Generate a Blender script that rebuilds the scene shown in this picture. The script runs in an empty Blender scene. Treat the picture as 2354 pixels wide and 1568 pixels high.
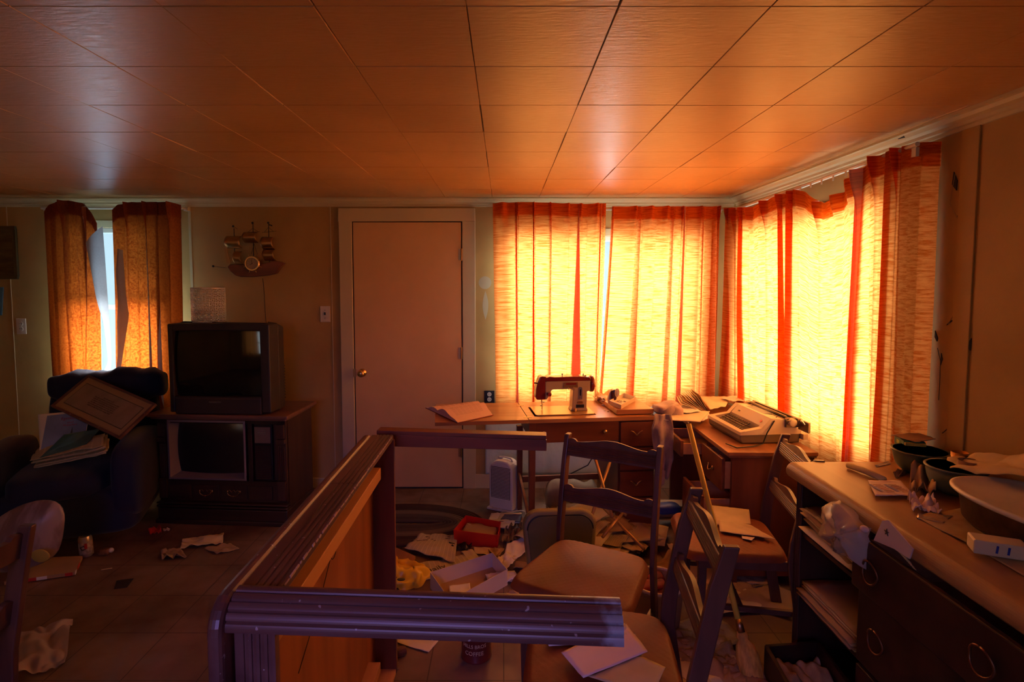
import bpy, bmesh, math, random
from mathutils import Vector, Matrix, Euler, noise
random.seed(11)
SC = bpy.context.scene
COL = SC.collection
R = math.radians
# ------------------------------------------------------------------ camera
FPX, UPX, VPX, PITCH, CZ = 1290.0, 1158.0, 733.4, R(3.7), 1.58
cam_d = bpy.data.cameras.new('camera')
cam = bpy.data.objects.new('camera', cam_d); COL.objects.link(cam)
cam.location = (0, 0, CZ); cam.rotation_euler = (R(90) - PITCH, 0, 0)
cam_d.sensor_width = 36; cam_d.lens = 36 * FPX / 2354
cam_d.shift_x = (1177 - UPX) / 2354; cam_d.shift_y = (VPX - 784) / 2354
cam_d.clip_start = 0.05
SC.camera = cam
def ray(u, v):
    x = (u - UPX) / FPX; y = -(v - VPX) / FPX
    return Vector((x, math.cos(PITCH) + y * math.sin(PITCH), y * math.cos(PITCH) - math.sin(PITCH)))
def aty(u, v, Y): d = ray(u, v); return d * (Y / d.y) + Vector((0, 0, CZ))
def atx(u, v, X): d = ray(u, v); return d * (X / d.x) + Vector((0, 0, CZ))
def atz(u, v, Z=0.0): d = ray(u, v); return d * ((Z - CZ) / d.z) + Vector((0, 0, CZ))
# ------------------------------------------------------------------ light, exposure
SC.view_settings.view_transform = 'Standard'; SC.view_settings.look = 'None'
SC.view_settings.gamma = 1; SC.view_settings.exposure = -0.10
W = bpy.data.worlds.new('world'); SC.world = W; W.use_nodes = True
bg = W.node_tree.nodes['Background']
bg.inputs[0].default_value = (0.62, 0.84, 1.0, 1); bg.inputs[1].default_value = 1.2
XR, YB, ZC, XL, YR = 1.72, 4.24, 2.21, -4.7, -1.7       # right wall, back wall, ceiling, left wall, rear wall
def area(name, loc, rot, sx, sy, power, color, spread=180):
    l = bpy.data.lights.new(name, 'AREA'); l.shape = 'RECTANGLE'; l.size = sx; l.size_y = sy
    l.energy = power; l.color = color; l.spread = R(spread)
    o = bpy.data.objects.new(name, l); COL.objects.link(o); o.location = loc; o.rotation_euler = rot
    return o
DAY = (0.80, 0.93, 1.0)
area('ground_bounce_right_window', (XR + 0.34, 3.2, 0.85), (0, R(125), 0), 0.5, 1.7, 16, DAY, 110)
area('daylight_back_window', (0.74, YB + 0.30, 1.50), (R(-78), 0, 0), 1.8, 1.5, 148, DAY, 130)
area('daylight_right_window', (XR + 0.30, 3.2, 1.50), (0, R(78), 0), 1.5, 1.9, 148, DAY, 130)
area('daylight_left_window', (-2.86, YB + 0.30, 1.02), (R(-90), 0, 0), 1.1, 0.62, 60, (0.72, 0.84, 1.0), 100)
area('daylight_left_window_sky', (-2.86, YB + 0.6, 1.5), (R(-90), 0, 0), 1.2, 1.2, 22, (0.34, 0.62, 1.0))
area('daylight_rear_left_window', (-3.55, YR - 0.35, 1.4), (R(90), 0, 0), 1.2, 1.2, 15, DAY, 130)
area('daylight_rear_window', (-0.5, YR - 0.2, 1.7), (R(60), 0, R(-3)), 1.3, 1.0, 8.5, (0.40, 0.22, 1.0), 62)
# ------------------------------------------------------------------ mesh helpers
def wm(o):
    m = Matrix.Identity(4)
    while o is not None:
        m = Matrix.Translation(o.location) @ o.rotation_euler.to_matrix().to_4x4() @ m; o = o.parent
    return m
class MB:
    def __init__(s): s.v = []; s.f = []; s.mi = []; s.cur = 0; s.T = Matrix()
    def add(s, vs, fs):
        n = len(s.v)
        s.v += [s.T @ Vector(p) for p in vs]
        for f in fs: s.f.append([i + n for i in f]); s.mi.append(s.cur)
        return s
    def box(s, a, b, M=None):
        x0, x1 = sorted((a[0], b[0])); y0, y1 = sorted((a[1], b[1])); z0, z1 = sorted((a[2], b[2]))
        vs = [Vector((x, y, z)) for x in (x0, x1) for y in (y0, y1) for z in (z0, z1)]
        if M is not None: vs = [M @ p for p in vs]
        return s.add(vs, [(0, 1, 3, 2), (4, 6, 7, 5), (0, 4, 5, 1), (2, 3, 7, 6), (0, 2, 6, 4), (1, 5, 7, 3)])
    def cbox(s, c, size, M=None):
        c = Vector(c); h = Vector(size) / 2
        if M is None: return s.box(c - h, c + h)
        return s.box(-h, h, Matrix.Translation(c) @ M.to_4x4())
    def bar(s, p, q, w, h, up=(0, 0, 1), w2=None, h2=None):
        p = Vector(p); q = Vector(q); d = (q - p).normalized(); u = Vector(up)
        x = d.cross(u)
        if x.length < 1e-4: x = d.cross(Vector((1, 0, 0)))
        x.normalize(); z = x.cross(d).normalized(); w2 = w2 or w; h2 = h2 or h
        vs = []
        for c, a, b in ((p, w, h), (q, w2, h2)):
            for i, j in ((-1, -1), (1, -1), (1, 1), (-1, 1)): vs.append(c + x * (i * a / 2) + z * (j * b / 2))
        return s.add(vs, [(3, 2, 1, 0), (4, 5, 6, 7), (0, 1, 5, 4), (1, 2, 6, 5), (2, 3, 7, 6), (3, 0, 4, 7)])
    def tube(s, pts, r, n=10, caps=True):
        pts = [Vector(p) for p in pts]; rs = r if isinstance(r, (list, tuple)) else [r] * len(pts)
        vs = []; fs = []; px = None
        for i, p in enumerate(pts):
            d = (pts[min(i + 1, len(pts) - 1)] - pts[max(i - 1, 0)]).normalized()
            if px is None:
                px = d.cross(Vector((0, 0, 1)))
                if px.length < 1e-3: px = d.cross(Vector((1, 0, 0)))
            px = (px - d * px.dot(d)).normalized(); py = d.cross(px)
            for k in range(n):
                a = 2 * math.pi * k / n; vs.append(p + (px * math.cos(a) + py * math.sin(a)) * rs[i])
        for i in range(len(pts) - 1):
            for k in range(n): fs.append((i * n + k, i * n + (k + 1) % n, (i + 1) * n + (k + 1) % n, (i + 1) * n + k))
        if caps: fs += [tuple(range(n))[::-1], tuple((len(pts) - 1) * n + k for k in range(n))]
        return s.add(vs, fs)
    def lathe(s, prof, c=(0, 0, 0), n=32, M=None, sx=1, sy=1):
        vs = []; fs = []; c = Vector(c)
        for r, z in prof:
            for k in range(n):
                a = 2 * math.pi * k / n; p = Vector((r * sx * math.cos(a), r * sy * math.sin(a), z))
                if M is not None: p = M @ p
                vs.append(p + c)
        for i in range(len(prof) - 1):
            for k in range(n): fs.append((i * n + k, i * n + (k + 1) % n, (i + 1) * n + (k + 1) % n, (i + 1) * n + k))
        if prof[0][0] > 1e-5: fs.append(tuple(range(n))[::-1])
        if prof[-1][0] > 1e-5: fs.append(tuple((len(prof) - 1) * n + k for k in range(n)))
        return s.add(vs, fs)
    def prism(s, poly, d, M=None):
        """poly in local XY, extruded by d along local Z"""
        n = len(poly)
        vs = [Vector((x, y, 0)) for x, y in poly] + [Vector((x, y, d)) for x, y in poly]
        if M is not None: vs = [M @ p for p in vs]
        fs = [tuple(range(n))[::-1], tuple(range(n, 2 * n))] + [(i, (i + 1) % n, n + (i + 1) % n, n + i) for i in range(n)]
        return s.add(vs, fs)
    def grid(s, fn, nu, nv):
        vs = [Vector(fn(i / nu, j / nv)) for j in range(nv + 1) for i in range(nu + 1)]
        fs = [(j * (nu + 1) + i, j * (nu + 1) + i + 1, (j + 1) * (nu + 1) + i + 1, (j + 1) * (nu + 1) + i) for j in range(nv) for i in range(nu)]
        return s.add(vs, fs)
    def ball(s, c, r, n=16, m=10):
        c = Vector(c); rr = r if isinstance(r, (tuple, list)) else (r, r, r)
        prof = [(math.sin(math.pi * i / m), -math.cos(math.pi * i / m)) for i in range(m + 1)]
        vs = []; fs = []
        for a, z in prof:
            for k in range(n):
                t = 2 * math.pi * k / n; vs.append(c + Vector((a * math.cos(t) * rr[0], a * math.sin(t) * rr[1], z * rr[2])))
        for i in range(m):
            for k in range(n): fs.append((i * n + k, i * n + (k + 1) % n, (i + 1) * n + (k + 1) % n, (i + 1) * n + k))
        return s.add(vs, fs)
    def build(s, name, mat, parent=None, bevel=0, smooth=False, sub=0, solid=0, world=False, seg=2):
        vs = s.v
        if world and parent is not None:
            L = wm(parent).inverted()
            vs = [L @ p for p in vs]
        me = bpy.data.meshes.new(name); me.from_pydata([tuple(p) for p in vs], [], s.f)
        bm = bmesh.new(); bm.from_mesh(me)
        bmesh.ops.remove_doubles(bm, verts=bm.verts, dist=1e-5)
        bmesh.ops.recalc_face_normals(bm, faces=bm.faces)
        for f in bm.faces: f.smooth = smooth
        bm.to_mesh(me); bm.free()
        mats = mat if isinstance(mat, (list, tuple)) else [mat]
        for m in mats: me.materials.append(m)
        if len(mats) > 1 and len(me.polygons) == len(s.mi):
            for p, i in zip(me.polygons, s.mi): p.material_index = i
        o = bpy.data.objects.new(name, me); COL.objects.link(o)
        if parent is not None: o.parent = parent
        if solid:
            m = o.modifiers.new('solidify', 'SOLIDIFY'); m.thickness = solid; m.offset = 0
        if bevel:
            m = o.modifiers.new('bevel', 'BEVEL'); m.width = bevel; m.segments = seg; m.limit_method = 'ANGLE'; m.angle_limit = R(40)
            m.harden_normals = False
        if sub:
            m = o.modifiers.new('subdivision', 'SUBSURF'); m.levels = sub; m.render_levels = sub
        return o
def thing(name, label, cat, loc=(0, 0, 0), rz=0, group=None, rot=None):
    o = bpy.data.objects.new(name, None); COL.objects.link(o); o.location = loc
    o.rotation_euler = rot if rot else (0, 0, rz); o.empty_display_size = 0.1
    return tag(o, label, cat, group)
def tag(o, label, cat, group=None, kind=None):
    if label: o['label'] = label
    if cat: o['category'] = cat
    if group: o['group'] = group
    if kind: o['kind'] = kind
    return o
def struct(o): o['kind'] = 'structure'; return o
def dup(root, loc, rot, label, group=None):
    r = root.copy(); COL.objects.link(r); r.location = loc
    r.rotation_euler = rot if isinstance(rot, (tuple, Euler)) else (0, 0, rot)
    r['label'] = label
    if group: r['group'] = group
    for ch in [c for c in bpy.data.objects if c.parent == root]:
        c = ch.copy(); COL.objects.link(c); c.parent = r
        for g in [x for x in bpy.data.objects if x.parent == ch]:
            d = g.copy(); COL.objects.link(d); d.parent = c
    return r
def words(body, size, M, mat, parent, name='lettering', extrude=0.0004, align='CENTER', world=False, font=None, label=None):
    cu = bpy.data.curves.new('txt', 'FONT'); cu.body = body; cu.size = size; cu.extrude = extrude
    cu.align_x = align; cu.align_y = 'CENTER'; cu.space_line = 0.95; cu.resolution_u = 3
    t = bpy.data.objects.new('txt', cu); COL.objects.link(t)
    me = bpy.data.meshes.new_from_object(t.evaluated_get(bpy.context.evaluated_depsgraph_get()))
    bpy.data.objects.remove(t); bpy.data.curves.remove(cu)
    if world and parent is not None:
        M = wm(parent).inverted() @ M
    me.transform(M); me.materials.clear(); me.materials.append(mat)
    o = bpy.data.objects.new(name, me); COL.objects.link(o); o.parent = parent
    if label: o['label'] = label
    return o
def frame(o, x, y):
    """matrix with origin o, local x and y axes (y made square to x)"""
    o = Vector(o); x = Vector(x).normalized(); z = x.cross(Vector(y)).normalized(); y = z.cross(x)
    return Matrix(((x.x, y.x, z.x, o.x), (x.y, y.y, z.y, o.y), (x.z, y.z, z.z, o.z), (0, 0, 0, 1)))
# ------------------------------------------------------------------ materials
def mat(name, col, rough=0.6, spec=0.5, metal=0, bump=0, bscale=60, var=0, vscale=8, col2=None, stretch=(1, 1, 1), coat=0, sheen=0, bdist=0.004, alpha=1, trans=0, detail=4, vsharp=(0.35, 0.65)):
    m = bpy.data.materials.new(name); m.use_nodes = True; nt = m.node_tree; N = nt.nodes; L = nt.links
    p = N['Principled BSDF']
    c4 = (*col, 1) if len(col) == 3 else col
    p.inputs['Base Color'].default_value = c4; p.inputs['Roughness'].default_value = rough
    p.inputs['Specular IOR Level'].default_value = spec; p.inputs['Metallic'].default_value = metal
    p.inputs['Coat Weight'].default_value = coat; p.inputs['Sheen Weight'].default_value = sheen
    p.inputs['Alpha'].default_value = alpha; p.inputs['Transmission Weight'].default_value = trans
    if var or bump:
        tc = N.new('ShaderNodeTexCoord'); mp = N.new('ShaderNodeMapping'); mp.inputs['Scale'].default_value = stretch
        L.new(tc.outputs['Object'], mp.inputs['Vector'])
    if var:
        n = N.new('ShaderNodeTexNoise'); n.inputs['Scale'].default_value = vscale; n.inputs['Detail'].default_value = detail
        L.new(mp.outputs[0], n.inputs['Vector'])
        cr = N.new('ShaderNodeValToRGB'); cr.color_ramp.elements[0].position = vsharp[0]; cr.color_ramp.elements[1].position = vsharp[1]
        c2 = col2 if col2 else tuple(x * (1 - var) for x in col)
        cr.color_ramp.elements[0].color = (*c2, 1); cr.color_ramp.elements[1].color = c4
        L.new(n.outputs['Fac'], cr.inputs[0]); L.new(cr.outputs[0], p.inputs['Base Color'])
    if bump:
        n = N.new('ShaderNodeTexNoise'); n.inputs['Scale'].default_value = bscale; n.inputs['Detail'].default_value = 3
        L.new(mp.outputs[0], n.inputs['Vector'])
        b = N.new('ShaderNodeBump'); b.inputs['Strength'].default_value = bump; b.inputs['Distance'].default_value = bdist
        L.new(n.outputs['Fac'], b.inputs['Height']); L.new(b.outputs[0], p.inputs['Normal'])
    return m
def wood(name, c1, c2, rough=0.4, axis='X', scale=9, coat=0.0, spec=0.5, bump=0.15):
    st = {'X': (0.12, 1, 1), 'Y': (1, 0.12, 1), 'Z': (1, 1, 0.12)}[axis]
    return mat(name, c1, rough, spec, var=1, vscale=scale, col2=c2, stretch=st, bump=bump, bscale=40, bdist=0.001, coat=coat, detail=8, vsharp=(0.38, 0.62))
M = {}
M['wood_red'] = wood('reddish brown varnished wood', (0.26, 0.075, 0.028), (0.15, 0.038, 0.014), 0.38, 'X')
M['wood_red_z'] = wood('reddish brown wood upright grain', (0.22, 0.062, 0.024), (0.12, 0.032, 0.012), 0.42, 'Z')
M['wood_dark'] = wood('dark walnut wood', (0.055, 0.024, 0.013), (0.028, 0.012, 0.007), 0.42, 'X')
M['wood_dark_z'] = wood('dark walnut wood upright grain', (0.075, 0.032, 0.017), (0.04, 0.017, 0.010), 0.45, 'Z')
M['wood_tan'] = wood('golden tan table top wood', (0.50, 0.23, 0.08), (0.36, 0.14, 0.045), 0.33, 'X', 12)
M['wood_desk'] = wood('orange brown desk top wood', (0.42, 0.17, 0.065), (0.25, 0.09, 0.035), 0.36, 'Y', 12)
M['wood_honey'] = wood('unfinished honey pine wood', (0.42, 0.13, 0.035), (0.28, 0.08, 0.02), 0.55, 'Z', 10)
M['wood_honey_y'] = wood('unfinished honey pine batten', (0.74, 0.34, 0.12), (0.56, 0.24, 0.08), 0.55, 'Y', 10)
M['wood_flute'] = wood('purplish brown worn varnish wood', (0.17, 0.075, 0.06), (0.105, 0.042, 0.036), 0.36, 'Y', 14, spec=0.6)
M['wood_flute_x'] = wood('purplish brown worn varnish wood rail', (0.17, 0.075, 0.06), (0.105, 0.042, 0.036), 0.36, 'X', 14, spec=0.6)
def specks(m, col, scale=80, thr=0.735):
    nt = m.node_tree; N = nt.nodes; L = nt.links; p = N['Principled BSDF']; src = p.inputs['Base Color'].links[0].from_socket
    tc = N.new('ShaderNodeTexCoord'); n = N.new('ShaderNodeTexNoise'); n.inputs['Scale'].default_value = scale; n.inputs['Detail'].default_value = 1; L.new(tc.outputs['Object'], n.inputs[0])
    c = N.new('ShaderNodeValToRGB'); c.color_ramp.elements[0].position = thr; c.color_ramp.elements[1].position = thr + 0.02; L.new(n.outputs['Fac'], c.inputs[0])
    x = N.new('ShaderNodeMixRGB'); x.inputs[2].default_value = (*col, 1); L.new(c.outputs[0], x.inputs[0]); L.new(src, x.inputs[1]); L.new(x.outputs[0], p.inputs['Base Color'])
specks(M['wood_flute'], (0.45, 0.36, 0.34)); specks(M['wood_flute_x'], (0.45, 0.36, 0.34))
M['wood_pale'] = wood('pale blond dresser top wood', (0.46, 0.26, 0.11), (0.31, 0.155, 0.06), 0.42, 'Y', 9)
M['wood_chair'] = wood('chair frame brown wood', (0.16, 0.066, 0.038), (0.09, 0.036, 0.022), 0.40, 'Z', 10)
M['black'] = mat('black plastic', (0.012, 0.011, 0.012), 0.35)
M['tvcase'] = mat('dark brown plastic case', (0.040, 0.026, 0.020), 0.5, bump=0.1, bscale=300)
M['screen'] = mat('dark glossy tube screen', (0.006, 0.007, 0.007), 0.06, 0.6)
M['screen2'] = mat('dusty dark tube screen', (0.022, 0.019, 0.017), 0.16, 0.5)
M['cream'] = mat('cream enamel', (0.70, 0.60, 0.42), 0.4)
M['white'] = mat('off white paint', (0.72, 0.66, 0.55), 0.5, bump=0.08, bscale=90)
M['ivory'] = mat('ivory plastic', (0.70, 0.62, 0.50), 0.4)
M['brass'] = mat('brass', (0.75, 0.50, 0.20), 0.28, metal=1)
M['brassdull'] = mat('dull antique brass', (0.50, 0.30, 0.12), 0.38, metal=1)
M['chrome'] = mat('chrome', (0.75, 0.75, 0.75), 0.15, metal=1)
M['steel'] = mat('grey steel', (0.45, 0.43, 0.42), 0.35, metal=1)
M['paper'] = mat('old white paper', (0.74, 0.62, 0.44), 0.8, var=0.12, vscale=6)
M['paper_w'] = mat('white paper', (0.80, 0.74, 0.68), 0.8)
M['paper_y'] = mat('yellowed paper', (0.66, 0.50, 0.26), 0.8, var=0.15, vscale=9)
M['kraft'] = mat('brown cardboard', (0.42, 0.26, 0.13), 0.85, var=0.15, vscale=5)
M['ink'] = mat('black ink', (0.03, 0.025, 0.025), 0.8)
M['red'] = mat('red glossy card', (0.62, 0.018, 0.010), 0.3)
M['redpl'] = mat('red painted print', (0.55, 0.03, 0.02), 0.5)
M['yellow'] = mat('yellow plastic bag', (0.85, 0.52, 0.03), 0.35)
M['broomy'] = mat('yellow painted broom handle', (0.85, 0.56, 0.06), 0.35)
M['blue'] = mat('blue painted plastic', (0.05, 0.10, 0.45), 0.4)
def newspaper():
    m = mat('newsprint', (0.60, 0.50, 0.33), 0.9); nt = m.node_tree; N = nt.nodes; L = nt.links
    p = N['Principled BSDF']; tc = N.new('ShaderNodeTexCoord')
    def wave(scale, dirn, lo, hi):
        w = N.new('ShaderNodeTexWave'); w.inputs['Scale'].default_value = scale; w.bands_direction = dirn; w.inputs['Distortion'].default_value = 0
        L.new(tc.outputs['UV'], w.inputs['Vector']); r = N.new('ShaderNodeValToRGB')
        r.color_ramp.elements[0].position = lo; r.color_ramp.elements[1].position = hi
        L.new(w.outputs['Fac'], r.inputs[0]); return r
    a = wave(11, 'Y', 0.45, 0.55); b = wave(1.25, 'X', 0.04, 0.12)
    n = N.new('ShaderNodeTexNoise'); n.inputs['Scale'].default_value = 4; n.inputs['Detail'].default_value = 0; L.new(tc.outputs['UV'], n.inputs['Vector'])
    r = N.new('ShaderNodeValToRGB'); r.color_ramp.interpolation = 'CONSTANT'; r.color_ramp.elements[0].color = (0, 0, 0, 1); r.color_ramp.elements[1].position = 0.53
    L.new(n.outputs['Fac'], r.inputs[0])
    n2 = N.new('ShaderNodeTexNoise'); n2.inputs['Scale'].default_value = 90; L.new(tc.outputs['UV'], n2.inputs['Vector'])
    t = N.new('ShaderNodeMath'); t.operation = 'MULTIPLY'; L.new(a.outputs[0], t.inputs[0]); L.new(b.outputs[0], t.inputs[1])
    t2 = N.new('ShaderNodeMath'); t2.operation = 'MULTIPLY'; L.new(t.outputs[0], t2.inputs[0]); L.new(n2.outputs['Fac'], t2.inputs[1])
    mx = N.new('ShaderNodeMixRGB'); mx.inputs[1].default_value = (0.60, 0.50, 0.33, 1); mx.inputs[2].default_value = (0.12, 0.10, 0.08, 1)
    L.new(t2.outputs[0], mx.inputs[0]); L.new(mx.outputs[0], p.inputs['Base Color'])
    return m
M['news'] = newspaper()
# walls: old cream paint with grime
M['wall'] = mat('dirty cream painted wall', (0.58, 0.37, 0.13), 0.7, 0.3, var=1, col2=(0.44, 0.265, 0.088), vscale=1.6, bump=0.25, bscale=35, detail=7)
M['trim'] = mat('cream painted trim', (0.62, 0.50, 0.28), 0.45, 0.4, bump=0.08, bscale=40)
M['door'] = mat('cream painted door', (0.76, 0.46, 0.20), 0.5, 0.4, var=1, col2=(0.68, 0.40, 0.16), vscale=2.2, detail=6)
def ceiling_mat():
    m = mat('glossy ceiling tiles', (0.50, 0.36, 0.25), 0.36, 0.5); nt = m.node_tree; N = nt.nodes; L = nt.links
    p = N['Principled BSDF']; tc = N.new('ShaderNodeTexCoord')
    mp = N.new('ShaderNodeMapping'); mp.inputs['Scale'].default_value = (2.4, 9, 1); L.new(tc.outputs['Object'], mp.inputs[0])
    n = N.new('ShaderNodeTexNoise'); n.inputs['Scale'].default_value = 9; n.inputs['Detail'].default_value = 4; L.new(mp.outputs[0], n.inputs[0])
    n2 = N.new('ShaderNodeTexNoise'); n2.inputs['Scale'].default_value = 1.1; n2.inputs['Detail'].default_value = 6; L.new(tc.outputs['Object'], n2.inputs[0])
    cr = N.new('ShaderNodeValToRGB'); cr.color_ramp.elements[0].position = 0.3; cr.color_ramp.elements[1].position = 0.62
    cr.color_ramp.elements[0].color = (0.50, 0.265, 0.095, 1); cr.color_ramp.elements[1].color = (0.68, 0.37, 0.145, 1)
    L.new(n2.outputs['Fac'], cr.inputs[0]); L.new(cr.outputs[0], p.inputs['Base Color'])
    b = N.new('ShaderNodeBump'); b.inputs['Strength'].default_value = 0.35; b.inputs['Distance'].default_value = 0.004
    L.new(n.outputs['Fac'], b.inputs['Height']); L.new(b.outputs[0], p.inputs['Normal'])
    rr = N.new('ShaderNodeMapRange'); rr.inputs[3].default_value = 0.26; rr.inputs[4].default_value = 0.5
    L.new(n.outputs['Fac'], rr.inputs[0]); L.new(rr.outputs[0], p.inputs['Roughness'])
    return m
M['ceiling'] = ceiling_mat()
M['seam'] = mat('dark tile joint', (0.10, 0.055, 0.03), 0.8)
def floor_mat():
    m = mat('worn brown lino tiles', (0.2, 0.12, 0.07), 0.5, 0.5); nt = m.node_tree; N = nt.nodes; L = nt.links
    p = N['Principled BSDF']; tc = N.new('ShaderNodeTexCoord')
    n = N.new('ShaderNodeTexNoise'); n.inputs['Scale'].default_value = 2.2; n.inputs['Detail'].default_value = 9; L.new(tc.outputs['Object'], n.inputs[0])
    cr = N.new('ShaderNodeValToRGB'); cr.color_ramp.elements[0].position = 0.32; cr.color_ramp.elements[1].position = 0.66
    cr.color_ramp.elements[0].color = (0.12, 0.066, 0.038, 1); cr.color_ramp.elements[1].color = (0.26, 0.155, 0.10, 1)
    L.new(n.outputs['Fac'], cr.inputs[0])
    mp = N.new('ShaderNodeMapping'); mp.inputs['Rotation'].default_value = (0, 0, R(0)); L.new(tc.outputs['Object'], mp.inputs[0])
    br = N.new('ShaderNodeTexBrick'); br.offset = 0; br.inputs['Scale'].default_value = 1; br.inputs['Brick Width'].default_value = 0.305
    br.inputs['Row Height'].default_value = 0.305; br.inputs['Mortar Size'].default_value = 0.0025; br.inputs['Mortar Smooth'].default_value = 0.1
    br.inputs['Color1'].default_value = (1, 1, 1, 1); br.inputs['Color2'].default_value = (0.88, 0.88, 0.88, 1); br.inputs['Mortar'].default_value = (0.35, 0.35, 0.35, 1)
    L.new(mp.outputs[0], br.inputs['Vector'])
    mx = N.new('ShaderNodeMixRGB'); mx.blend_type = 'MULTIPLY'; mx.inputs[0].default_value = 1
    L.new(cr.outputs[0], mx.inputs[1]); L.new(br.outputs['Color'], mx.inputs[2]); L.new(mx.outputs[0], p.inputs['Base Color'])
    n3 = N.new('ShaderNodeTexNoise'); n3.inputs['Scale'].default_value = 9; n3.inputs['Detail'].default_value = 6; L.new(tc.outputs['Object'], n3.inputs[0])
    rr = N.new('ShaderNodeMapRange'); rr.inputs[1].default_value = 0.35; rr.inputs[2].default_value = 0.65; rr.inputs[3].default_value = 0.30; rr.inputs[4].default_value = 0.62
    L.new(n3.outputs['Fac'], rr.inputs[0]); L.new(rr.outputs[0], p.inputs['Roughness'])
    b = N.new('ShaderNodeBump'); b.inputs['Strength'].default_value = 0.3; b.inputs['Distance'].default_value = 0.002
    L.new(n3.outputs['Fac'], b.inputs['Height']); L.new(b.outputs[0], p.inputs['Normal'])
    return m
M['floor'] = floor_mat()
def fabric(name, dcol, tcol, tcol2, mixf, scale, stretch, rough_pat=False, lining_col=(0.85, 0.83, 0.76)):
    m = bpy.data.materials.new(name); m.use_nodes = True; nt = m.node_tree; N = nt.nodes; L = nt.links
    N.remove(N['Principled BSDF']); out = N['Material Output']
    d = N.new('ShaderNodeBsdfDiffuse'); d.inputs[0].default_value = (*dcol, 1)
    t = N.new('ShaderNodeBsdfTranslucent'); mx = N.new('ShaderNodeMixShader'); mx.inputs[0].default_value = mixf
    tc = N.new('ShaderNodeTexCoord'); mp = N.new('ShaderNodeMapping'); mp.inputs['Scale'].default_value = stretch
    L.new(tc.outputs['UV' if not rough_pat else 'Object'], mp.inputs[0])
    n = N.new('ShaderNodeTexNoise'); n.inputs['Scale'].default_value = scale; n.inputs['Detail'].default_value = 4; n.inputs['Roughness'].default_value = 0.7
    L.new(mp.outputs[0], n.inputs[0])
    cr = N.new('ShaderNodeValToRGB'); cr.color_ramp.elements[0].position = 0.38; cr.color_ramp.elements[1].position = 0.58
    cr.color_ramp.elements[0].color = (*tcol2, 1); cr.color_ramp.elements[1].color = (*tcol, 1)
    L.new(n.outputs['Fac'], cr.inputs[0]); L.new(cr.outputs[0], t.inputs[0])
    b = N.new('ShaderNodeBump'); b.inputs['Strength'].default_value = 0.4; b.inputs['Distance'].default_value = 0.003
    L.new(n.outputs['Fac'], b.inputs['Height']); L.new(b.outputs[0], d.inputs['Normal'])
    g = N.new('ShaderNodeNewGeometry'); lc_ = N.new('ShaderNodeMixRGB')       # pale lining on the window side of the cloth
    lc_.inputs[1].default_value = (*lining_col, 1); lc_.inputs[2].default_value = (*dcol, 1)
    L.new(g.outputs['Backfacing'], lc_.inputs[0]); L.new(lc_.outputs[0], d.inputs[0])
    L.new(d.outputs[0], mx.inputs[1]); L.new(t.outputs[0], mx.inputs[2]); L.new(mx.outputs[0], out.inputs[0])
    return m
M['curtain'] = fabric('orange slub weave curtain', (0.62, 0.13, 0.012), (0.98, 0.34, 0.080), (0.66, 0.125, 0.014), 0.58, 1.0, (7, 115, 1))
M['curtain_nub'] = fabric('rust orange nubby curtain', (0.30, 0.075, 0.035), (0.62, 0.108, 0.010), (0.30, 0.034, 0.003), 0.30, 75, (1, 1, 1), True)
M['lining'] = fabric('grey curtain lining', (0.42, 0.36, 0.33), (0.45, 0.42, 0.4), (0.4, 0.36, 0.33), 0.3, 75, (1, 1, 1), True)
def glass():
    m = bpy.data.materials.new('window glass'); m.use_nodes = True; nt = m.node_tree; N = nt.nodes; L = nt.links
    N.remove(N['Principled BSDF']); a = N.new('ShaderNodeBsdfTransparent'); g = N.new('ShaderNodeBsdfGlossy'); g.inputs['Roughness'].default_value = 0.05
    a.inputs[0].default_value = (0.93, 0.96, 0.95, 1)
    x = N.new('ShaderNodeMixShader'); x.inputs[0].default_value = 0.05; L.new(a.outputs[0], x.inputs[1]); L.new(g.outputs[0], x.inputs[2]); L.new(x.outputs[0], N['Material Output'].inputs[0])
    return m
M['glass'] = glass()
def film(name, col, op, rough=0.25):
    m = bpy.data.materials.new(name); m.use_nodes = True; nt = m.node_tree; N = nt.nodes; L = nt.links
    p = N['Principled BSDF']; p.inputs['Base Color'].default_value = (*col, 1); p.inputs['Roughness'].default_value = rough; p.inputs['Alpha'].default_value = op
    return m
M['film'] = film('thin clear plastic', (0.75, 0.66, 0.58), 0.42)
M['film2'] = film('milky plastic sheet', (0.62, 0.50, 0.50), 0.45, 0.35)
# ------------------------------------------------------------------ setting
def wall_with_holes(name, axis, pos, thick, a0, a1, holes, z0=0, z1=ZC):
    """axis 'y': wall at y=pos running in x; axis 'x': wall at x=pos running in y"""
    mb = MB()
    cuts = sorted(set([a0, a1] + [h[0] for h in holes] + [h[1] for h in holes]))
    def bx(p, q, lo, hi):
        if axis == 'y': mb.box((p, pos, lo), (q, pos + thick, hi))
        else: mb.box((pos, p, lo), (pos + thick, q, hi))
    for p, q in zip(cuts, cuts[1:]):
        h = [h for h in holes if h[0] <= p and h[1] >= q]
        if h: bx(p, q, z0, h[0][2]); bx(p, q, h[0][3], z1)
        else: bx(p, q, z0, z1)
    return struct(mb.build(name, M['wall']))
BW = (0.02, 1.44, 0.76, 1.93)      # back window: x0 x1 z0 z1
LW = (-3.22, -2.52, 0.80, 1.99)   # left window
RW = (2.43, 3.98, 0.80, 1.95)     # right window: y0 y1 z0 z1
wall_with_holes('wall_back', 'y', YB, 0.12, XL - 0.12, XR + 0.12, [LW, BW])
wall_with_holes('wall_right', 'x', XR, 0.12, YR - 0.12, YB, [RW])
wall_with_holes('wall_left', 'x', XL - 0.12, 0.12, YR - 0.12, YB, [])
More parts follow.
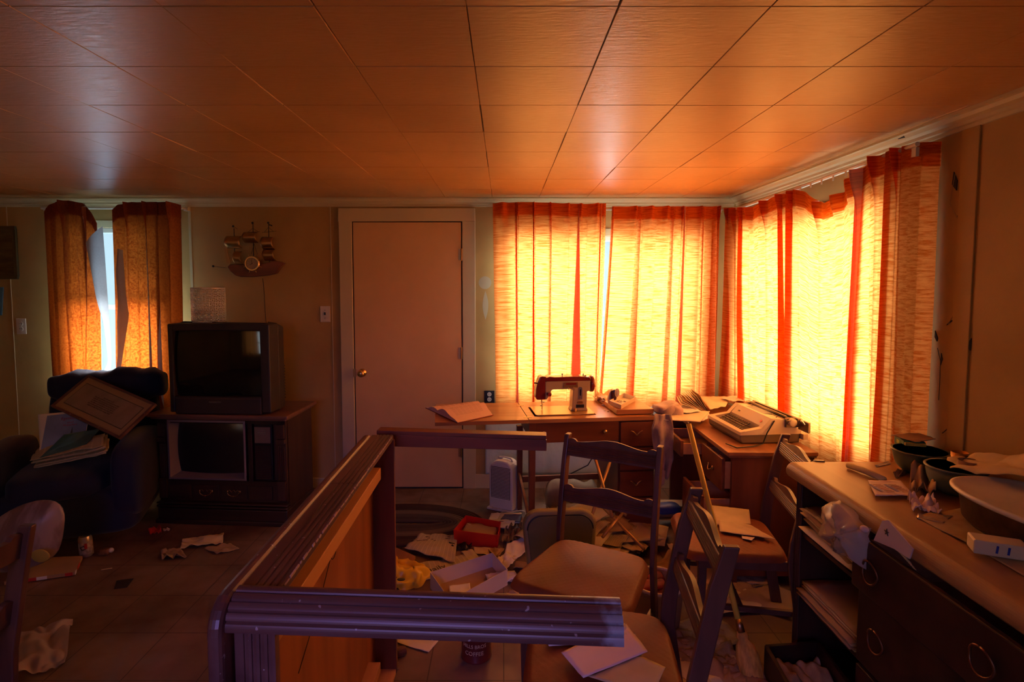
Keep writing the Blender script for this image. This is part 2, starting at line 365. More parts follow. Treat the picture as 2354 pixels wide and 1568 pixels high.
wall_with_holes('wall_rear', 'y', YR - 0.12, 0.12, XL, XR, [(-1.2, 0.2, 0.9, 2.0), (-4.1, -3.0, 0.8, 1.95)])
struct(MB().box((XL - 0.12, YR - 0.12, -0.08), (XR + 0.12, YB + 0.12, 0)).build('floor', M['floor']))
# ceiling tiles: real chamfered joints
mb = MB(); TW, TD, X0, Y0 = 0.348, 0.358, -0.085, 1.683
mb.cur = 1; mb.box((XL - 0.12, YR - 0.12, ZC + 0.004), (XR + 0.12, YB + 0.12, ZC + 0.08)); mb.cur = 0
kx0 = int((XL - X0) / TW) - 1; kx1 = int((XR - X0) / TW) + 1; ky0 = int((YR - Y0) / TD) - 1; ky1 = int((YB - Y0) / TD) + 1
for i in range(kx0, kx1 + 1):
    for j in range(ky0, ky1 + 1):
        g = 0.0007; off = 0.012 * noise.noise((i * 3.1, j * 1.7, 0))
        xa = max(X0 + i * TW + g + off * 0.3, XL - .1); xb = min(X0 + (i + 1) * TW - g + off * 0.3, XR + .1)
        ya = max(Y0 + j * TD + g, YR - .1); yb = min(Y0 + (j + 1) * TD - g, YB + .1)
        if xb <= xa or yb <= ya: continue
        dz = 0.0012 * noise.noise((i * 1.3, j * 2.1, 4)); c = 0.0016
        vs = [(xa, ya, ZC + 0.004), (xb, ya, ZC + 0.004), (xb, yb, ZC + 0.004), (xa, yb, ZC + 0.004),
              (xa + c, ya + c, ZC + dz), (xb - c, ya + c, ZC + dz), (xb - c, yb - c, ZC + dz), (xa + c, yb - c, ZC + dz)]
        mb.add(vs, [(4, 5, 6, 7), (0, 1, 5, 4), (1, 2, 6, 5), (2, 3, 7, 6), (3, 0, 4, 7)])
struct(mb.build('ceiling', [M['ceiling'], M['seam']]))
# crown moulding
prof = [(0, 0), (0.050, 0), (0.050, -0.010), (0.040, -0.014), (0.032, -0.026), (0.018, -0.034), (0.016, -0.046), (0.008, -0.050), (0.006, -0.062), (0, -0.064)]
def crown(name, p, q, inward):
    p = Vector(p); q = Vector(q); mb = MB(); inw = Vector(inward)
    vs = [c + inw * a + Vector((0, 0, b)) for c in (p, q) for a, b in prof]; n = len(prof)
    mb.add(vs, [tuple(range(n)), tuple(range(n, 2 * n))] + [(i, (i + 1) % n, n + (i + 1) % n, n + i) for i in range(n)])
    return struct(mb.build(name, M['trim']))
crown('trim_1', (XL, YB, ZC), (XR, YB, ZC), (0, -1, 0))
crown('trim_2', (XR, YB - 0.05, ZC), (XR, YR, ZC), (-1, 0, 0))
# vertical batten strips over the panel joints
for n, x in ((3, -1.30), (4, -3.72), (5, -2.36)):
    struct(MB().box((x, YB - 0.004, 0), (x + 0.006 if n != 5 else x + 0.02, YB, ZC - 0.06)).build('trim_%d' % n, M['trim'], bevel=0.001))
struct(MB().box((XR - 0.006, 2.06, 0.5), (XR, 2.14, ZC - 0.062)).build('trim_6', M['wall'], bevel=0.002))
# baseboards
mb = MB(); mb.box((-0.22, YB - 0.016, 0), (XR, YB, 0.11)); struct(mb.build('baseboard_back', M['trim'], bevel=0.004))
mb = MB(); mb.box((XL, YB - 0.014, 0), (-1.24, YB, 0.08)); struct(mb.build('baseboard_left', M['trim'], bevel=0.004))
mb = MB(); mb.box((XR - 0.014, YR, 0), (XR, YB - 0.016, 0.08)); struct(mb.build('baseboard_right', M['trim'], bevel=0.004))
# windows
def window(name, axis, pos, o, bars):
    a0, a1, z0, z1 = o; mb = MB(); t = 0.035
    def bx(m, p, q, lo, hi, d0, d1):
        if axis == 'y': m.box((p, pos + d0, lo), (q, pos + d1, hi))
        else: m.box((pos + d0, p, lo), (pos + d1, q, hi))
    for p, q, lo, hi in ((a0, a0 + t, z0, z1), (a1 - t, a1, z0, z1), (a0, a1, z1 - t, z1), (a0, a1, z0, z0 + t)): bx(mb, p, q, lo, hi, 0.01, 0.09)
    zm = (z0 + z1) / 2; bx(mb, a0, a1, zm - 0.018, zm + 0.018, 0.03, 0.07)
    for b in bars: bx(mb, b - 0.016, b + 0.016, z0, z1, 0.03, 0.075)
    w = struct(mb.build(name, M['white'], bevel=0.003))
    g = MB(); bx(g, a0 + t, a1 - t, z0 + t, z1 - t, 0.048, 0.052); g.build('pane', M['glass'], w)
    c = MB(); cw = 0.055                                  # inner casing flat on the wall
    for p, q, lo, hi in ((a0 - cw, a0, z0 - cw, z1 + cw), (a1, a1 + cw, z0 - cw, z1 + cw), (a0, a1, z1, z1 + cw), (a0, a1, z0 - cw, z0)): bx(c, p, q, lo, hi, -0.014, 0.0)
    c.build('window_frame', M['trim'], w, bevel=0.003)
    return w
window('window_1', 'y', YB, LW, [])
window('window_2', 'y', YB, BW, [0.48, 0.98])
window('window_3', 'x', XR, RW, [3.2])
window('window_5', 'y', YR - 0.12, (-4.1, -3.0, 0.8, 1.95), [-3.55])
window('window_4', 'y', YR - 0.12, (-1.2, 0.2, 0.9, 2.0), [-0.5])
# door
D0, D1, DT = -1.127, -0.319, 2.03
mb = MB()
for p, q, lo, hi in ((D0 - 0.105, D0 - 0.008, 0, DT + 0.008), (D1 + 0.008, D1 + 0.105, 0, DT + 0.008), (D0 - 0.105, D1 + 0.105, DT + 0.008, DT + 0.105)):
    mb.box((p, YB - 0.022, lo), (q, YB, hi))
struct(mb.build('trim_7', M['trim'], bevel=0.004))
mb = MB()
mb.box((D0 - 0.006, YB - 0.006, 0.0), (D1 + 0.006, YB, DT + 0.006)); struct(mb.build('trim_8', M['ink']))
dr = struct(MB().box((D0, YB - 0.016, 0.012), (D1, YB - 0.006, DT)).build('door_1', M['door'], bevel=0.002))
kc = aty(833, 857, YB - 0.016)
mb = MB(); Rx = Matrix.Rotation(R(90), 4, 'X')
mb.lathe([(0.032, 0), (0.030, 0.006), (0.012, 0.010), (0.011, 0.028), (0.022, 0.034), (0.027, 0.048), (0.022, 0.060), (0.0, 0.064)], kc, 24, Rx)
k = mb.build('door_knob', M['brass'], dr, smooth=True)
mb = MB(); mb.cbox(aty(815, 857, YB - 0.02), (0.02, 0.01, 0.06)); mb.build('strike_plate', M['brassdull'], dr)
for v in (585, 812, 1038):
    c = aty(1061, v, YB - 0.02); mb = MB(); mb.tube([c + Vector((0, 0, -0.045)), c + Vector((0, 0, 0.045))], 0.0065, 8); mb.cbox(c + Vector((-0.012, 0.004, 0)), (0.024, 0.004, 0.085))
    mb.build('hinge', M['brassdull'], dr)
# ------------------------------------------------------------------ curtains
def set_uv(o, nu, nv, su, sv):
    me = o.data; uv = me.uv_layers.new(name='uv')
    for li, l in enumerate(me.loops):
        vi = l.vertex_index; i = vi % (nu + 1); j = vi // (nu + 1); uv.data[li].uv = (i / nu * su, j / nv * sv)
def curtain(name, label, m, plane, ctrl, pleats, ztop, zbot, parent=None, seed=0, wav=0.012, header=0.0, ns=340, nz=46, group=None):
    """plane(a, d, z): a along the wall, d away from the window (into the room).
    ctrl: list of (a_top, a_bottom, d_top, d_bottom); pleats: values of ctrl parameter where the heading is pinched"""
    n = len(ctrl) - 1
    def cat(vals, s):
        x = s * n; i = min(int(x), n - 1); f = x - i; f = f * f * (3 - 2 * f)
        return vals[i] * (1 - f) + vals[i + 1] * f
    A0 = [c[0] for c in ctrl]; A1 = [c[1] for c in ctrl]; D0_ = [c[2] for c in ctrl]; D1_ = [c[3] for c in ctrl]
    vs = []
    for j in range(nz + 1):
        t = j / nz
        for i in range(ns + 1):
            s = i / ns; tt = t ** 1.15
            a = cat(A0, s) * (1 - tt) + cat(A1, s) * tt; d = cat(D0_, s) * (1 - tt) + cat(D1_, s) * tt
            top = math.exp(-((t / 0.085) ** 2))
            for p in pleats:
                w = abs(s * n - p)
                if w < 0.20: d += (0.045 * top + 0.010) * (1 - w / 0.20)
            zt = ztop(a) if callable(ztop) else ztop; zb = zbot(a) if callable(zbot) else zbot
            z = zt * (1 - t) + zb * t
            q = noise.noise((s * n * 0.9 + seed, t * 1.3, seed))
            d += wav * (0.3 + t) * q * 1.2 + 0.009 * math.sin(s * n * 2.6 + seed) * (0.4 + t)
            a += 0.006 * noise.noise((s * n * 0.7, t * 2.4, seed + 7)) * t
            vs.append(plane(a, d, z))
    fs = [(j * (ns + 1) + i, j * (ns + 1) + i + 1, (j + 1) * (ns + 1) + i + 1, (j + 1) * (ns + 1) + i) for j in range(nz) for i in range(ns)]
    me = bpy.data.meshes.new(name); me.from_pydata([tuple(v) for v in vs], [], fs)
    for p in me.polygons: p.use_smooth = True
    me.materials.append(m); o = bpy.data.objects.new(name, me); COL.objects.link(o)
    set_uv(o, ns, nz, n * 0.16, 1.45)
    tag(o, label, 'curtain', group)
    # stiff heading tape: a second strip of cloth behind the top of the curtain
    k = max(3, int(nz * 0.085)); dz_ = plane(0, 0, 0) - plane(0, 0.004, 0)
    hv = [Vector(v) + dz_ for v in vs[:(k + 1) * (ns + 1)]]
    me2 = bpy.data.meshes.new('heading_tape'); me2.from_pydata([tuple(v) for v in hv], [], [f for f in fs if f[3] < len(hv)]); me2.materials.append(m)
    h = bpy.data.objects.new('heading_tape', me2); COL.objects.link(h); h.parent = o; set_uv(h, ns, nz, n * 0.16, 1.45)
    return o
def folds(a0t, a1t, a0b, a1b, bands, pl_gap=0.13, dep=0.028):
    """bands: (left, right) in units of bottom coordinate where the cloth doubles back. returns ctrl"""
    def top(b):
        f = (b - a0b) / (a1b - a0b); return a0t + (a1t - a0t) * f
    ctrl = [(a0t, a0b, 0, 0)]; last = a0b
    for l, r in bands:
        g = l - last
        for k in range(1, max(1, int(g / 0.09))):
            x = last + g * k / max(1, int(g / 0.09)); ctrl.append((top(x), x, 0.004, 0.006 * (-1) ** k))
        w = r - l
        ctrl.append((top(l), l, 0.004, 0.010))
        ctrl.append((top(l + w * .5) + 0.004, l + w * 0.88, 0.010, dep * 1.3)); ctrl.append((top(l + w * .5) - 0.004, l + w * 0.20, 0.002, 0.0)); ctrl.append((top(r), r + 0.004, 0.0, -0.016))
        last = r
    g = a1b - last
    for k in range(1, max(2, int(g / 0.09))):
        x = last + g * k / max(2, int(g / 0.09)); ctrl.append((top(x), x, 0.004, 0.006 * (-1) ** k))
    ctrl.append((a1t, a1b, 0, 0))
    return ctrl
def pl(ctrl, a_list):
    """ctrl parameter nearest to each heading position"""
    out = []
    for a in a_list:
        best = min(range(len(ctrl) - 1), key=lambda i: 0 if ctrl[i][0] <= a <= ctrl[i + 1][0] else min(abs(ctrl[i][0] - a), abs(ctrl[i + 1][0] - a)) + 1e-3)
        c0, c1 = ctrl[best][0], ctrl[best + 1][0]
        out.append(best + (0.5 if abs(c1 - c0) < 1e-5 else max(0, min(1, (a - c0) / (c1 - c0)))))
    return out
YC = 4.10
bp = lambda a, d, z: Vector((a, YC - d, z))
X = lambda u, v=700: aty(u, v, YC).x
# back window, left panel
c = folds(X(1133, 480), X(1393, 490), X(1140), X(1378, 900), [(X(1186), X(1193)), (X(1223), X(1230)), (X(1262), X(1266)), (X(1303), X(1341)), (X(1366), X(1372))])
curtain('curtain', 'orange pinch-pleated curtain between the door and the sewing machine', M['curtain'], bp, c,
        pl(c, [X(u, 500) for u in (1155, 1190, 1227, 1265, 1303, 1336, 1370)]), lambda a: 2.156 + 0.006 * math.sin(a * 9) - 0.020 * max(0, a - 0.45), 0.66, seed=2)
c = folds(X(1407, 490), X(1655, 485), X(1376, 900), X(1648), [(X(1377, 900), X(1384)), (X(1440), X(1457)), (X(1525), X(1536)), (X(1553), X(1566)), (X(1600), X(1612)), (X(1630), X(1645))])
curtain('curtain', 'orange pinch-pleated curtain just left of the room corner', M['curtain'], bp, c,
        pl(c, [X(u, 500) for u in (1455, 1495, 1530, 1568, 1607, 1650)]), lambda a: 2.130, 0.66, seed=5)
XC = 1.635
rp = lambda a, d, z: Vector((XC - d, a, z))
Yr = lambda u, v=700: atx(u, v, XC).y
def zt_far(y):
    pts = [(4.10, 2.12), (3.72, 2.075), (3.47, 2.095), (3.2, 2.10)]
    for (ya, za), (yb, zb) in zip(pts, pts[1:]):
        if y >= yb: return za + (zb - za) * max(0, min(1, (ya - y) / (ya - yb)))
    return pts[-1][1]
c = folds(Yr(1672, 480), Yr(1806, 480), Yr(1660, 930), Yr(1832, 930), [(Yr(1672), Yr(1655)), (Yr(1712), Yr(1695)), (Yr(1785, 900), Yr(1755, 900))][::1])
# the far panel of the right window, written out fold by fold
def rc(seq): return [(Yr(ut, 470), Yr(ub, 930), dt, db) for ut, ub, dt, db in seq]
c = rc([(1672, 1662, 0, 0), (1679, 1684, .0, .0), (1676, 1664, .02, .03), (1690, 1690, 0, 0), (1699, 1705, .0, .0), (1712, 1720, .0, .0), (1703, 1703, .02, .035), (1724, 1726, 0, 0),
        (1735, 1738, .01, -.01), (1748, 1752, .01, 0), (1762, 1766, .0, .01), (1778, 1782, .01, .0), (1800, 1820, .0, .0), (1793, 1803, .02, .04), (1806, 1828, -.01, .01)])
curtain('curtain', 'narrow bunched orange curtain on the right wall beside the room corner', M['curtain'], rp, c, [1, 3, 5, 7.5, 10, 12], zt_far, 0.72, seed=9)
def zt_near(y):
    pts = [(3.25, 2.10), (3.11, 2.09), (2.98, 2.02), (2.89, 1.985), (2.78, 1.995), (2.707, 2.02), (2.62, 2.07), (2.55, 2.118), (2.38, 2.135), (2.1, 2.13)]
    for (ya, za), (yb, zb) in zip(pts, pts[1:]):
        if y >= yb: return za + (zb - za) * max(0, min(1, (ya - y) / (ya - yb)))
    return pts[-1][1]
def rc2(seq): return [(Yr(ut, 420), Yr(ub, 980), dt, db) for ut, ub, dt, db in seq]
c = rc2([(1808, 1826, 0, 0), (1828, 1832, .0, .0), (1815, 1820, .02, .03), (1836, 1845, 0, 0), (1862, 1868, .012, .01), (1888, 1890, .0, -.01), (1915, 1912, .012, .01), (1945, 1935, .0, -.01),
         (1962, 1945, .015, .0), (1990, 1970, .0, .0), (1978, 1955, .02, .03), (1998, 1995, .0, -.005), (2025, 2022, .012, .02), (2050, 2030, .0, .0), (2043, 2020, .02, .03), (2068, 2050, .0, .0), (2078, 2068, .02, .03), (2092, 2080, .0, .0), (2108, 2086, -.01, -.01), (2112, 2090, -.082, -.082)])
curtain('curtain', 'wide orange curtain with sagging heading nearest the damaged right wall', M['curtain'], rp, c, [1, 3.4, 5, 6.6, 8.3, 9.5, 12, 15], zt_near, 0.66, seed=14)
# left window: heavy nubby curtains that have partly come off the rail
YL = 4.13
lp = lambda a, d, z: Vector((a, YL - d, z))
XLu = lambda u, v=700: aty(u, v, YL).x
def lc(seq): return [(XLu(ut, 490), XLu(ub, 880), dt, db) for ut, ub, dt, db in seq]
def zt_l1(x):
    pts = [(-3.40, 2.06), (-3.34, 2.12), (-3.26, 2.165), (-3.17, 2.178), (-3.05, 2.155), (-2.99, 2.09), (-2.93, 2.00), (-2.8, 1.95)]
    for (a, za), (b, zb) in zip(pts, pts[1:]):
        if x <= b: return za + (zb - za) * max(0, min(1, (x - a) / (b - a)))
    return pts[-1][1]
c = lc([(97, 124, -.02, 0), (118, 135, .02, .02), (128, 140, .0, -.01), (150, 165, .02, .01), (158, 180, .0, .0), (178, 199, .02, .01), (205, 203, .03, .05), (190, 222, .0, .04), (215, 232, .03, .0), (233, 236, .05, .0)])
c1 = curtain('curtain', 'rust brown nubby curtain slumped on the left of the bright gap', M['curtain_nub'], lp, c, [3, 6], zt_l1, 0.62, seed=21, wav=0.02)
def zt_l2(x):
    pts = [(-2.90, 1.93), (-2.85, 2.08), (-2.80, 2.145), (-2.70, 2.165), (-2.42, 2.165), (-2.37, 2.15), (-2.3, 2.14)]
    for (a, za), (b, zb) in zip(pts, pts[1:]):
        if x <= b: return za + (zb - za) * max(0, min(1, (x - a) / (b - a)))
    return pts[-1][1]
c = lc([(265, 273, .03, .02), (285, 285, .0, .0), (298, 302, .02, .01), (315, 322, .0, -.01), (340, 352, .02, .01), (335, 346, .01, -.01), (365, 378, .02, .03), (358, 362, .0, .0), (395, 398, .02, .02), (413, 419, -.02, -.01)])
c2 = curtain('curtain', 'rust brown nubby curtain hanging right of the bright gap, behind the television', M['curtain_nub'], lp, c, [2, 4, 8], zt_l2, 0.62, seed=27, wav=0.02)
# turned-back lining edges that hang beside the gap
def flap(pts, parent, name='lining'):
    mb = MB(); n = len(pts) - 1
    def fn(s, t):
        x = t * n; i = min(int(x), n - 1); f = x - i
        l = pts[i][0].lerp(pts[i + 1][0], f); r = pts[i][1].lerp(pts[i + 1][1], f)
        p = l.lerp(r, s); p.y -= 0.018 * math.sin(s * math.pi) ; return p
    mb.grid(fn, 6, 24); return mb.build(name, M['lining'], parent, smooth=True)
Y_ = YL - 0.075
P = lambda u, v, y=Y_: aty(u, v, y)
flap([(P(197, 558), P(236, 520)), (P(205, 600), P(242, 600)), (P(222, 690), P(248, 690)), (P(238, 745), P(253, 750)), (P(250, 830), P(257, 830)), (P(225, 880), P(250, 880))], c1)
flap([(P(283, 575), P(270, 570)), (P(283, 585), P(266, 628)), (P(290, 680), P(271, 690)), (P(297, 725), P(269, 740)), (P(285, 800), P(270, 820)), (P(275, 870), P(266, 870))], c2)
# rear left window, behind the camera: the curtains that the television screens mirror
for lb, xa_, xb_, sd_ in (('orange curtain covering the left half of the rear window', -4.2, -3.60, 33), ('orange curtain covering the right half of the rear window', -3.54, -2.92, 38)):
    curtain('curtain', lb, M['curtain'], lambda a, d, z: Vector((a, YR + 0.10 + d, z)), [(xa_ + (xb_ - xa_) * i / 8, xa_ + (xb_ - xa_) * i / 8, 0.03 * (i % 2), 0.04 * (i % 2)) for i in range(9)][::-1], [2, 4, 6], 2.12, 0.66, seed=sd_, ns=120, nz=24)
# curtain rods
def rod(p, q, label, r=0.009, m='white'):
    t = thing('curtain_rod', label, 'curtain rod', (Vector(p) + Vector(q)) / 2)
    MB().tube([p, q], r, 10).build('rail', M[m], t, world=True)
    for e in (p, q):
        e = Vector(e); mb = MB()
        n = Vector((0, 1, 0)) if abs(Vector(q).y - Vector(p).y) < 0.2 else Vector((1, 0, 0))
        mb.tube([e, e + n * min(0.10, 4.235 - e.y)], r * 0.8, 8); mb.cbox(e + n * (min(0.10, 4.235 - e.y) - 0.015), (0.03, 0.03, 0.03)); mb.build('bracket', M[m], t, world=True)
    return t
rod((-3.40, 4.172, 2.128), (-2.36, 4.172, 2.128), 'pale metal curtain rod over the left window, its end bare', 0.010)
rod((-0.06, 4.135, 2.115), (1.60, 4.135, 2.115), 'white curtain rod behind the curtains over the back window')
t = thing('curtain_rod', 'white traverse curtain rod sagging over the right window', 'curtain rod', (1.63, 3.2, 2.1))
MB().tube([(1.645, 4.05, 2.10), (1.64, 3.2, 2.105), (1.63, 2.25, 2.125)], 0.010, 8).build('rail', M['white'], t, world=True)
mb = MB()
for i in range(5):
    y = 2.66 + i * 0.10; mb.box((1.60, y, 2.075), (1.603, y + 0.012, 2.10))
mb.build('hooks', M['white'], t, world=True)
for y in (4.03, 2.27):
    MB().box((1.63, y - 0.012, 2.08), (XR, y + 0.012, 2.115)).build('bracket', M['white'], t, world=True)
M['purple'] = mat('dark purple print', (0.06, 0.04, 0.08), 0.4)
M['pinkpaper'] = mat('pink white paper', (0.80, 0.62, 0.58), 0.8)
M['blue_note'] = mat('faded blue paper', (0.10, 0.22, 0.30), 0.8)
# ------------------------------------------------------------------ overturned dining table (lies on its long side, legs pointing right)
T = thing('dining_table', 'overturned dark wooden dining table on its side with fluted legs pointing right', 'table', (-0.53, 1.6, 0))
XT0, XT1 = -0.552, -0.522                      # tabletop thickness
ya, yb, zt_ = 0.995, 2.215, 0.985
def rrect(y0, y1, z0, z1, r, n=6):
    pts = []
    for cy, cz, a0 in ((y1 - r, z1 - r, 0), (y0 + r, z1 - r, 90), (y0 + r, z0 + r, 180), (y1 - r, z0 + r, 270)):
        for k in range(n + 1):
            a = R(a0 + 90 * k / n); pts.append((cy + r * math.cos(a), cz + r * math.sin(a)))
    return pts
mb = MB(); mb.prism(rrect(ya, yb, 0.0, zt_, 0.06), XT1 - XT0, Matrix(((0, 0, 1, XT0), (1, 0, 0, 0), (0, 1, 0, 0), (0, 0, 0, 1))))
mb.build('tabletop', M['wood_flute'], T, bevel=0.012, world=True, seg=3)
mb = MB(); mb.box((XT1, ya + 0.07, 0.02), (XT1 + 0.003, yb - 0.02, zt_ - 0.02)); mb.build('underside', M['wood_honey'], T, world=True)
def fluted(w, n, depth, flat=0.25):
    """profile across a fluted board: list of (across, height)"""
    pts = [(0, 0), (w * flat, 0)]; g = w * (1 - flat) / n
    for i in range(n):
        a = w * flat + i * g
        pts += [(a + g * 0.06, -depth), (a + g * 0.20, -depth), (a + g * 0.30, 0), (a + g * 0.65, depth * 0.25), (a + g, 0)]
    return pts
def fl_board(o, x, y, L, w, th, n, depth, flat, m, name, par):
    f = fluted(w, n, depth, flat); poly = [(a, b) for a, b in f] + [(w, -th), (0, -th)]
    Mx = frame(o, x, y); # local x across, y height, z length
    mb = MB(); mb.prism(poly, L, Mx); return mb.build(name, m, par, world=True)
# long apron (top, fluted face up), with the split half way and chipped pale inner edge
mb = MB()
f = fluted(0.082, 4, 0.003, 0.30)
for y0, y1 in ((ya + 0.055, 1.655), (1.657, yb - 0.02)):
    poly = f + [(0.082, -0.018), (0, -0.018)]
    mb.prism(poly, y1 - y0, Matrix(((1, 0, 0, XT1), (0, 0, -1, y1), (0, 1, 0, zt_ - 0.008), (0, 0, 0, 1))) @ Matrix.Identity(4))
ap = mb.build('apron', M['wood_flute'], T, world=True)
mb = MB(); random.seed(5)
y = ya + 0.06
while y < yb - 0.05:
    l = random.uniform(0.008, 0.03); mb.cbox((XT1 + 0.0825, y + l / 2, zt_ - 0.0095 - random.uniform(0, 0.001)), (0.003, l, random.uniform(0.003, 0.006))); y += l + random.uniform(0.001, 0.012)
o = mb.build('chipped_edge', mat('bare chipped pale wood', (0.62, 0.45, 0.36), 0.8), ap, world=True); o['kind'] = 'stuff'; o['label'] = 'pale chipped veneer edge'
MB().box((XT1 + 0.066, ya + 0.06, zt_ - 0.028), (XT1 + 0.0815, yb - 0.03, zt_ - 0.0125)).build('apron_inner_edge', M['wood_honey_y'], T, world=True)
MB().box((XT1 + 0.003, ya + 0.10, 0.845), (XT1 + 0.062, 2.06, 0.890)).build('batten', M['wood_honey_y'], T, bevel=0.002, world=True)
MB().box((XT1 + 0.003, ya + 0.10, 0.915), (XT1 + 0.030, 2.12, 0.95)).build('runner', mat('dull metal table runner', (0.33, 0.18, 0.13), 0.4), T, world=True)
# bottom long apron + batten
MB().box((XT1 + 0.002, ya + 0.06, 0.0), (XT1 + 0.085, yb - 0.02, 0.018)).build('apron', M['wood_honey_y'], T, world=True)
MB().box((XT1 + 0.003, ya + 0.10, 0.09), (XT1 + 0.050, 2.06, 0.13)).build('batten', M['wood_honey_y'], T, bevel=0.002, world=True)
# far end apron, near end apron (fluted, upright)
MB().box((XT1, yb - 0.038, 0.0), (XT1 + 0.088, yb - 0.018, zt_ - 0.026)).build('end_apron', M['wood_red_z'], T, world=True)
mb = MB(); f = fluted(0.078, 4, 0.003, 0.22)
mb.prism(f + [(0.078, -0.02), (0, -0.02)], 0.92, Matrix(((1, 0, 0, XT1 + 0.004), (0, -1, 0, ya + 0.042), (0, 0, 1, 0.0), (0, 0, 0, 1))))
ea = mb.build('end_apron', M['wood_flute'], T, world=True)
# wire with a loop hanging on the underside
p0 = Vector((XT1 + 0.006, 1.35, 0.60))
mb = MB(); pts = [p0, p0 + Vector((0, 0.16, 0.08)), p0 + Vector((0, 0.27, 0.16))]
for k in range(13):
    a = 2 * math.pi * k / 12 + math.pi; pts.append(p0 + Vector((0.002, 0.295 + 0.022 * math.cos(a), 0.165 + 0.016 * math.sin(a))))
mb.tube(pts, 0.0012, 5); mb.build('wire', M['ink'], T, world=True)
# legs
def waterfall_leg(p, q, r, m, name='leg'):
    """quarter round fluted leg from p to q (world). section: arc from top back to lower front"""
    p = Vector(p); q = Vector(q); d = (q - p).normalized()
    sec = []; n = 30
    for k in range(n + 1):
        a = R(90) * k / n; g = (k / n * 5) % 1.0; rr = r - (0.0035 if (g < 0.16 and 0.3 < k / n * 5 < 4.9) else 0) + 0.0012 * math.sin(g * math.pi)
        sec.append((-rr * math.sin(a), rr * math.cos(a) - r))
    sec += [(-r + 0.016, -r), (-r * 0.4, -0.03), (0, -0.018)]
    up = Vector((0, 0, 1)); fy = Vector((0, 1, 0)); up = (up - d * up.dot(d)).normalized(); fy = d.cross(up) if d.cross(up).y > 0 else -d.cross(up)
    vs = [c + fy * a + up * b for c in (p, q) for a, b in sec]; k = len(sec)
    mb = MB(); mb.add(vs, [tuple(range(k)), tuple(range(k, 2 * k))] + [(i, (i + 1) % k, k + (i + 1) % k, k + i) for i in range(k)])
    return mb.build(name, m, T, world=True)
a = atz(602, 1346, zt_); b = atz(1424, 1373, zt_ - 0.01)
d = (b - a).normalized(); a = a - d * ((a.x - XT1 - 0.002) / d.x)
leg1 = waterfall_leg(a, b, 0.060, M['wood_flute_x'])
tipd = (b - a).normalized()
# the leg end is worn down to grey wood
lm = M['wood_flute_x'].copy(); lm.name = 'purplish brown rail with worn grey end'; nt_ = lm.node_tree; N_2 = nt_.nodes; p_ = N_2['Principled BSDF']; src = p_.inputs['Base Color'].links[0].from_socket
tc_ = N_2.new('ShaderNodeTexCoord'); sp_ = N_2.new('ShaderNodeSeparateXYZ'); nt_.links.new(tc_.outputs['Object'], sp_.inputs[0])
mr_ = N_2.new('ShaderNodeMapRange'); mr_.inputs[1].default_value = b.x + 0.53 - 0.09; mr_.inputs[2].default_value = b.x + 0.53; nt_.links.new(sp_.outputs[0], mr_.inputs[0])
nz_ = N_2.new('ShaderNodeTexNoise'); nz_.inputs['Scale'].default_value = 30; nz_.inputs['Detail'].default_value = 5; nt_.links.new(tc_.outputs['Object'], nz_.inputs[0])
ml_ = N_2.new('ShaderNodeMath'); ml_.operation = 'MULTIPLY'; nt_.links.new(mr_.outputs[0], ml_.inputs[0]); nt_.links.new(nz_.outputs['Fac'], ml_.inputs[1])
rp_ = N_2.new('ShaderNodeValToRGB'); rp_.color_ramp.elements[0].position = 0.26; rp_.color_ramp.elements[1].position = 0.42; nt_.links.new(ml_.outputs[0], rp_.inputs[0])
mx_ = N_2.new('ShaderNodeMixRGB'); mx_.inputs[2].default_value = (0.34, 0.34, 0.36, 1); nt_.links.new(rp_.outputs[0], mx_.inputs[0]); nt_.links.new(src, mx_.inputs[1]); nt_.links.new(mx_.outputs[0], p_.inputs['Base Color'])
leg1.data.materials[0] = lm
a = atz(892, 990, zt_ - 0.01); b = atz(1257, 1002, zt_ - 0.02); a.x = XT1 + 0.002
mb = MB(); mb.bar(a + Vector((0, 0.03, -0.008)), b + Vector((0, 0.03, -0.008)), 0.06, 0.016); mb.bar(a + Vector((0, 0.008, -0.040)), b + Vector((0, 0.008, -0.040)), 0.016, 0.05, w2=0.016, h2=0.045)
mb.build('leg', M['wood_red'], T, bevel=0.002, world=True)
waterfall_leg((XT1 + 0.002, ya + 0.06, 0.075), (0.12, ya + 0.06, 0.07), 0.06, M['wood_flute_x'])
MB().bar((XT1 + 0.01, yb - 0.05, 0.89), (XT1 + 0.075, yb - 0.042, 0.955), 0.012, 0.012).build('corner_bracket', M['wood_honey'], T, world=True)
# ------------------------------------------------------------------ dining chairs
def seat_fn(w, d, wf, top, th=0.05):
    def f(s, t):
        a = s * 2 - 1; b = t * 2 - 1
        ex = 7.0; k = (abs(a) ** ex + abs(b) ** ex) ** (1 / ex) if (a or b) else 1; m = max(abs(a), abs(b)) or 1
        a2, b2 = a * m / k if k else a, b * m / k if k else b
        W_ = wf + (w - wf) * (b2 + 1) / 2
        edge = max(abs(a), abs(b))
        z = top + 0.009 * (1 - abs(a) ** 3) * (1 - abs(b) ** 3) - (0.030 * max(0, (edge - 0.91) / 0.09) ** 2)
        z -= 0.0014 * abs(math.sin((a2 * W_ + b2 * d) * 55)) * abs(math.sin((a2 * W_ - b2 * d) * 55))
        return (a2 * W_ / 2, b2 * d / 2 - 0.03, z)
    return f
M['vinyl'] = mat('brown quilted vinyl', (0.25, 0.066, 0.016), 0.52, 0.3, bump=0.12, bscale=160, var=0.25, vscale=7)
M['vinyl_under'] = mat('dark seat underside', (0.03, 0.018, 0.012), 0.8)
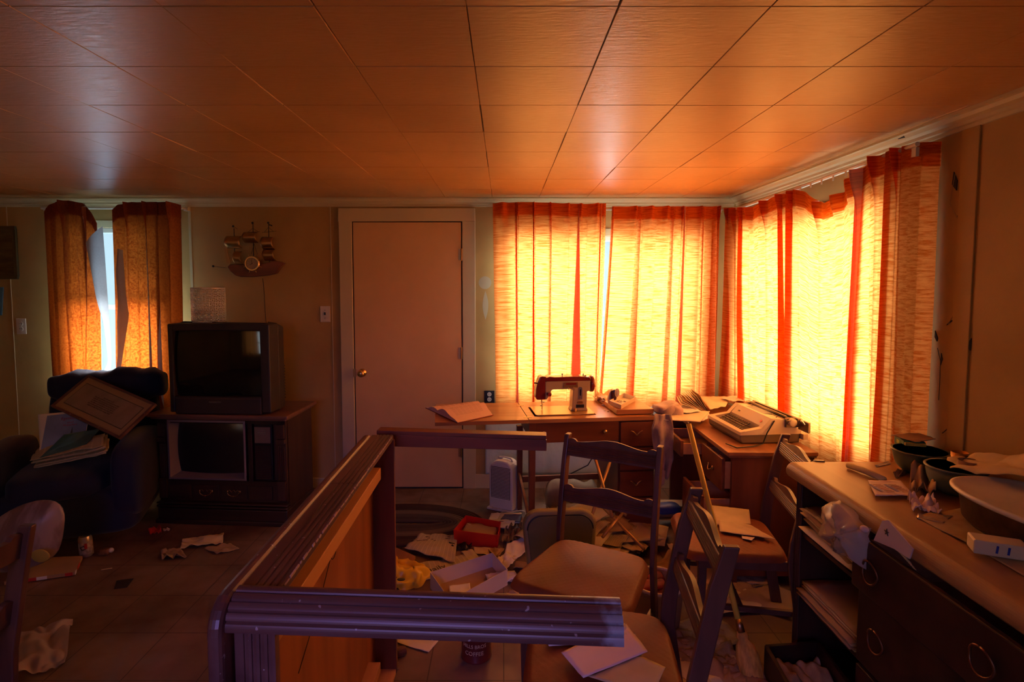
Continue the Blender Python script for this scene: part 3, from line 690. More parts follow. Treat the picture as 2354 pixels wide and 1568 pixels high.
def rail_board(w, h, crest, th=0.02, n=5):
    """backrest rail in local: x across, y up, z thickness; fluted face at +z"""
    mb = MB(); top = []
    N_ = 48
    for i in range(N_ + 1):
        s = i / N_; x = -w / 2 + w * s; c = abs(s - 0.5) * 2
        y = h + crest * (0.5 + 0.5 * math.cos(min(1, c / 0.78) * math.pi)) + (0.006 if c > 0.80 else 0) * 1.0 + (0.006 * math.sin((c - .8) / .2 * math.pi) if c > .8 else 0)
        top.append((x, y))
    mb.prism(top + [(w / 2, 0), (-w / 2, 0)], th)
    return mb
def make_chair(label, loc, rot):
    t = thing('dining_chair', label, 'chair', (0, 0, 0))
    m = M['wood_chair']
    mb = MB(); mb.grid(seat_fn(0.41, 0.46, 0.49, 0.455), 60, 60)
    s = mb.build('seat', M['vinyl'], t, smooth=True)
    mb = MB(); mb.add([(-.19, .19, .425), (.19, .19, .425), (.215, -.19, .425), (-.215, -.19, .425), (-.19, .19, .38), (.19, .19, .38), (.215, -.19, .38), (-.215, -.19, .38)],
                      [(0, 1, 2, 3), (7, 6, 5, 4), (0, 4, 5, 1), (1, 5, 6, 2), (2, 6, 7, 3), (3, 7, 4, 0)]); mb.build('seat_frame', M['wood_chair'], t, bevel=0.004)
    for sx in (-1, 1):
        mb = MB(); path = [(0.275, 0.0), (0.235, 0.22), (0.205, 0.42), (0.212, 0.52), (0.262, 0.78), (0.292, 0.895)]
        vs = []; x = sx * 0.208
        for y, z in path:
            wd = 0.020 if z > 0.5 else 0.018; dp = 0.025 if z < 0.8 else 0.020
            vs += [(x - wd / 2 * 1.1, y - dp, z), (x + wd / 2 * 1.1, y - dp, z), (x + wd / 2 * 1.1, y + dp, z), (x - wd / 2 * 1.1, y + dp, z)]
        k = len(path); fs = [(0, 3, 2, 1), tuple((k - 1) * 4 + i for i in range(4))]
        for i in range(k - 1):
            for j in range(4): fs.append((i * 4 + j, i * 4 + (j + 1) % 4, (i + 1) * 4 + (j + 1) % 4, (i + 1) * 4 + j))
        mb.add(vs, fs); mb.build('leg', m, t, bevel=0.004)
        mb = MB(); mb.bar((sx * 0.19, -0.17, 0.0), (sx * 0.195, -0.17, 0.41), 0.026, 0.026, w2=0.036, h2=0.036); mb.build('leg', m, t, bevel=0.004)
    for z0, y0, h, cr in ((0.800, 0.266, 0.066, 0.022), (0.605, 0.226, 0.062, 0.022)):
        slope = 0.20
        fx = Vector((1, 0, 0)); up = Vector((0, slope, 1)).normalized()
        F = frame((0, y0 + 0.008, z0), fx, up)       # face (+z local) looks to -y
        mb = rail_board(0.40, h, cr, 0.016)
        # rounded ribs proud of the face
        for i in range(5):
            yy = 0.010 + i * (h - 0.02) / 5; r_ = (h - 0.02) / 12
            mb.tube([(-0.196, yy + r_ * 1.1, 0.016), (0.196, yy + r_ * 1.1, 0.016)], r_ * 1.45, 8)
        mb.v = [F @ p for p in mb.v]
        mb.build('back_rail', m, t, bevel=0.0)
    mb = MB(); mb.bar((-0.19, 0.0, 0.20), (0.19, 0.0, 0.20), 0.018, 0.022)
    for sx in (-1, 1): mb.bar((sx * 0.19, -0.165, 0.20), (sx * 0.20, 0.235, 0.20), 0.018, 0.022)
    mb.build('stretcher', m, t)
    t.location = loc; t.rotation_euler = rot
    return t
ch1 = make_chair('brown wooden dining chair with bare quilted seat, centre of the room, facing left of camera', (0.335, 2.165, 0), (0, 0, R(-29)))
ch2 = dup(ch1, (0.33, 1.665, 0), R(-97), 'near dining chair piled with letters behind the overturned table leg')
ch4 = dup(ch1, (1.045, 2.50, 0), R(-99), 'dining chair with lined yellow papers on its seat, in front of the desk')
ch4.scale = (0.97, 0.97, 0.955)
ch5 = dup(ch1, (-1.655, 1.36, 0), R(-93), 'dark dining chair cut off by the lower left edge of the picture')
# ------------------------------------------------------------------ sewing table
ST = thing('sewing_table', 'brown wooden sewing cabinet table with open left leaf under the back window', 'table', (0.156, 3.359, 0), R(6.5))
mb = MB(); mb.box((-0.57, 0, 0.727), (-0.004, 0.50, 0.75)); mb.build('left_leaf', M['wood_tan'], ST, bevel=0.002)
mb = MB()   # main top with machine well
mb.box((0, 0, 0.727), (0.80, 0.08, 0.75)); mb.box((0, 0.08, 0.727), (0.045, 0.34, 0.75)); mb.box((0.44, 0.08, 0.727), (0.80, 0.34, 0.75)); mb.box((0, 0.34, 0.727), (0.80, 0.50, 0.75))
mb.build('tabletop', M['wood_tan'], ST)
mb = MB(); mb.box((0.56, 0.045, 0.756), (0.80, 0.49, 0.786)); mb.box((0.60, 0.06, 0.7505), (0.79, 0.48, 0.757)); mb.build('folded_leaf', M['wood_tan'], ST, bevel=0.002)
for y in (0.06, 0.40):
    MB().cbox((-0.002, y, 0.7505), (0.05, 0.025, 0.002)).build('hinge', M['brassdull'], ST)
mb = MB(); mb.box((0.045, 0.012, 0.60), (0.565, 0.030, 0.727)); mb.build('front_panel', M['wood_red'], ST, bevel=0.002)
mb = MB(); mb.box((0.0, 0.012, 0.57), (0.045, 0.06, 0.727)); mb.box((0.02, 0.06, 0.60), (0.038, 0.48, 0.727)); mb.box((0.02, 0.47, 0.60), (0.56, 0.485, 0.727)); mb.build('case', M['wood_red'], ST)
for x in (0.09, 0.475):
    MB().lathe([(0.0, 0.022), (0.011, 0.018), (0.013, 0.010), (0.006, 0.004), (0.006, 0)], (x, 0.012, 0.662), 16, Matrix.Rotation(R(90), 4, 'X')).build('knob', M['brass'], ST, smooth=True)
mb = MB(); mb.box((0.565, 0.025, 0.03), (0.80, 0.48, 0.727)); mb.build('pedestal', M['wood_red_z'], ST, bevel=0.002)
for i, (z0, z1) in enumerate(((0.56, 0.715), (0.41, 0.55), (0.24, 0.40), (0.06, 0.23))):
    dw = MB().box((0.575, 0.008, z0), (0.79, 0.025, z1)).build('drawer', M['wood_red'], ST, bevel=0.003)
    zc = (z0 + z1) / 2 + 0.012
    if i == 1:
        MB().ball((0.665, -0.002, zc), 0.009).build('knob', M['brass'], dw, smooth=True)
    else:
        mb = MB()
        for s_ in (-1, 1): mb.tube([(0.675 + s_ * x, -0.004, zc + z) for x, z in ((0, -0.016), (0.008, -0.006), (0.018, 0.004), (0.030, 0.011), (0.038, 0.013))], [0.0038, 0.0036, 0.003, 0.0024, 0.0015], 8)
        mb.build('handle', M['brass'], dw, smooth=True)
for x, y, sl in ((0.022, 0.040, -0.0), (0.005, 0.455, -0.0)):
    MB().bar((x, y, 0.0), (x + 0.0, y, 0.60), 0.028, 0.034, w2=0.042, h2=0.042).build('leg', M['wood_red_z'], ST, bevel=0.004)
mb = MB(); mb.bar((0.022, 0.455, 0.22), (0.565, 0.455, 0.22), 0.018, 0.04); mb.build('stretcher', M['wood_red'], ST)
MB().bar((0.012, 0.06, 0.10), (0.0, 0.44, 0.26), 0.016, 0.03).build('brace', M['wood_red'], ST)
# sewing machine
SM = thing('sewing_machine', 'maroon and cream sewing machine on the table before the curtains', 'sewing machine', (0.156, 3.359, 0.7515), R(6.5))
M['maroon'] = mat('maroon enamel', (0.22, 0.020, 0.016), 0.22, coat=0.4)
M['tanen'] = mat('tan cream enamel', (0.46, 0.33, 0.17), 0.32, coat=0.2)
mb = MB(); mb.prism([(0.055, 0.10), (0.065, 0.085), (0.42, 0.085), (0.435, 0.10), (0.435, 0.31), (0.42, 0.325), (0.065, 0.325), (0.055, 0.31)], 0.006); mb.build('bed_plate', mat('golden bed plate', (0.62, 0.42, 0.17), 0.25, metal=0.3), SM)
ox, oy = 0.065, 0.16
def PX(u, v):  # side outline of the machine taken in its own plane (metres)
    return (ox + (u - 380) / 1598 * 0.385, (1205 - v) / 1598 * 0.385)
XZ = Matrix(((1, 0, 0, 0), (0, 0, 1, oy), (0, 1, 0, 0.004), (0, 0, 0, 1)))
def mp(pts, d, y0, m, name, par, bevel=0.006):
    mb = MB(); mb.prism([PX(*p) for p in pts], d, Matrix.Translation((0, y0, 0)) @ XZ); return mb.build(name, m, par, bevel=bevel, seg=3)
body = mp([(640, 385), (1870, 385), (1860, 660), (1770, 672), (1765, 1100), (1800, 1190), (1330, 1190), (1370, 1100), (1395, 640), (1340, 605), (840, 605), (800, 640), (760, 760), (680, 870), (640, 870)], 0.085, 0.0, M['tanen'], 'body', SM)
mp([(640, 385), (640, 300), (760, 255), (900, 275), (1200, 268), (1600, 268), (1840, 285), (1870, 320), (1870, 385)], 0.089, -0.002, M['maroon'], 'top_cover', SM, 0.008)
mp([(385, 780), (400, 560), (440, 400), (500, 270), (560, 248), (665, 262), (672, 300), (655, 860), (640, 872), (430, 872), (400, 850)], 0.080, 0.002, M['maroon'], 'end_cover', SM, 0.010)
mp([(655, 315), (672, 305), (668, 870), (650, 870)], 0.082, 0.001, M['black'], 'seam_strip', SM, 0.0)
c = PX(1925, 495); mb = MB(); mb.lathe([(0.0, 0.0), (0.050, 0.0), (0.054, 0.006), (0.054, 0.018), (0.048, 0.026), (0.020, 0.030), (0.0, 0.030)], (c[0] - 0.012, oy + 0.045, c[1] + 0.004), 28, Matrix.Rotation(R(90), 4, 'Y')); mb.build('handwheel', M['maroon'], SM, smooth=True)
c = PX(738, 700); mb = MB(); mb.lathe([(0.016, 0), (0.016, 0.006), (0.010, 0.010), (0.013, 0.016), (0.010, 0.024), (0, 0.026)], (c[0], oy, c[1]), 20, Matrix.Rotation(R(90), 4, 'X')); mb.build('tension_dial', M['chrome'], SM, smooth=True)
MB().ball((c[0], oy - 0.024, c[1]), (0.0125, 0.006, 0.0125)).build('tension_knob', mat('red plastic knob', (0.35, 0.03, 0.01), 0.3), SM, smooth=True)
q = PX(575, 1000); q2 = PX(575, 870)
mb = MB(); z0 = 0.006; xx = q2[0]
mb.tube([(xx, oy + 0.04, q2[1] + 0.01), (xx, oy + 0.04, 0.055)], 0.0045, 8); mb.tube([(xx, oy + 0.04, 0.056), (xx, oy + 0.04, 0.010)], 0.0016, 6)
mb.cbox((xx + 0.010, oy + 0.04, 0.062), (0.016, 0.005, 0.005)); mb.cbox((xx - 0.006, oy + 0.035, 0.040), (0.010, 0.006, 0.008)); mb.cbox((xx, oy + 0.036, 0.012), (0.014, 0.022, 0.003)); mb.tube([(xx + 0.004, oy + 0.038, 0.07), (xx + 0.004, oy + 0.038, 0.014)], 0.0025, 6)
mb.build('needle_bar', M['chrome'], SM)
p = mp([(1125, 415), (1520, 415), (1520, 565), (1125, 565)], 0.003, -0.003, M['brassdull'], 'stitch_plate', SM, 0.001)
mp([(1190, 432), (1470, 432), (1470, 485), (1190, 485)], 0.002, -0.0045, M['maroon'], 'stitch_window', p, 0)
for u in (1250, 1400):
    a = PX(u, 530); b = PX(u + 15, 600); MB().tube([(a[0], oy - 0.003, a[1]), (b[0], oy - 0.016, b[1])], 0.002, 6).build('lever', M['chrome'], SM)
def slot(u0, u1, v0, v1, m, nm, par, y0=-0.0025):
    a = PX(u0, v1); b = PX(u1, v0); r = (b[0] - a[0]) / 2; cx = (a[0] + b[0]) / 2; pts = []
    for k in range(9): t = math.pi * k / 8; pts.append((cx + r * math.cos(t), b[1] - r + r * math.sin(t)))
    for k in range(9): t = math.pi + math.pi * k / 8; pts.append((cx + r * math.cos(t), a[1] + r + r * math.sin(t)))
    mb = MB(); mb.prism(pts, 0.003, Matrix.Translation((0, y0, 0)) @ XZ); return mb.build(nm, m, par)
sl = slot(1530, 1640, 545, 880, M['steel'], 'length_scale', SM); slot(1570, 1600, 610, 780, M['black'], 'slot', sl, -0.004)
a = PX(1585, 840); MB().cbox((a[0], oy - 0.008, a[1]), (0.02, 0.012, 0.008)).build('slide_lever', M['steel'], SM)
e = PX(1580, 950); mb = MB(); mb.lathe([(0.020, 0), (0.020, 0.0015), (0.0, 0.0015)], (e[0], oy, e[1]), 24, Matrix.Rotation(R(90), 4, 'X') @ Matrix.Diagonal((1, 0.55, 1, 1))); mb.build('emblem', M['brass'], SM)
mp([(1470, 1020), (1690, 1020), (1690, 1105), (1470, 1105)], 0.003, -0.0025, M['black'], 'name_plate', SM, 0)
a = PX(1430, 1120); mb = MB(); mb.lathe([(0.009, 0), (0.012, 0.004), (0.009, 0.02), (0, 0.022)], (a[0], oy - 0.012, 0.006), 16); mb.build('release_knob', M['brassdull'], SM, smooth=True)
a = PX(1130, 265); mb = MB(); mb.tube([(a[0], oy + .04, a[1]), (a[0], oy + .04, a[1] + 0.012)], 0.003, 6); mb.ball((a[0], oy + .04, a[1] + 0.014), 0.006, 10, 6); mb.build('presser_knob', M['chrome'], SM, smooth=True)
a = PX(1692, 265); mb = MB(); mb.tube([(a[0], oy + .03, a[1]), (a[0], oy + .03, a[1] + 0.018)], 0.003, 6); mb.build('spool_pin', M['black'], SM)
a = PX(1740, 290); MB().lathe([(0.010, 0), (0.012, 0.006), (0.006, 0.010), (0.008, 0.016), (0, 0.02)], (a[0], oy + .02, a[1] - 0.004), 16).build('bobbin_winder', M['brassdull'], SM, smooth=True)
a = PX(405, 435); MB().tube([(a[0] + 0.012, oy + .04, a[1]), (a[0] - 0.008, oy + .04, a[1] + 0.002)], [0.003, 0.005], 8).build('thread_guide', M['maroon'], SM, smooth=True)
a = PX(1850, 650); b = PX(1765, 770); cc = PX(1785, 1080)
MB().tube([(a[0], oy + .085, a[1]), (b[0] + 0.004, oy + .08, b[1]), (b[0] + .006, oy + .085, b[1] - 0.03), (cc[0], oy + .09, cc[1])], 0.0022, 6).build('power_cord', M['black'], SM)
# ------------------------------------------------------------------ writing desk under the right window
DZ = 0.72
DK = thing('writing_desk', 'orange brown wooden desk with drawers pulled out, holding the typewriter', 'desk', (1.36, 3.3, 0))
dx0, dx1, dy0, dy1 = 1.140, 1.60, 2.80, 3.93
mb = MB(); mb.box((dx0, dy0, DZ - 0.022), (dx1, dy1, DZ)); mb.box((dx0 + 0.012, dy0 + 0.012, DZ - 0.034), (dx1, dy1 - 0.01, DZ - 0.0225)); mb.build('desktop', M['wood_desk'], DK, bevel=0.004, world=True)
ye = 3.17          # pedestal end
mb = MB()
mb.box((dx0 + 0.03, dy0 + 0.02, 0.06), (dx1 - 0.01, dy0 + 0.038, DZ - 0.034)); mb.box((dx0 + 0.03, ye - 0.02, 0.06), (dx1 - 0.01, ye, DZ - 0.034))
mb.box((dx1 - 0.028, dy0 + 0.038, 0.06), (dx1 - 0.01, ye - 0.02, DZ - 0.034))
for z in (0.06, 0.27, 0.48): mb.box((dx0 + 0.03, dy0 + 0.038, z), (dx1 - 0.028, ye - 0.02, z + 0.012))
mb.build('pedestal', M['wood_red_z'], DK, world=True)
mb = MB(); mb.box((dx0 + 0.03, 3.86, 0.0), (dx1 - 0.01, 3.88, DZ - 0.034)); mb.box((dx1 - 0.028, ye, 0.25), (dx1 - 0.01, 3.86, DZ - 0.034)); mb.build('side_panel', M['wood_red_z'], DK, world=True)
for x, y in ((dx0 + 0.05, dy0 + 0.04), (dx1 - 0.04, dy0 + 0.04), (dx0 + 0.05, ye - 0.03), (dx1 - 0.04, ye - 0.03)):
    MB().box((x - .02, y - .02, 0), (x + .02, y + .02, 0.06)).build('leg', M['wood_red_z'], DK, world=True)
def desk_drawer(y0, y1, z0, z1, pull, deep=0.36):
    x = dx0 + 0.012 - pull
    fr = MB().box((x, y0, z0), (x + 0.018, y1, z1)).build('drawer', M['wood_red'], DK, bevel=0.003, world=True)
    mb = MB(); xa, xb = x + 0.018, x + deep
    mb.box((xa, y0 + .012, z0 + .01), (xb, y0 + .022, z1 - .02)); mb.box((xa, y1 - .022, z0 + .01), (xb, y1 - .012, z1 - .02)); mb.box((xb - .01, y0 + .022, z0 + .01), (xb, y1 - .022, z1 - .02)); mb.box((xa, y0 + .022, z0 + .01), (xb - .01, y1 - .022, z0 + .016))
    o = mb.build('drawer_box', M['wood_honey_y'], fr); o.location = (-DK.location.x, -DK.location.y, 0)
    yc = (y0 + y1) / 2; zc = (z0 + z1) / 2; mb = MB()
    pts = [(x - 0.004 - 0.012 * math.sin(math.pi * k / 8), yc - 0.03 + 0.06 * k / 8, zc - 0.018 * math.sin(math.pi * k / 8)) for k in range(9)]
    mb.tube(pts, 0.0035, 8)
    for s_ in (-1, 1): mb.ball((x - 0.004, yc + s_ * 0.03, zc), (0.006, 0.01, 0.012), 10, 6)
    h = mb.build('drawer_handle', M['brassdull'], fr, smooth=True); h.location = (-DK.location.x, -DK.location.y, 0)
desk_drawer(dy0 + 0.045, ye - 0.03, 0.50, 0.672, 0.025)
desk_drawer(dy0 + 0.045, ye - 0.03, 0.285, 0.475, 0.13)
desk_drawer(3.19, 3.56, 0.575, 0.668, 0.13)
# ------------------------------------------------------------------ typewriter (front faces left)
TW_ = thing('typewriter', 'cream electric typewriter on the desk by the right window', 'typewriter', (1.245, 3.135, DZ + 0.004), R(-86))
M['twc'] = mat('cream beige typewriter shell', (0.66, 0.52, 0.34), 0.45, bump=0.05, bscale=400)
M['twb'] = mat('olive brown typewriter base', (0.17, 0.115, 0.06), 0.5)
w = 0.40   # local: x across (width), y depth, front at y=0
def sideprism(poly, x0, x1): 
    mb = MB(); mb.prism(poly, x1 - x0, Matrix(((0, 0, 1, x0), (1, 0, 0, 0), (0, 1, 0, 0), (0, 0, 0, 1)))); return mb
sideprism([(0.012, 0.0), (0.33, 0.0), (0.335, 0.050), (0.0, 0.048), (0.0, 0.02)], -w / 2 + 0.006, w / 2 - 0.006).build('base', M['twb'], TW_, bevel=0.006)
mb = MB()
def both(poly, x0, x1):
    mb.prism(poly, x1 - x0, Matrix(((0, 0, 1, x0), (1, 0, 0, 0), (0, 1, 0, 0), (0, 0, 0, 1))))
both([(-0.004, 0.045), (0.02, 0.045), (0.035, 0.060), (0.02, 0.068), (-0.002, 0.062)], -w / 2, w / 2)
both([(0.0, 0.045), (0.335, 0.048), (0.335, 0.066), (0.235, 0.128), (0.165, 0.135), (0.115, 0.082), (0.0, 0.063)], -w / 2, -w / 2 + 0.036)
both([(0.0, 0.045), (0.335, 0.048), (0.335, 0.066), (0.235, 0.128), (0.165, 0.135), (0.115, 0.082), (0.0, 0.063)], w / 2 - 0.036, w / 2)
both([(0.125, 0.048), (0.240, 0.048), (0.240, 0.118), (0.235, 0.128), (0.165, 0.135), (0.125, 0.088)], -w / 2 + 0.036, w / 2 - 0.036)
mb.build('shell', M['twc'], TW_, bevel=0.003)
mb = MB(); mb.box((-w / 2 + 0.036, 0.02, 0.045), (w / 2 - 0.036, 0.126, 0.052)); mb.build('key_tray', M['twb'], TW_)
M['key'] = mat('brown keycap', (0.10, 0.062, 0.035), 0.35)
km = None; kk = 0
for r_ in range(4):
    for i in range(11 if r_ else 12):
        y = 0.045 + r_ * 0.0195; z = 0.058 + r_ * 0.0062; x = -0.145 + i * 0.0232 + (3 - r_) * 0.006
        mb = MB(); mb.prism([(-.0075, -.007), (.0075, -.007), (.0075, .007), (-.0075, .007)], 0.007)
        if km is None: km = mb.build('key', M['key'], TW_, bevel=0.0015); k_ = km
        else: k_ = km.copy(); COL.objects.link(k_)
        k_.location = (x, y, z); k_.rotation_euler = (R(14), 0, 0)
MB().box((-0.085, 0.022, 0.052), (0.075, 0.035, 0.062)).build('space_bar', M['key'], TW_, bevel=0.002)
# slanted front panel marks
F = frame((0.02, 0.1375, 0.1035), (1, 0, 0), (0, 0.05, 0.053))
mb = MB(); mb.lathe([(0.009, 0), (0.009, 0.0012), (0, 0.0012)], (0, 0, 0), 20, F @ Matrix.Translation((0.125, 0.004, 0.0015))); mb.build('badge', mat('orange red badge', (0.75, 0.10, 0.02), 0.4), TW_)
words('2200', 0.012, F @ Matrix.Translation((-0.12, 0.006, 0.002)), M['ink'], TW_)
mb = MB(); mb.box((-0.11, 0.185, 0.128), (0.09, 0.232, 0.1335)); mb.build('type_basket', M['black'], TW_)
mb = MB(); mb.tube([(-0.215, 0.265, 0.118), (0.215, 0.265, 0.118)], 0.019, 20); mb.build('platen', M['black'], TW_, smooth=True)
mb = MB(); mb.cbox((0, 0.30, 0.125), (0.47, 0.016, 0.030)); mb.cbox((0, 0.245, 0.122), (0.46, 0.006, 0.014)); mb.tube([(-0.20, 0.25, 0.145), (0.20, 0.25, 0.145)], 0.003, 8); mb.cbox((0.205, 0.28, 0.112), (0.018, 0.075, 0.05)); mb.cbox((-0.205, 0.28, 0.112), (0.018, 0.075, 0.05)); mb.cbox((0.255, 0.315, 0.105), (0.09, 0.012, 0.055)); mb.cbox((-0.255, 0.315, 0.105), (0.05, 0.012, 0.04))
mb.build('carriage', mat('tarnished grey brown metal', (0.30, 0.22, 0.13), 0.35, metal=0.6), TW_, bevel=0.002)
for s_ in (-1, 1):
    mb = MB(); mb.lathe([(0.010, 0), (0.020, 0.002), (0.021, 0.024), (0.017, 0.027), (0.0, 0.027)], (s_ * 0.216, 0.265, 0.118), 24, Matrix.Rotation(R(90) * s_, 4, 'Y')); mb.build('platen_knob', M['twc'], TW_, smooth=True)
mb = MB(); mb.tube([(0.24, 0.30, 0.128), (0.262, 0.296, 0.132), (0.285, 0.30, 0.118)], [0.004, 0.006, 0.005], 8); mb.build('return_lever', M['chrome'], TW_, smooth=True)
mb = MB(); mb.tube([(0.150, 0.225, 0.132), (0.204, 0.18, 0.12), (0.210, 0.14, 0.06), (0.225, 0.11, 0.006), (0.26, 0.04, 0.004), (0.28, -0.06, 0.004), (0.20, -0.08, 0.004)], 0.0035, 6)
mb.build('power_cord', M['black'], TW_)
MB().box((-w / 2 + .01, 0.335, 0.02), (w / 2 + .02, 0.36, 0.05)).build('rear_plate', M['twc'], TW_)
# ------------------------------------------------------------------ dresser along the right wall
DRZ = 0.85
DR = thing('dresser', 'old wooden dresser with rounded edge along the right wall, crowded with bowls', 'dresser', (1.43, 1.5, 0))
xa, xb, y0, y1 = 1.155, XR - 0.016, 0.55, 2.26
prof_t = [(xb, DRZ), (xa + 0.035, DRZ)] + [(xa + 0.035 - 0.035 * math.sin(R(a)), DRZ - 0.035 + 0.035 * math.cos(R(a))) for a in range(10, 91, 10)] + [(xa + 0.002, DRZ - 0.055), (xa + 0.016, DRZ - 0.060), (xb, DRZ - 0.060)]
mb = MB(); mb.prism(prof_t, y1 - y0, Matrix(((1, 0, 0, 0), (0, 0, -1, y1), (0, 1, 0, 0), (0, 0, 0, 1)))); mb.build('top', M['wood_pale'], DR, world=True, bevel=0.012, seg=3)
mb = MB(); xf = xa + 0.045; yd = 1.80
mb.box((xf, y1 - 0.045, 0), (xb, y1 - 0.02, DRZ - .06)); mb.box((xf, yd - 0.01, 0.06), (xb, yd + 0.01, DRZ - .06)); mb.box((xf, y0 + .02, 0), (xb, y0 + .045, DRZ - .06)); mb.box((xb - 0.012, y0 + .045, 0.06), (xb, y1 - .045, DRZ - .06))
mb.build('case', M['wood_dark_z'], DR, world=True)
for z in (0.56, 0.30, 0.06): MB().box((xf + 0.004, yd + 0.01, z), (xb - 0.012, y1 - 0.045, z + 0.016)).build('shelf', M['wood_dark'], DR, world=True)
mb = MB()
for k in range(4): mb.tube([(xf - 0.002 + 0.0, y1 - 0.026 - k * 0.010, 0.0), (xf - 0.002, y1 - 0.026 - k * 0.010, DRZ - 0.062)], 0.0045, 8)
mb.build('corner_post', M['wood_dark_z'], DR, world=True)
def dr_drawer(ya_, yb_, z0, z1, pull):
    x = xf - 0.02 - pull
    o = MB().box((x, ya_, z0), (x + 0.02, yb_, z1)).build('drawer', M['wood_dark'], DR, bevel=0.004, world=True)
    mb = MB(); mb.box((x + .02, ya_ + .02, z0 + .015), (x + .40, ya_ + .032, z1 - .02)); mb.box((x + .02, yb_ - .032, z0 + .015), (x + .40, yb_ - .02, z1 - .02)); mb.box((x + .02, ya_ + .032, z0 + .015), (x + .40, yb_ - .032, z0 + .022))
    b = mb.build('drawer_box', M['wood_honey_y'], o); b.location = (-DR.location.x, -DR.location.y, 0)
    for yc in (ya_ + 0.17, yb_ - 0.10):
        mb = MB(); pts = [(x - 0.006 - 0.006 * abs(math.cos(a)), yc + 0.035 * math.sin(a), (z0 + z1) / 2 + 0.035 * math.cos(a)) for a in [2 * math.pi * k / 20 for k in range(21)]]
        mb.tube(pts, 0.0035, 8); h = mb.build('handle', mat('dark brass ring pull', (0.22, 0.10, 0.045), 0.4, metal=0.8), o, smooth=True); h.location = (-DR.location.x, -DR.location.y, 0)
dr_drawer(1.10, 1.775, 0.60, 0.775, 0.045); dr_drawer(1.10, 1.775, 0.345, 0.585, 0.02); dr_drawer(1.10, 1.775, 0.09, 0.33, 0.02)
dr_drawer(0.60, 1.085, 0.60, 0.775, 0.0); dr_drawer(0.60, 1.085, 0.345, 0.585, 0.0); dr_drawer(0.60, 1.085, 0.09, 0.33, 0.0)
# ------------------------------------------------------------------ console television with a second set on top
CT = thing('console_television', 'old wood console television standing on the floor, screen in a pale surround', 'television', (-1.83, 3.75, 0), R(-4))
cw, chh, cy = 0.86, 0.73, -0.16     # local front at y=cy; back at +0.26
mb = MB(); mb.box((-cw / 2, cy + 0.13, 0.10), (cw / 2, 0.26, chh - 0.03)); mb.box((-cw / 2, cy + 0.045, 0.10), (-cw / 2 + 0.05, cy + 0.13, chh - 0.03)); mb.box((cw / 2 - 0.2, cy + 0.045, 0.10), (cw / 2, cy + 0.13, chh - 0.03)); mb.box((-cw / 2 + 0.05, cy + 0.045, 0.10), (cw / 2 - 0.2, cy + 0.13, 0.285)); mb.build('case', M['wood_dark_z'], CT)
mb = MB(); mb.box((-cw / 2 - 0.045, cy - 0.035, chh - 0.022), (cw / 2 + 0.035, 0.28, chh)); mb.box((-cw / 2 - 0.03, cy - 0.02, chh - 0.036), (cw / 2 + 0.02, 0.27, chh - 0.0225)); mb.build('top', wood('console top worn wood', (0.24, 0.115, 0.075), (0.15, 0.065, 0.042), 0.34), CT, bevel=0.005)
mb = MB(); mb.box((-cw / 2 - 0.01, cy - 0.01, 0.02), (cw / 2 + 0.01, 0.26, 0.10)); mb.box((-cw / 2 - 0.02, cy - 0.025, 0.0), (cw / 2 + 0.02, 0.27, 0.03)); mb.box((-cw / 2 - .015, cy - .018, 0.108), (cw / 2 + .015, cy + .05, 0.122)); mb.box((-cw / 2 - .015, cy - .018, 0.13), (cw / 2 + .015, cy + .05, 0.142)); mb.build('plinth', M['wood_dark'], CT, bevel=0.006)
fz0, fz1 = 0.145, chh - 0.036
def fb(x0, x1, z0, z1, y0_, y1_, m, name, par=CT, bevel=0.003): return MB().box((x0, cy + y0_, z0), (x1, cy + y1_, z1)).build(name, m, par, bevel=bevel)
mb = MB()
mb.box((-cw / 2, cy + .012, fz0), (-cw / 2 + .06, cy + .045, fz1)); mb.box((cw / 2 - .06, cy + .012, fz0), (cw / 2, cy + .045, fz1)); mb.box((-cw / 2, cy + .012, fz1 - .03), (cw / 2, cy + .045, fz1)); mb.box((-cw / 2, cy + .012, fz0), (cw / 2, cy + .045, 0.285)); mb.box((0.175, cy + .012, fz0), (0.205, cy + .045, fz1))
mb.build('front_frame', M['wood_dark'], CT, bevel=0.003)
for sx in (-1, 1):
    mb = MB(); xc = sx * (cw / 2 - 0.028)
    for k in range(4): mb.tube([(xc - 0.018 + k * 0.012, cy + 0.010, 0.30), (xc - 0.018 + k * 0.012, cy + 0.010, 0.52)], 0.005, 8)
    mb.cbox((xc, cy + .004, 0.555), (0.055, 0.03, 0.028)); mb.cbox((xc, cy + .008, 0.62), (0.046, 0.026, 0.09)); mb.cbox((xc, cy + .004, 0.285), (0.055, 0.03, 0.02)); mb.cbox((xc, cy + .006, 0.22), (0.05, 0.026, 0.11))
    mb.build('pilaster', M['wood_dark_z'], CT, bevel=0.003)
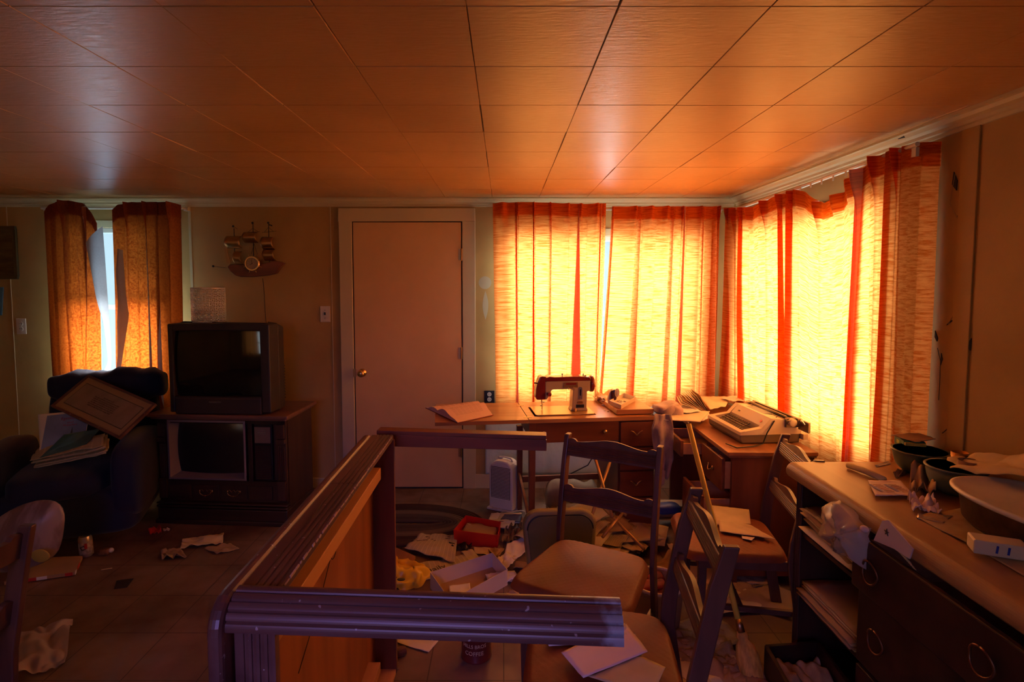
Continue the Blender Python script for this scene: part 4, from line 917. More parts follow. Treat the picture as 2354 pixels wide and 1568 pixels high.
# pale bezel (a sloping surround) and bulging tube
bx0, bx1, bz0, bz1 = -0.365, 0.165, 0.29, 0.685
def ring(mb, A, B):
    (ax0, ax1, az0, az1, ay), (bx0_, bx1_, bz0_, bz1_, by) = A, B
    vs = [(ax0, ay, az0), (ax1, ay, az0), (ax1, ay, az1), (ax0, ay, az1), (bx0_, by, bz0_), (bx1_, by, bz0_), (bx1_, by, bz1_), (bx0_, by, bz1_)]
    mb.add(vs, [(0, 1, 5, 4), (1, 2, 6, 5), (2, 3, 7, 6), (3, 0, 4, 7)])
mb = MB(); ring(mb, (bx0, bx1, bz0, bz1, cy + 0.005), (bx0 + 0.012, bx1 - 0.012, bz0 + 0.012, bz1 - 0.012, cy + 0.002)); ring(mb, (bx0 + 0.012, bx1 - 0.012, bz0 + 0.012, bz1 - 0.012, cy + 0.002), (bx0 + 0.045, bx1 - 0.02, bz0 + 0.035, bz1 - 0.02, cy + 0.075)); mb.build('bezel', mat('grey beige screen surround', (0.30, 0.22, 0.20), 0.4, metal=0.2), CT)
def tube_face(name, x0, x1, z0, z1, y, bulge, m, par):
    def fn(s, t):
        a = s * 2 - 1; b = t * 2 - 1
        return ((x0 + x1) / 2 + a * (x1 - x0) / 2 * (1 - 0.03 * b * b), y - bulge * (1 - 0.5 * a * a - 0.5 * b * b), (z0 + z1) / 2 + b * (z1 - z0) / 2 * (1 - 0.03 * a * a))
    mb = MB(); mb.grid(fn, 24, 24); return mb.build(name, m, par, smooth=True)
tube_face('screen', bx0 + 0.035, bx1 - 0.01, bz0 + 0.025, bz1 - 0.01, cy + 0.072, 0.035, M['screen2'], CT)
cp = fb(0.215, 0.335, 0.29, 0.685, 0.02, 0.04, M['black'], 'control_panel')
lab = fb(0.222, 0.328, 0.54, 0.645, 0.012, 0.02, mat('aged metal label panel', (0.24, 0.17, 0.13), 0.4, metal=0.3), 'label_plate', cp, 0.001)
for k in range(3): fb(0.245, 0.30, 0.625 - k * 0.012, 0.6285 - k * 0.012, 0.009, 0.013, M['steel'], 'tuner_slot', cp, 0)
mb = MB()
for i in range(12):
    for j in range(20): mb.cbox((0.228 + i * 0.0085, cy + 0.017, 0.305 + j * 0.0112), (0.004, 0.004, 0.005))
o = mb.build('speaker_grille', mat('rust speaker cloth', (0.10, 0.035, 0.025), 0.8), cp); o['kind'] = 'stuff'
for k, (x0, x1) in enumerate(((-0.37, -0.215), (-0.20, -0.025), (-0.01, 0.165), (0.18, 0.335))):
    dw = fb(x0, x1, 0.165, 0.255, 0.004, 0.014, M['wood_dark'], 'drawer_front')
    if k in (1, 2):
        xc = (x0 + x1) / 2; mb = MB()
        pts = [(xc + 0.038 * math.cos(math.pi + math.pi * i / 12) , cy - 0.008, 0.212 + 0.022 * math.sin(math.pi + math.pi * i / 12)) for i in range(13)]
        mb.tube(pts, 0.0028, 8); mb.ball((xc - 0.042, cy, 0.216), (0.008, 0.004, 0.010), 10, 6); mb.ball((xc + 0.042, cy, 0.216), (0.008, 0.004, 0.010), 10, 6); mb.ball((xc, cy - 0.01, 0.190), (0.009, 0.004, 0.005), 10, 6)
        mb.tube([(xc + 0.04 * t, cy - 0.001, 0.222 + 0.008 * math.cos(t * 9)) for t in [-1 + i / 6 for i in range(13)]], 0.002, 6)
        mb.build('handle', M['brassdull'], dw, smooth=True)
# upper tube television
TV = thing('television', 'black tube television with reflections, sitting on the console television', 'television', (-1.825, 3.70, chh + 0.001), R(-3))
tw, th = 0.67, 0.585; fy = -0.12
poly = [(fy + 0.0, 0.03), (fy + 0.02, 0.005), (fy + 0.12, 0.0), (fy + 0.12, th), (fy, th), (fy - 0.012, 0.14)]
def tprof(x0, x1, poly): mb = MB(); mb.prism(poly, x1 - x0, Matrix(((0, 0, 1, x0), (1, 0, 0, 0), (0, 1, 0, 0), (0, 0, 0, 1)))); return mb
mb = MB(); b_ = 0.030
def slab(x0, x1, z0, z1, ya_, yb_): mb.box((x0, ya_, z0), (x1, yb_, z1))
slab(-tw / 2, -tw / 2 + 0.035, 0.01, th, fy, fy + .13); slab(tw / 2 - 0.06, tw / 2, 0.01, th, fy, fy + .13); slab(-tw / 2 + 0.035, tw / 2 - .06, th - 0.045, th, fy, fy + .13); slab(-tw / 2 + 0.035, tw / 2 - .06, 0.0, 0.115, fy - .004, fy + .13)
mb.build('front_case', M['tvcase'], TV, bevel=0.008)
mb = MB()
A = [(-tw / 2 + .002, th - 0.002), (tw / 2 - .002, th - .002), (tw / 2 - .002, 0.0), (-tw / 2 + .002, 0.0)]
Bk = [(-tw / 2 + .13, th - 0.10), (tw / 2 - .13, th - .10), (tw / 2 - .13, 0.0), (-tw / 2 + .13, 0.0)]
Md = [(-tw / 2 + .02, th - 0.03), (tw / 2 - .02, th - .03), (tw / 2 - .02, 0.0), (-tw / 2 + .02, 0.0)]
vs = [(x, fy + .13, z) for x, z in A] + [(x, fy + .25, z) for x, z in Md] + [(x, fy + .43, z) for x, z in Bk]
mb.add(vs, [(i, (i + 1) % 4, 4 + (i + 1) % 4, 4 + i) for i in range(4)] + [(4 + i, 4 + (i + 1) % 4, 8 + (i + 1) % 4, 8 + i) for i in range(4)] + [(8, 9, 10, 11), (3, 2, 1, 0)])
bc = mb.build('rear_case', M['tvcase'], TV, bevel=0.012)
mb = MB()
for k in range(12): mb.bar((tw / 2 - 0.020 - 0.002, fy + .262, 0.06 + k * 0.02), (tw / 2 - 0.085, fy + .37, 0.06 + k * 0.02), 0.004, 0.006)
mb.build('vent', M['black'], bc)['kind'] = 'stuff'
tube_face('screen', -tw / 2 + 0.030, tw / 2 - 0.055, 0.112, th - 0.04, fy + 0.030, 0.022, M['screen'], TV)
MB().box((-tw / 2 + .04, fy - .0055, 0.100), (tw / 2 - .065, fy - .003, 0.102)).build('door_line', M['wood_chair'], TV)
words('MAGNAVOX', 0.014, Matrix.Translation((-0.03, fy - 0.0055, 0.080)) @ Matrix.Rotation(R(90), 4, 'X'), M['steel'], TV)
# ------------------------------------------------------------------ armchair
AC = thing('armchair', 'dark navy blue upholstered armchair in the left corner under the window', 'armchair', (-2.68, 3.46, 0), R(20))
M['navy'] = mat('navy blue velvet upholstery', (0.006, 0.011, 0.055), 0.75, 0.3, sheen=0.2, bump=0.2, bscale=120)
def cushion(c, size, puff, name, m, par, rot=None, n=14, wr=0.0, seed=0, ex=5):
    c = Vector(c); sx, sy, sz = [k / 2 for k in size]; mb = MB()
    bm = bmesh.new(); bmesh.ops.create_cube(bm, size=2); bmesh.ops.subdivide_edges(bm, edges=bm.edges, cuts=n, use_grid_fill=True)
    bm.verts.ensure_lookup_table(); idx = {}
    vs = []
    for i, v in enumerate(bm.verts):
        a, b, d = v.co; k = (abs(a) ** ex + abs(b) ** ex + abs(d) ** ex) ** (1 / ex)
        a, b, d = a / k, b / k, d / k
        p = Vector((a * sx * (1 + puff[0] * (1 - b * b) * (1 - d * d)), b * sy * (1 + puff[1] * (1 - a * a) * (1 - d * d)), d * sz * (1 + puff[2] * (1 - a * a) * (1 - b * b))))
        if wr: p += Vector((0, 0, 1)) * wr * noise.noise(Vector((p.x * 14 + seed, p.y * 5, p.z * 4))) + Vector((0, -1, 0)) * wr * noise.noise(Vector((p.x * 16, p.y * 5, p.z * 7 + seed)))
        if rot is not None: p = rot @ p
        vs.append(c + p); idx[v] = i
    fs = [tuple(idx[v] for v in f.verts) for f in bm.faces]; bm.free()
    mb.add(vs, fs); return mb.build(name, m, par, smooth=True)
cushion((0, -0.02, 0.24), (0.80, 0.72, 0.28), (0, 0, 0), 'base', M['navy'], AC, ex=9)
cushion((0, -0.08, 0.40), (0.52, 0.60, 0.17), (0, 0.03, 0.25), 'seat_cushion', M['navy'], AC, wr=0.01)
for s_ in (-1, 1):
    cushion((s_ * 0.345, -0.06, 0.40), (0.17, 0.66, 0.44), (0.05, 0, 0.06), 'armrest', M['navy'], AC, ex=5)
cushion((0.08, 0.30, 0.60), (0.62, 0.20, 0.66), (0, 0.2, 0.02), 'backrest', M['navy'], AC, rot=Matrix.Rotation(R(-10), 3, 'X'), wr=0.012, seed=3)
cushion((0.12, 0.28, 0.885), (0.66, 0.26, 0.19), (0, 0.1, 0.22), 'head_pillow', M['navy'], AC, rot=Matrix.Rotation(R(-6), 3, 'X'), wr=0.03, seed=8)
# ------------------------------------------------------------------ generic sheets
def sheet_pts(P4, wr=0.004, n=14, seed=0, curl=0, fold=0):
    a, b, c, d = [Vector(p) for p in P4]           # a->b->c->d around
    nrm = (b - a).cross(d - a).normalized()
    if nrm.z < 0 : nrm = -nrm
    def fn(s, t):
        p = a.lerp(b, s).lerp(d.lerp(c, s), t)
        e = (abs(s - .5) * 2) ** 3 + (abs(t - .5) * 2) ** 3
        h = wr * noise.noise(Vector((s * 2.3 + seed, t * 2.1, seed * 1.7))) * 2 + wr * 0.6 * noise.noise(Vector((s * 6 + seed, t * 6, 3)))
        h += curl * (max(0, s - 0.6) / 0.4) ** 2 + fold * max(0, 1 - abs(s - 0.5) * 8)
        return p + nrm * (abs(h) + 0.0)
    return fn
def sheet(name, label, cat, P4, m='paper', th=0.0012, wr=0.004, seed=0, group=None, n=14, curl=0, fold=0, uv=(1, 1)):
    mb = MB(); mb.grid(sheet_pts(P4, wr, n, seed, curl, fold), n, n)
    c = sum((Vector(p) for p in P4), Vector()) / 4
    mb.v = [p - c for p in mb.v]
    me_o = mb.build(name, M[m], None, smooth=True, solid=th)
    me_o.location = c
    uvl = me_o.data.uv_layers.new(name='uv')
    for l in me_o.data.loops:
        i = l.vertex_index % (n + 1); j = l.vertex_index // (n + 1); uvl.data[l.index].uv = (i / n * uv[0] * 3, j / n * uv[1] * 3)
    tag(me_o, label, cat, group); return me_o
def fq(pts, z=0.003, dz=None):
    return [atz(u, v, z + (dz[i] if dz else 0)) for i, (u, v) in enumerate(pts)]
# framed document leaning in the armchair
fr = [aty(213, 868, 3.62), aty(347, 945, 3.36), aty(275, 1010, 3.22), aty(118, 935, 3.46)]
o_, ex_, ey_ = fr[3], fr[0] - fr[3], fr[2] - fr[3]
FR = thing('framed_document', 'framed brown document tilted across the navy armchair', 'picture frame', (fr[0] + fr[2]) / 2)
wdt, hgt = (fr[2] - fr[3]).length, (fr[0] - fr[3]).length
F = frame(fr[3], fr[2] - fr[3], fr[0] - fr[3])
if F.to_3x3().col[2].y > 0: pass
mb = MB(); t_ = 0.014
for p, q in (((0, 0), (wdt, t_)), ((0, hgt - t_), (wdt, hgt)), ((0, t_), (t_, hgt - t_)), ((wdt - t_, t_), (wdt, hgt - t_))): mb.box((p[0], p[1], -0.008), (q[0], q[1], 0.010), F)
mb.build('frame', M['wood_flute_x'], FR, bevel=0.003, world=True)
MB().box((t_, t_, -0.006), (wdt - t_, hgt - t_, 0.002), F).build('mat_board', mat('tan mat board', (0.40, 0.26, 0.13), 0.7), FR, world=True)
k = 0.05; ml = mat('dark mat line', (0.12, 0.09, 0.05), 0.7)
MB().box((k, k, 0.002), (wdt - k, hgt - k, 0.003), F).build('mat_line', ml, FR, world=True)
MB().box((k + 0.005, k + 0.005, 0.003), (wdt - k - .005, hgt - k - .005, 0.004), F).build('document', mat('brown parchment', (0.36, 0.25, 0.16), 0.75, var=0.2, vscale=12), FR, world=True)
txt = 'Be it known to all\n' + '\n'.join(['that this certificate is granted and recorded', 'with the rights and honours belonging to it', 'in witness of which the seal and names of', 'the officers are set hereto on this day of', 'the month and year written here below and', 'entered in the book of the county clerk'])
words(txt, 0.013, F @ Matrix.Translation((wdt / 2, hgt / 2 + 0.004, 0.0045)), mat('faded sepia ink', (0.16, 0.10, 0.06), 0.8), FR, 'handwriting', world=True)
# magazines on the armchair
mg = [aty(80, 960, 3.36), aty(184, 950, 3.42), aty(190, 1046, 3.30), aty(86, 1058, 3.24)]
MG = thing('magazine', 'blue magazine with a castle tower on the cover standing in the armchair', 'magazine', sum(mg, Vector()) / 4)
F = frame(mg[3], mg[2] - mg[3], mg[0] - mg[3]); wd, hg = (mg[2] - mg[3]).length, (mg[0] - mg[3]).length
MB().box((0, 0, -0.004), (wd, hg, 0.0), F).build('pages', M['paper_w'], MG, world=True)
cv = MB().box((0.008, 0.004, 0.0), (wd - .002, hg - 0.002, 0.0012), F).build('cover', mat('pale blue sky print', (0.26, 0.36, 0.68), 0.35, var=0.35, vscale=5), MG, world=True)
mb = MB(); mb.prism([(.01, .006), (wd - .004, .006), (wd - .004, .12), (wd * .8, .10), (wd * .70, .115), (wd * .69, .145), (wd * .665, .185), (wd * .64, .145), (wd * .62, .11), (wd * .4, .085), (wd * .25, .05), (.01, .035)], 0.0008, F @ Matrix.Translation((0, 0, 0.0013)))
mb.build('castle_picture', mat('dark castle print', (0.02, 0.03, 0.05), 0.5), MG, world=True)
rd = mat('dark red lettering', (0.30, 0.03, 0.05), 0.6)
words('Egeskovet', 0.026, F @ Matrix.Translation((wd * .60, hg - 0.032, 0.0013)), rd, MG, world=True)
words('mod\nMiddelfart', 0.018, F @ Matrix.Translation((wd * .60, hg - 0.068, 0.0013)), rd, MG, world=True)
sheet('magazine', 'pale magazine whose top edge shows behind the castle magazine', 'magazine', [p + Vector((0.0, 0.025, 0.012)) for p in mg], 'paper_w', 0.004, 0.001, 4)
base = [aty(72, 1068, 3.16), aty(240, 1035, 3.14), aty(245, 1005, 3.34), aty(95, 1035, 3.34)]
nms = ['open newspaper with dark green picture lying on top of the armchair seat stack', 'buff newspaper second in the stack on the armchair', 'orange edged newspaper in the middle of the armchair stack', 'thick folded newspaper near the bottom of the armchair stack', 'lowest newspaper of the stack on the armchair seat']
M['teal'] = mat('dark green teal print', (0.05, 0.14, 0.14), 0.5, var=0.4, vscale=8)
zs = [0.050, 0.036, 0.024, 0.012, 0.0]
for i, nm in enumerate(nms):
    pts = [Vector(p) + Vector((0.012 * (i % 2) - .006, 0.006 * i, zs[i] - 0.03)) for p in base]
    sheet('newspaper', nm, 'newspaper', pts, 'news' if i not in (2,) else 'paper_y', 0.008 if i else 0.003, 0.010, i + 3, 'newspapers on the armchair', uv=(.6, .6))
g = [aty(88, 1056, 3.17), aty(150, 998, 3.20), aty(232, 985, 3.34), aty(200, 1020, 3.22)]
sheet('folded_map', 'dark teal folded picture page propped open on the armchair newspapers', 'map', g, 'teal', 0.003, 0.008, 12)
# ------------------------------------------------------------------ wall pieces
def plate(c, w, h, m, name, label, cat, kind):
    t = thing(name, label, cat, c)
    mb = MB(); mb.cbox(Vector(c) + Vector((0, -0.003, 0)), (w, 0.006, h)); mb.build('plate', M[m], t, bevel=0.002, world=True)
    if kind == 'switch':
        MB().cbox(Vector(c) + Vector((0, -0.010, 0.003)), (0.009, 0.012, 0.020)).build('toggle', M['black'], t, world=True)
        for s_ in (-1, 1): MB().ball(Vector(c) + Vector((0, -0.006, s_ * 0.030)), 0.0035, 8, 6).build('screw', M['steel'], t, world=True)
    else:
        for s_ in (-1, 1):
            b = Vector(c) + Vector((0, -0.007, s_ * 0.020))
            mb = MB(); mb.lathe([(0.0165, 0), (0.0165, 0.003), (0, 0.003)], b, 18, Matrix.Rotation(R(90), 4, 'X')); r_ = mb.build('socket', M['ivory'], t, world=True)
            for x in (-1, 1):
                MB().cbox(b + Vector((x * 0.006, -0.004, 0.002)), (0.0025, 0.002, 0.009)).build('slot', M['ink'], r_).location = -t.location
    return t
plate(aty(748, 722, YB), 0.075, 0.120, 'ivory', 'light_switch', 'ivory light switch plate on the wall left of the door', 'light switch', 'switch')
plate(aty(50, 750, YB), 0.072, 0.118, 'ivory', 'wall_outlet', 'ivory power outlet on the left wall section beside the window', 'outlet', 'outlet')
plate(aty(1125, 912, YB), 0.078, 0.095, 'black', 'wall_outlet', 'dark power outlet between the door and the orange curtain', 'outlet', 'outlet')
# unpainted outline where something hung
mb = MB(); a = aty(1115, 650, YB)
mb.lathe([(0.048, 0), (0.048, 0.0015), (0, 0.0015)], a, 28, Matrix.Rotation(R(90), 4, 'X')); 
st = mb.build('wall_mark', mat('paler clean patch of wall', (0.50, 0.42, 0.27), 0.7), None); tag(st, 'pale round patch on the wall between door and curtain', 'wall mark')
mb = MB(); b = aty(1116, 702, YB); pts = [(0.022 * math.sin(math.pi * k / 10) , -0.11 + 0.22 * k / 10) for k in range(11)] + [(-0.022 * math.sin(math.pi * k / 10), 0.11 - 0.22 * k / 10) for k in range(1, 10)]
mb.prism(pts, 0.0015, Matrix(((1, 0, 0, b.x), (0, 0, -1, b.y), (0, 1, 0, b.z), (0, 0, 0, 1)))); st = mb.build('wall_mark', st.data.materials[0], None); tag(st, 'pale narrow leaf-shaped patch on the wall below the round one', 'wall mark')
# painting and blue note on the left
PA = thing('painting', 'dark gold landscape painting cut off by the left picture edge', 'painting', aty(-12, 580, YB))
a = aty(38, 520, YB); b = aty(38, 642, YB); x0 = a.x - 0.32
mb = MB(); t_ = 0.022
for p in (((x0, b.z), (a.x, b.z + t_)), ((x0, a.z - t_), (a.x, a.z)), ((x0, b.z + t_), (x0 + t_, a.z - t_)), ((a.x - t_, b.z + t_), (a.x, a.z - t_))): mb.box((p[0][0], YB - 0.022, p[0][1]), (p[1][0], YB - 0.001, p[1][1]))
mb.build('frame', mat('dull olive gold frame', (0.12, 0.085, 0.03), 0.45), PA, bevel=0.003, world=True)
MB().box((x0 + t_, YB - 0.012, b.z + t_), (a.x - t_, YB - 0.004, a.z - t_)).build('canvas', mat('murky gold landscape', (0.20, 0.135, 0.045), 0.5, var=1, col2=(0.06, 0.045, 0.02), vscale=6, stretch=(0.5, 1, 3)), PA, world=True)
sheet('note', 'blue paper note pinned below the painting at the left edge', 'note', [aty(-30, 660, YB - .004), aty(9, 660, YB - .004), aty(5, 725, YB - .004), aty(-30, 725, YB - .004)], 'blue_note' if 'blue_note' in M else 'blue', 0.001, 0.0)
# ship wall clock
CK = thing('ship_clock', 'brass and wood sailing ship wall clock above the televisions', 'clock', aty(582, 605, YB))
Yk = YB - 0.045; kp = lambda u, v, y=Yk: aty(u, v, y)
def zc(u, v): return (430 + u / 6.031, 500 + v / 6.031)
outline = [(555, 690), (590, 650), (650, 648), (760, 655), (1060, 640), (1200, 600), (1290, 615), (1345, 632), (1290, 690), (1230, 780), (1100, 805), (900, 825), (740, 825), (660, 800), (600, 750)]
pts = [kp(*zc(u, v)) for u, v in outline]
mb = MB(); mb.prism([(p.x, p.z) for p in pts], 0.040, Matrix(((1, 0, 0, 0), (0, 0, 1, Yk), (0, 1, 0, 0), (0, 0, 0, 1)))); mb.build('hull', M['wood_red'], CK, bevel=0.005, world=True)
def sail(u0, u1, v0, v1, lean=12, flip=1):
    A = kp(*zc(u0, v0)); B = kp(*zc(u1, v0)); Cc = kp(*zc(u0, v1))
    h = A.z - Cc.z; w_ = B.x - A.x
    mb = MB()
    def fn(s, t):
        a = (t - .5) * 2.0; off = 0.030 * (1 - a * a)
        return Vector((A.x + w_ * s + flip * (a * a) * 0.008 + t * 0.006, Yk - 0.0 - off, A.z - h * t))
    mb.grid(fn, 6, 14); mb.build('sail', M['brassdull'], CK, smooth=True, solid=0.001, world=True)
for a in ((530, 740, 260, 430), (775, 960, 205, 350), (1025, 1190, 270, 440), (1050, 1210, 440, 600), (640, 750, 470, 650)): sail(*a)
mb = MB(); A = kp(*zc(545, 430)); B = kp(*zc(600, 640)); 
mb.prism([(A.x - .01, A.z), (A.x + 0.006, A.z), (B.x + .008, B.z), (B.x - 0.022, B.z)], 0.002, Matrix(((1, 0, 0, 0), (0, 0, 1, Yk - .01), (0, 1, 0, 0), (0, 0, 0, 1)))); mb.build('jib_sail', M['brassdull'], CK, world=True)
for u, v0, v1 in ((650, 150, 640), (912, 85, 560), (1130, 80, 620)):
    MB().tube([kp(*zc(u, v0)), kp(*zc(u + 12, v1))], 0.0028, 6).build('mast', M['black'], CK, world=True)
for u, v in ((640, 122), (908, 76), (1125, 74), (362, 676)):
    MB().ball(kp(*zc(u, v)), 0.0085, 10, 8).build('mast_ball', M['black'], CK, smooth=True, world=True)
for l in (((362, 676), (545, 700)), ((780, 208), (1010, 198)), ((1040, 208), (1240, 190)), ((912, 150), (990, 200)), ((912, 150), (840, 205)), ((1130, 135), (1200, 195)), ((1130, 135), (1070, 205)), ((930, 365), (890, 510)), ((930, 365), (975, 510)), ((640, 122), (700, 160))):
    MB().tube([kp(*zc(*l[0])), kp(*zc(*l[1]))], 0.0013, 5).build('rigging', M['black'], CK, world=True)
mb = MB(); mb.prism([(0, 0), (0.028, -0.008), (0.026, -0.018), (0.004, -0.010)], 0.001, Matrix(((1, 0, 0, kp(*zc(1130, 90)).x), (0, 0, 1, Yk), (0, 1, 0, kp(*zc(1130, 90)).z), (0, 0, 0, 1)))); mb.build('pennant', M['black'], CK, world=True)
cc = kp(*zc(918, 640)); cc.y = Yk - 0.006; rr = 0.056
mb = MB(); mb.lathe([(rr, 0.0), (rr, 0.014), (rr - 0.004, 0.020), (rr - 0.012, 0.020), (rr - 0.014, 0.012), (0, 0.012)], cc, 36, Matrix.Rotation(R(90), 4, 'X')); mb.build('rim', M['brass'], CK, smooth=False, world=True)
mb = MB(); mb.lathe([(rr - 0.0145, 0), (rr - 0.0145, 0.0015), (0, 0.0015)], cc + Vector((0, -0.0115, 0)), 30, Matrix.Rotation(R(90), 4, 'X')); dl = mb.build('dial', mat('aged clock dial', (0.46, 0.33, 0.20), 0.4), CK, world=True)
cl = CK.location
def hand(ang, L, w_, nm):
    d = Vector((math.sin(R(ang)), 0, math.cos(R(ang)))); p = cc + Vector((0, -0.0145, 0))
    o = MB().bar(p - d * 0.004, p + d * L, w_, 0.001, up=(0, 1, 0)).build(nm, M['ink'], dl); o.location = -cl
hand(-8, 0.030, 0.002, 'minute_hand'); hand(238, 0.022, 0.0028, 'hour_hand')
mb = MB()
for k in range(12):
    d = Vector((math.sin(R(30 * k)), 0, math.cos(R(30 * k)))); p = cc + Vector((0, -0.0135, 0)); mb.bar(p + d * 0.032, p + d * 0.038, 0.0016, 0.0008, up=(0, 1, 0))
o = mb.build('hour_marks', M['ink'], dl); o.location = -cl
for k in range(8):
    d = Vector((math.sin(R(22 + 45 * k)), 0, math.cos(R(22 + 45 * k)))); MB().tube([cc + d * (rr - 0.002) + Vector((0, -.008, 0)), cc + d * (rr + 0.008) + Vector((0, -.008, 0)), cc + d * (rr + 0.016) + Vector((0, -.008, 0))], [0.0022, 0.0034, 0.002], 6).build('spoke', M['brass'], CK, world=True)
MB().tube([aty(604, 640, YB - .006), aty(608, 680, YB - .004), aty(609, 712, YB - .004), aty(612, 745, YB - .004)], 0.002, 6).build('power_cord', M['ink'], CK, world=True)
# perforated lamp shade on the television
SHD = thing('lamp_shade', 'white perforated metal lamp shade with square lattice pattern on the television', 'lampshade', (-2.0, 3.80, 1.318))
def shade():
    mb = MB(); rad = 0.105; H = 0.225; n = 18; rows = 7; cellw = 2 * math.pi * rad / n; cellh = H / rows; t = 0.0018
    def P_(s, z): a = s / rad; return Vector((rad * math.cos(a), rad * math.sin(a), z))
    def strip(s0, z0, s1, z1):   # rectangle in unrolled coordinates
        m_ = max(1, int((s1 - s0) / 0.008)); vs = []; fs = []
        for i in range(m_ + 1):
            s = s0 + (s1 - s0) * i / m_
            vs += [P_(s, z0), P_(s, z1)]
        for i in range(m_): fs.append((2 * i, 2 * i + 2, 2 * i + 3, 2 * i + 1))
        mb.add(vs, fs)
    w_ = 0.0038
    for i in range(n):
        s0 = i * cellw; sc = s0 + cellw / 2
        strip(s0 - w_ / 2, 0, s0 + w_ / 2, H)
        for j in range(rows):
            z0 = j * cellh; zc_ = z0 + cellh / 2
            strip(s0, z0 - w_ / 2, s0 + cellw, z0 + w_ / 2)
            q = 0.0085
            strip(sc - q, zc_ - q, sc + q, zc_ - q + w_); strip(sc - q, zc_ + q - w_, sc + q, zc_ + q); strip(sc - q, zc_ - q, sc - q + w_, zc_ + q); strip(sc + q - w_, zc_ - q, sc + q, zc_ + q)
            strip(sc - w_ / 2, z0, sc + w_ / 2, zc_ - q); strip(sc - w_ / 2, zc_ + q, sc + w_ / 2, z0 + cellh); strip(s0, zc_ - w_ / 2, sc - q, zc_ + w_ / 2); strip(sc + q, zc_ - w_ / 2, s0 + cellw, zc_ + w_ / 2)
    strip(0, H - w_, 2 * math.pi * rad, H + w_); strip(0, 0, 2 * math.pi * rad, w_)
    return mb
shade().build('lattice', mat('white enamelled lattice metal', (0.95, 0.88, 0.80), 0.28, metal=0.5), SHD, smooth=True, solid=0.0014)
mb = MB(); mb.tube([(0.104 * math.cos(2 * math.pi * k / 30), 0.104 * math.sin(2 * math.pi * k / 30), 0.003) for k in range(31)], 0.0025, 6); mb.build('bottom_ring', M['steel'], SHD)
t = thing('small_box', 'small brown box on the wall shelf edge left of the lampshade', 'box', (-2.30, YB - 0.03, 1.34))
# (box sits on the curtain end bracket behind the television)
MB().box((-2.335, YB - 0.05, 1.335), (-2.265, YB, 1.375)).build('carton', M['kraft'], t, bevel=0.002, world=True)
# ------------------------------------------------------------------ things on the left floor
def can(loc, r, h, label, tilt=(0, 0, 0), prints=True):
    t = thing('drink_can', label, 'can', loc, rot=tilt)
    MB().lathe([(r * .74, 0), (r * .80, 0.003), (r, 0.010), (r, h - 0.014), (r * .82, h - 0.002), (r * .80, h), (r * .76, h - 0.004), (0, h - 0.005)], (0, 0, 0), 28).build('body', mat('silver printed can', (0.52, 0.47, 0.46), 0.3, metal=0.7), t, smooth=True)
    MB().lathe([(r + .0004, 0.02), (r + .0004, h - 0.03)], (0, 0, 0), 28).build('label_band', mat('white and grey can print', (0.60, 0.52, 0.50), 0.4, var=0.6, vscale=50), t, smooth=True)
    F = frame((0, -r - 0.0012, h * .5), (1, 0, 0), (0, 0, 1))
    mb = MB(); q = 0.012
    for a in (((-q, -q), (q, -q + .005)), ((-q, q - .005), (q, q)), ((-q, -q), (-q + .005, q)), ((q - .005, -q), (q, q))): mb.box((*a[0], 0), (*a[1], 0.001), F @ Matrix.Rotation(R(20), 4, 'Z'))
    mb.build('square_mark', M['ink'], t)
    MB().cbox((0.014, -r + .0, h * .58), (0.012, 0.006, 0.03)).build('red_stripe', M['redpl'], t)
    return t
can(atz(200, 1278, 0), 0.034, 0.122, 'silver drink can standing on the floor before the armchair', (0, R(-3), R(15)))
t = thing('figurine', 'small dark and gold ornament lying beside the drink can', 'ornament', atz(240, 1268, 0.02))
cushion((0, 0, 0), (0.07, 0.035, 0.036), (0, 0, 0), 'body', mat('dark mottled ceramic', (0.35, 0.15, 0.06), 0.4, var=0.9, vscale=30), t, n=6, wr=0.008)
MB().ball((0.04, 0, 0.008), 0.014, 10, 8).build('head', M['ivory'], t, smooth=True)
# flat cardboard box with red printed edge
a, b, c_, d_ = atz(10, 1345, 0.006), atz(172, 1322, 0.006), atz(190, 1285, 0.006), atz(60, 1290, 0.006)
PB = thing('pizza_box', 'flattened brown pizza box with red and white printed edge', 'box', (a + c_) / 2)
mb = MB(); vs = [a, b, c_, d_] + [p + Vector((0, 0, 0.018)) for p in (a, b, c_, d_)]; mb.add(vs, [(0, 1, 2, 3), (4, 5, 6, 7), (0, 1, 5, 4), (1, 2, 6, 5), (2, 3, 7, 6), (3, 0, 4, 7)]); mb.build('board', M['kraft'], PB, world=True)
def edge(p, q, f0, f1, m, nm):
    mb = MB(); n_ = Vector(((q - p).y, -(q - p).x, 0)).normalized() * 0.002
    s, e = p.lerp(q, f0) + n_, p.lerp(q, f1) + n_; mb.bar(s + Vector((0, 0, 0.009)), e + Vector((0, 0, 0.009)), 0.002, 0.017); mb.build(nm, M[m], PB, world=True)
edge(a, b, 0.20, 0.45, 'redpl', 'red_print'); edge(a, b, 0.45, 0.6, 'paper_w', 'white_print'); edge(a, b, 0.86, 0.97, 'redpl', 'red_print'); edge(b, c_, 0.3, 0.6, 'redpl', 'red_print'); edge(b, c_, 0.0, 0.15, 'paper_w', 'white_print')
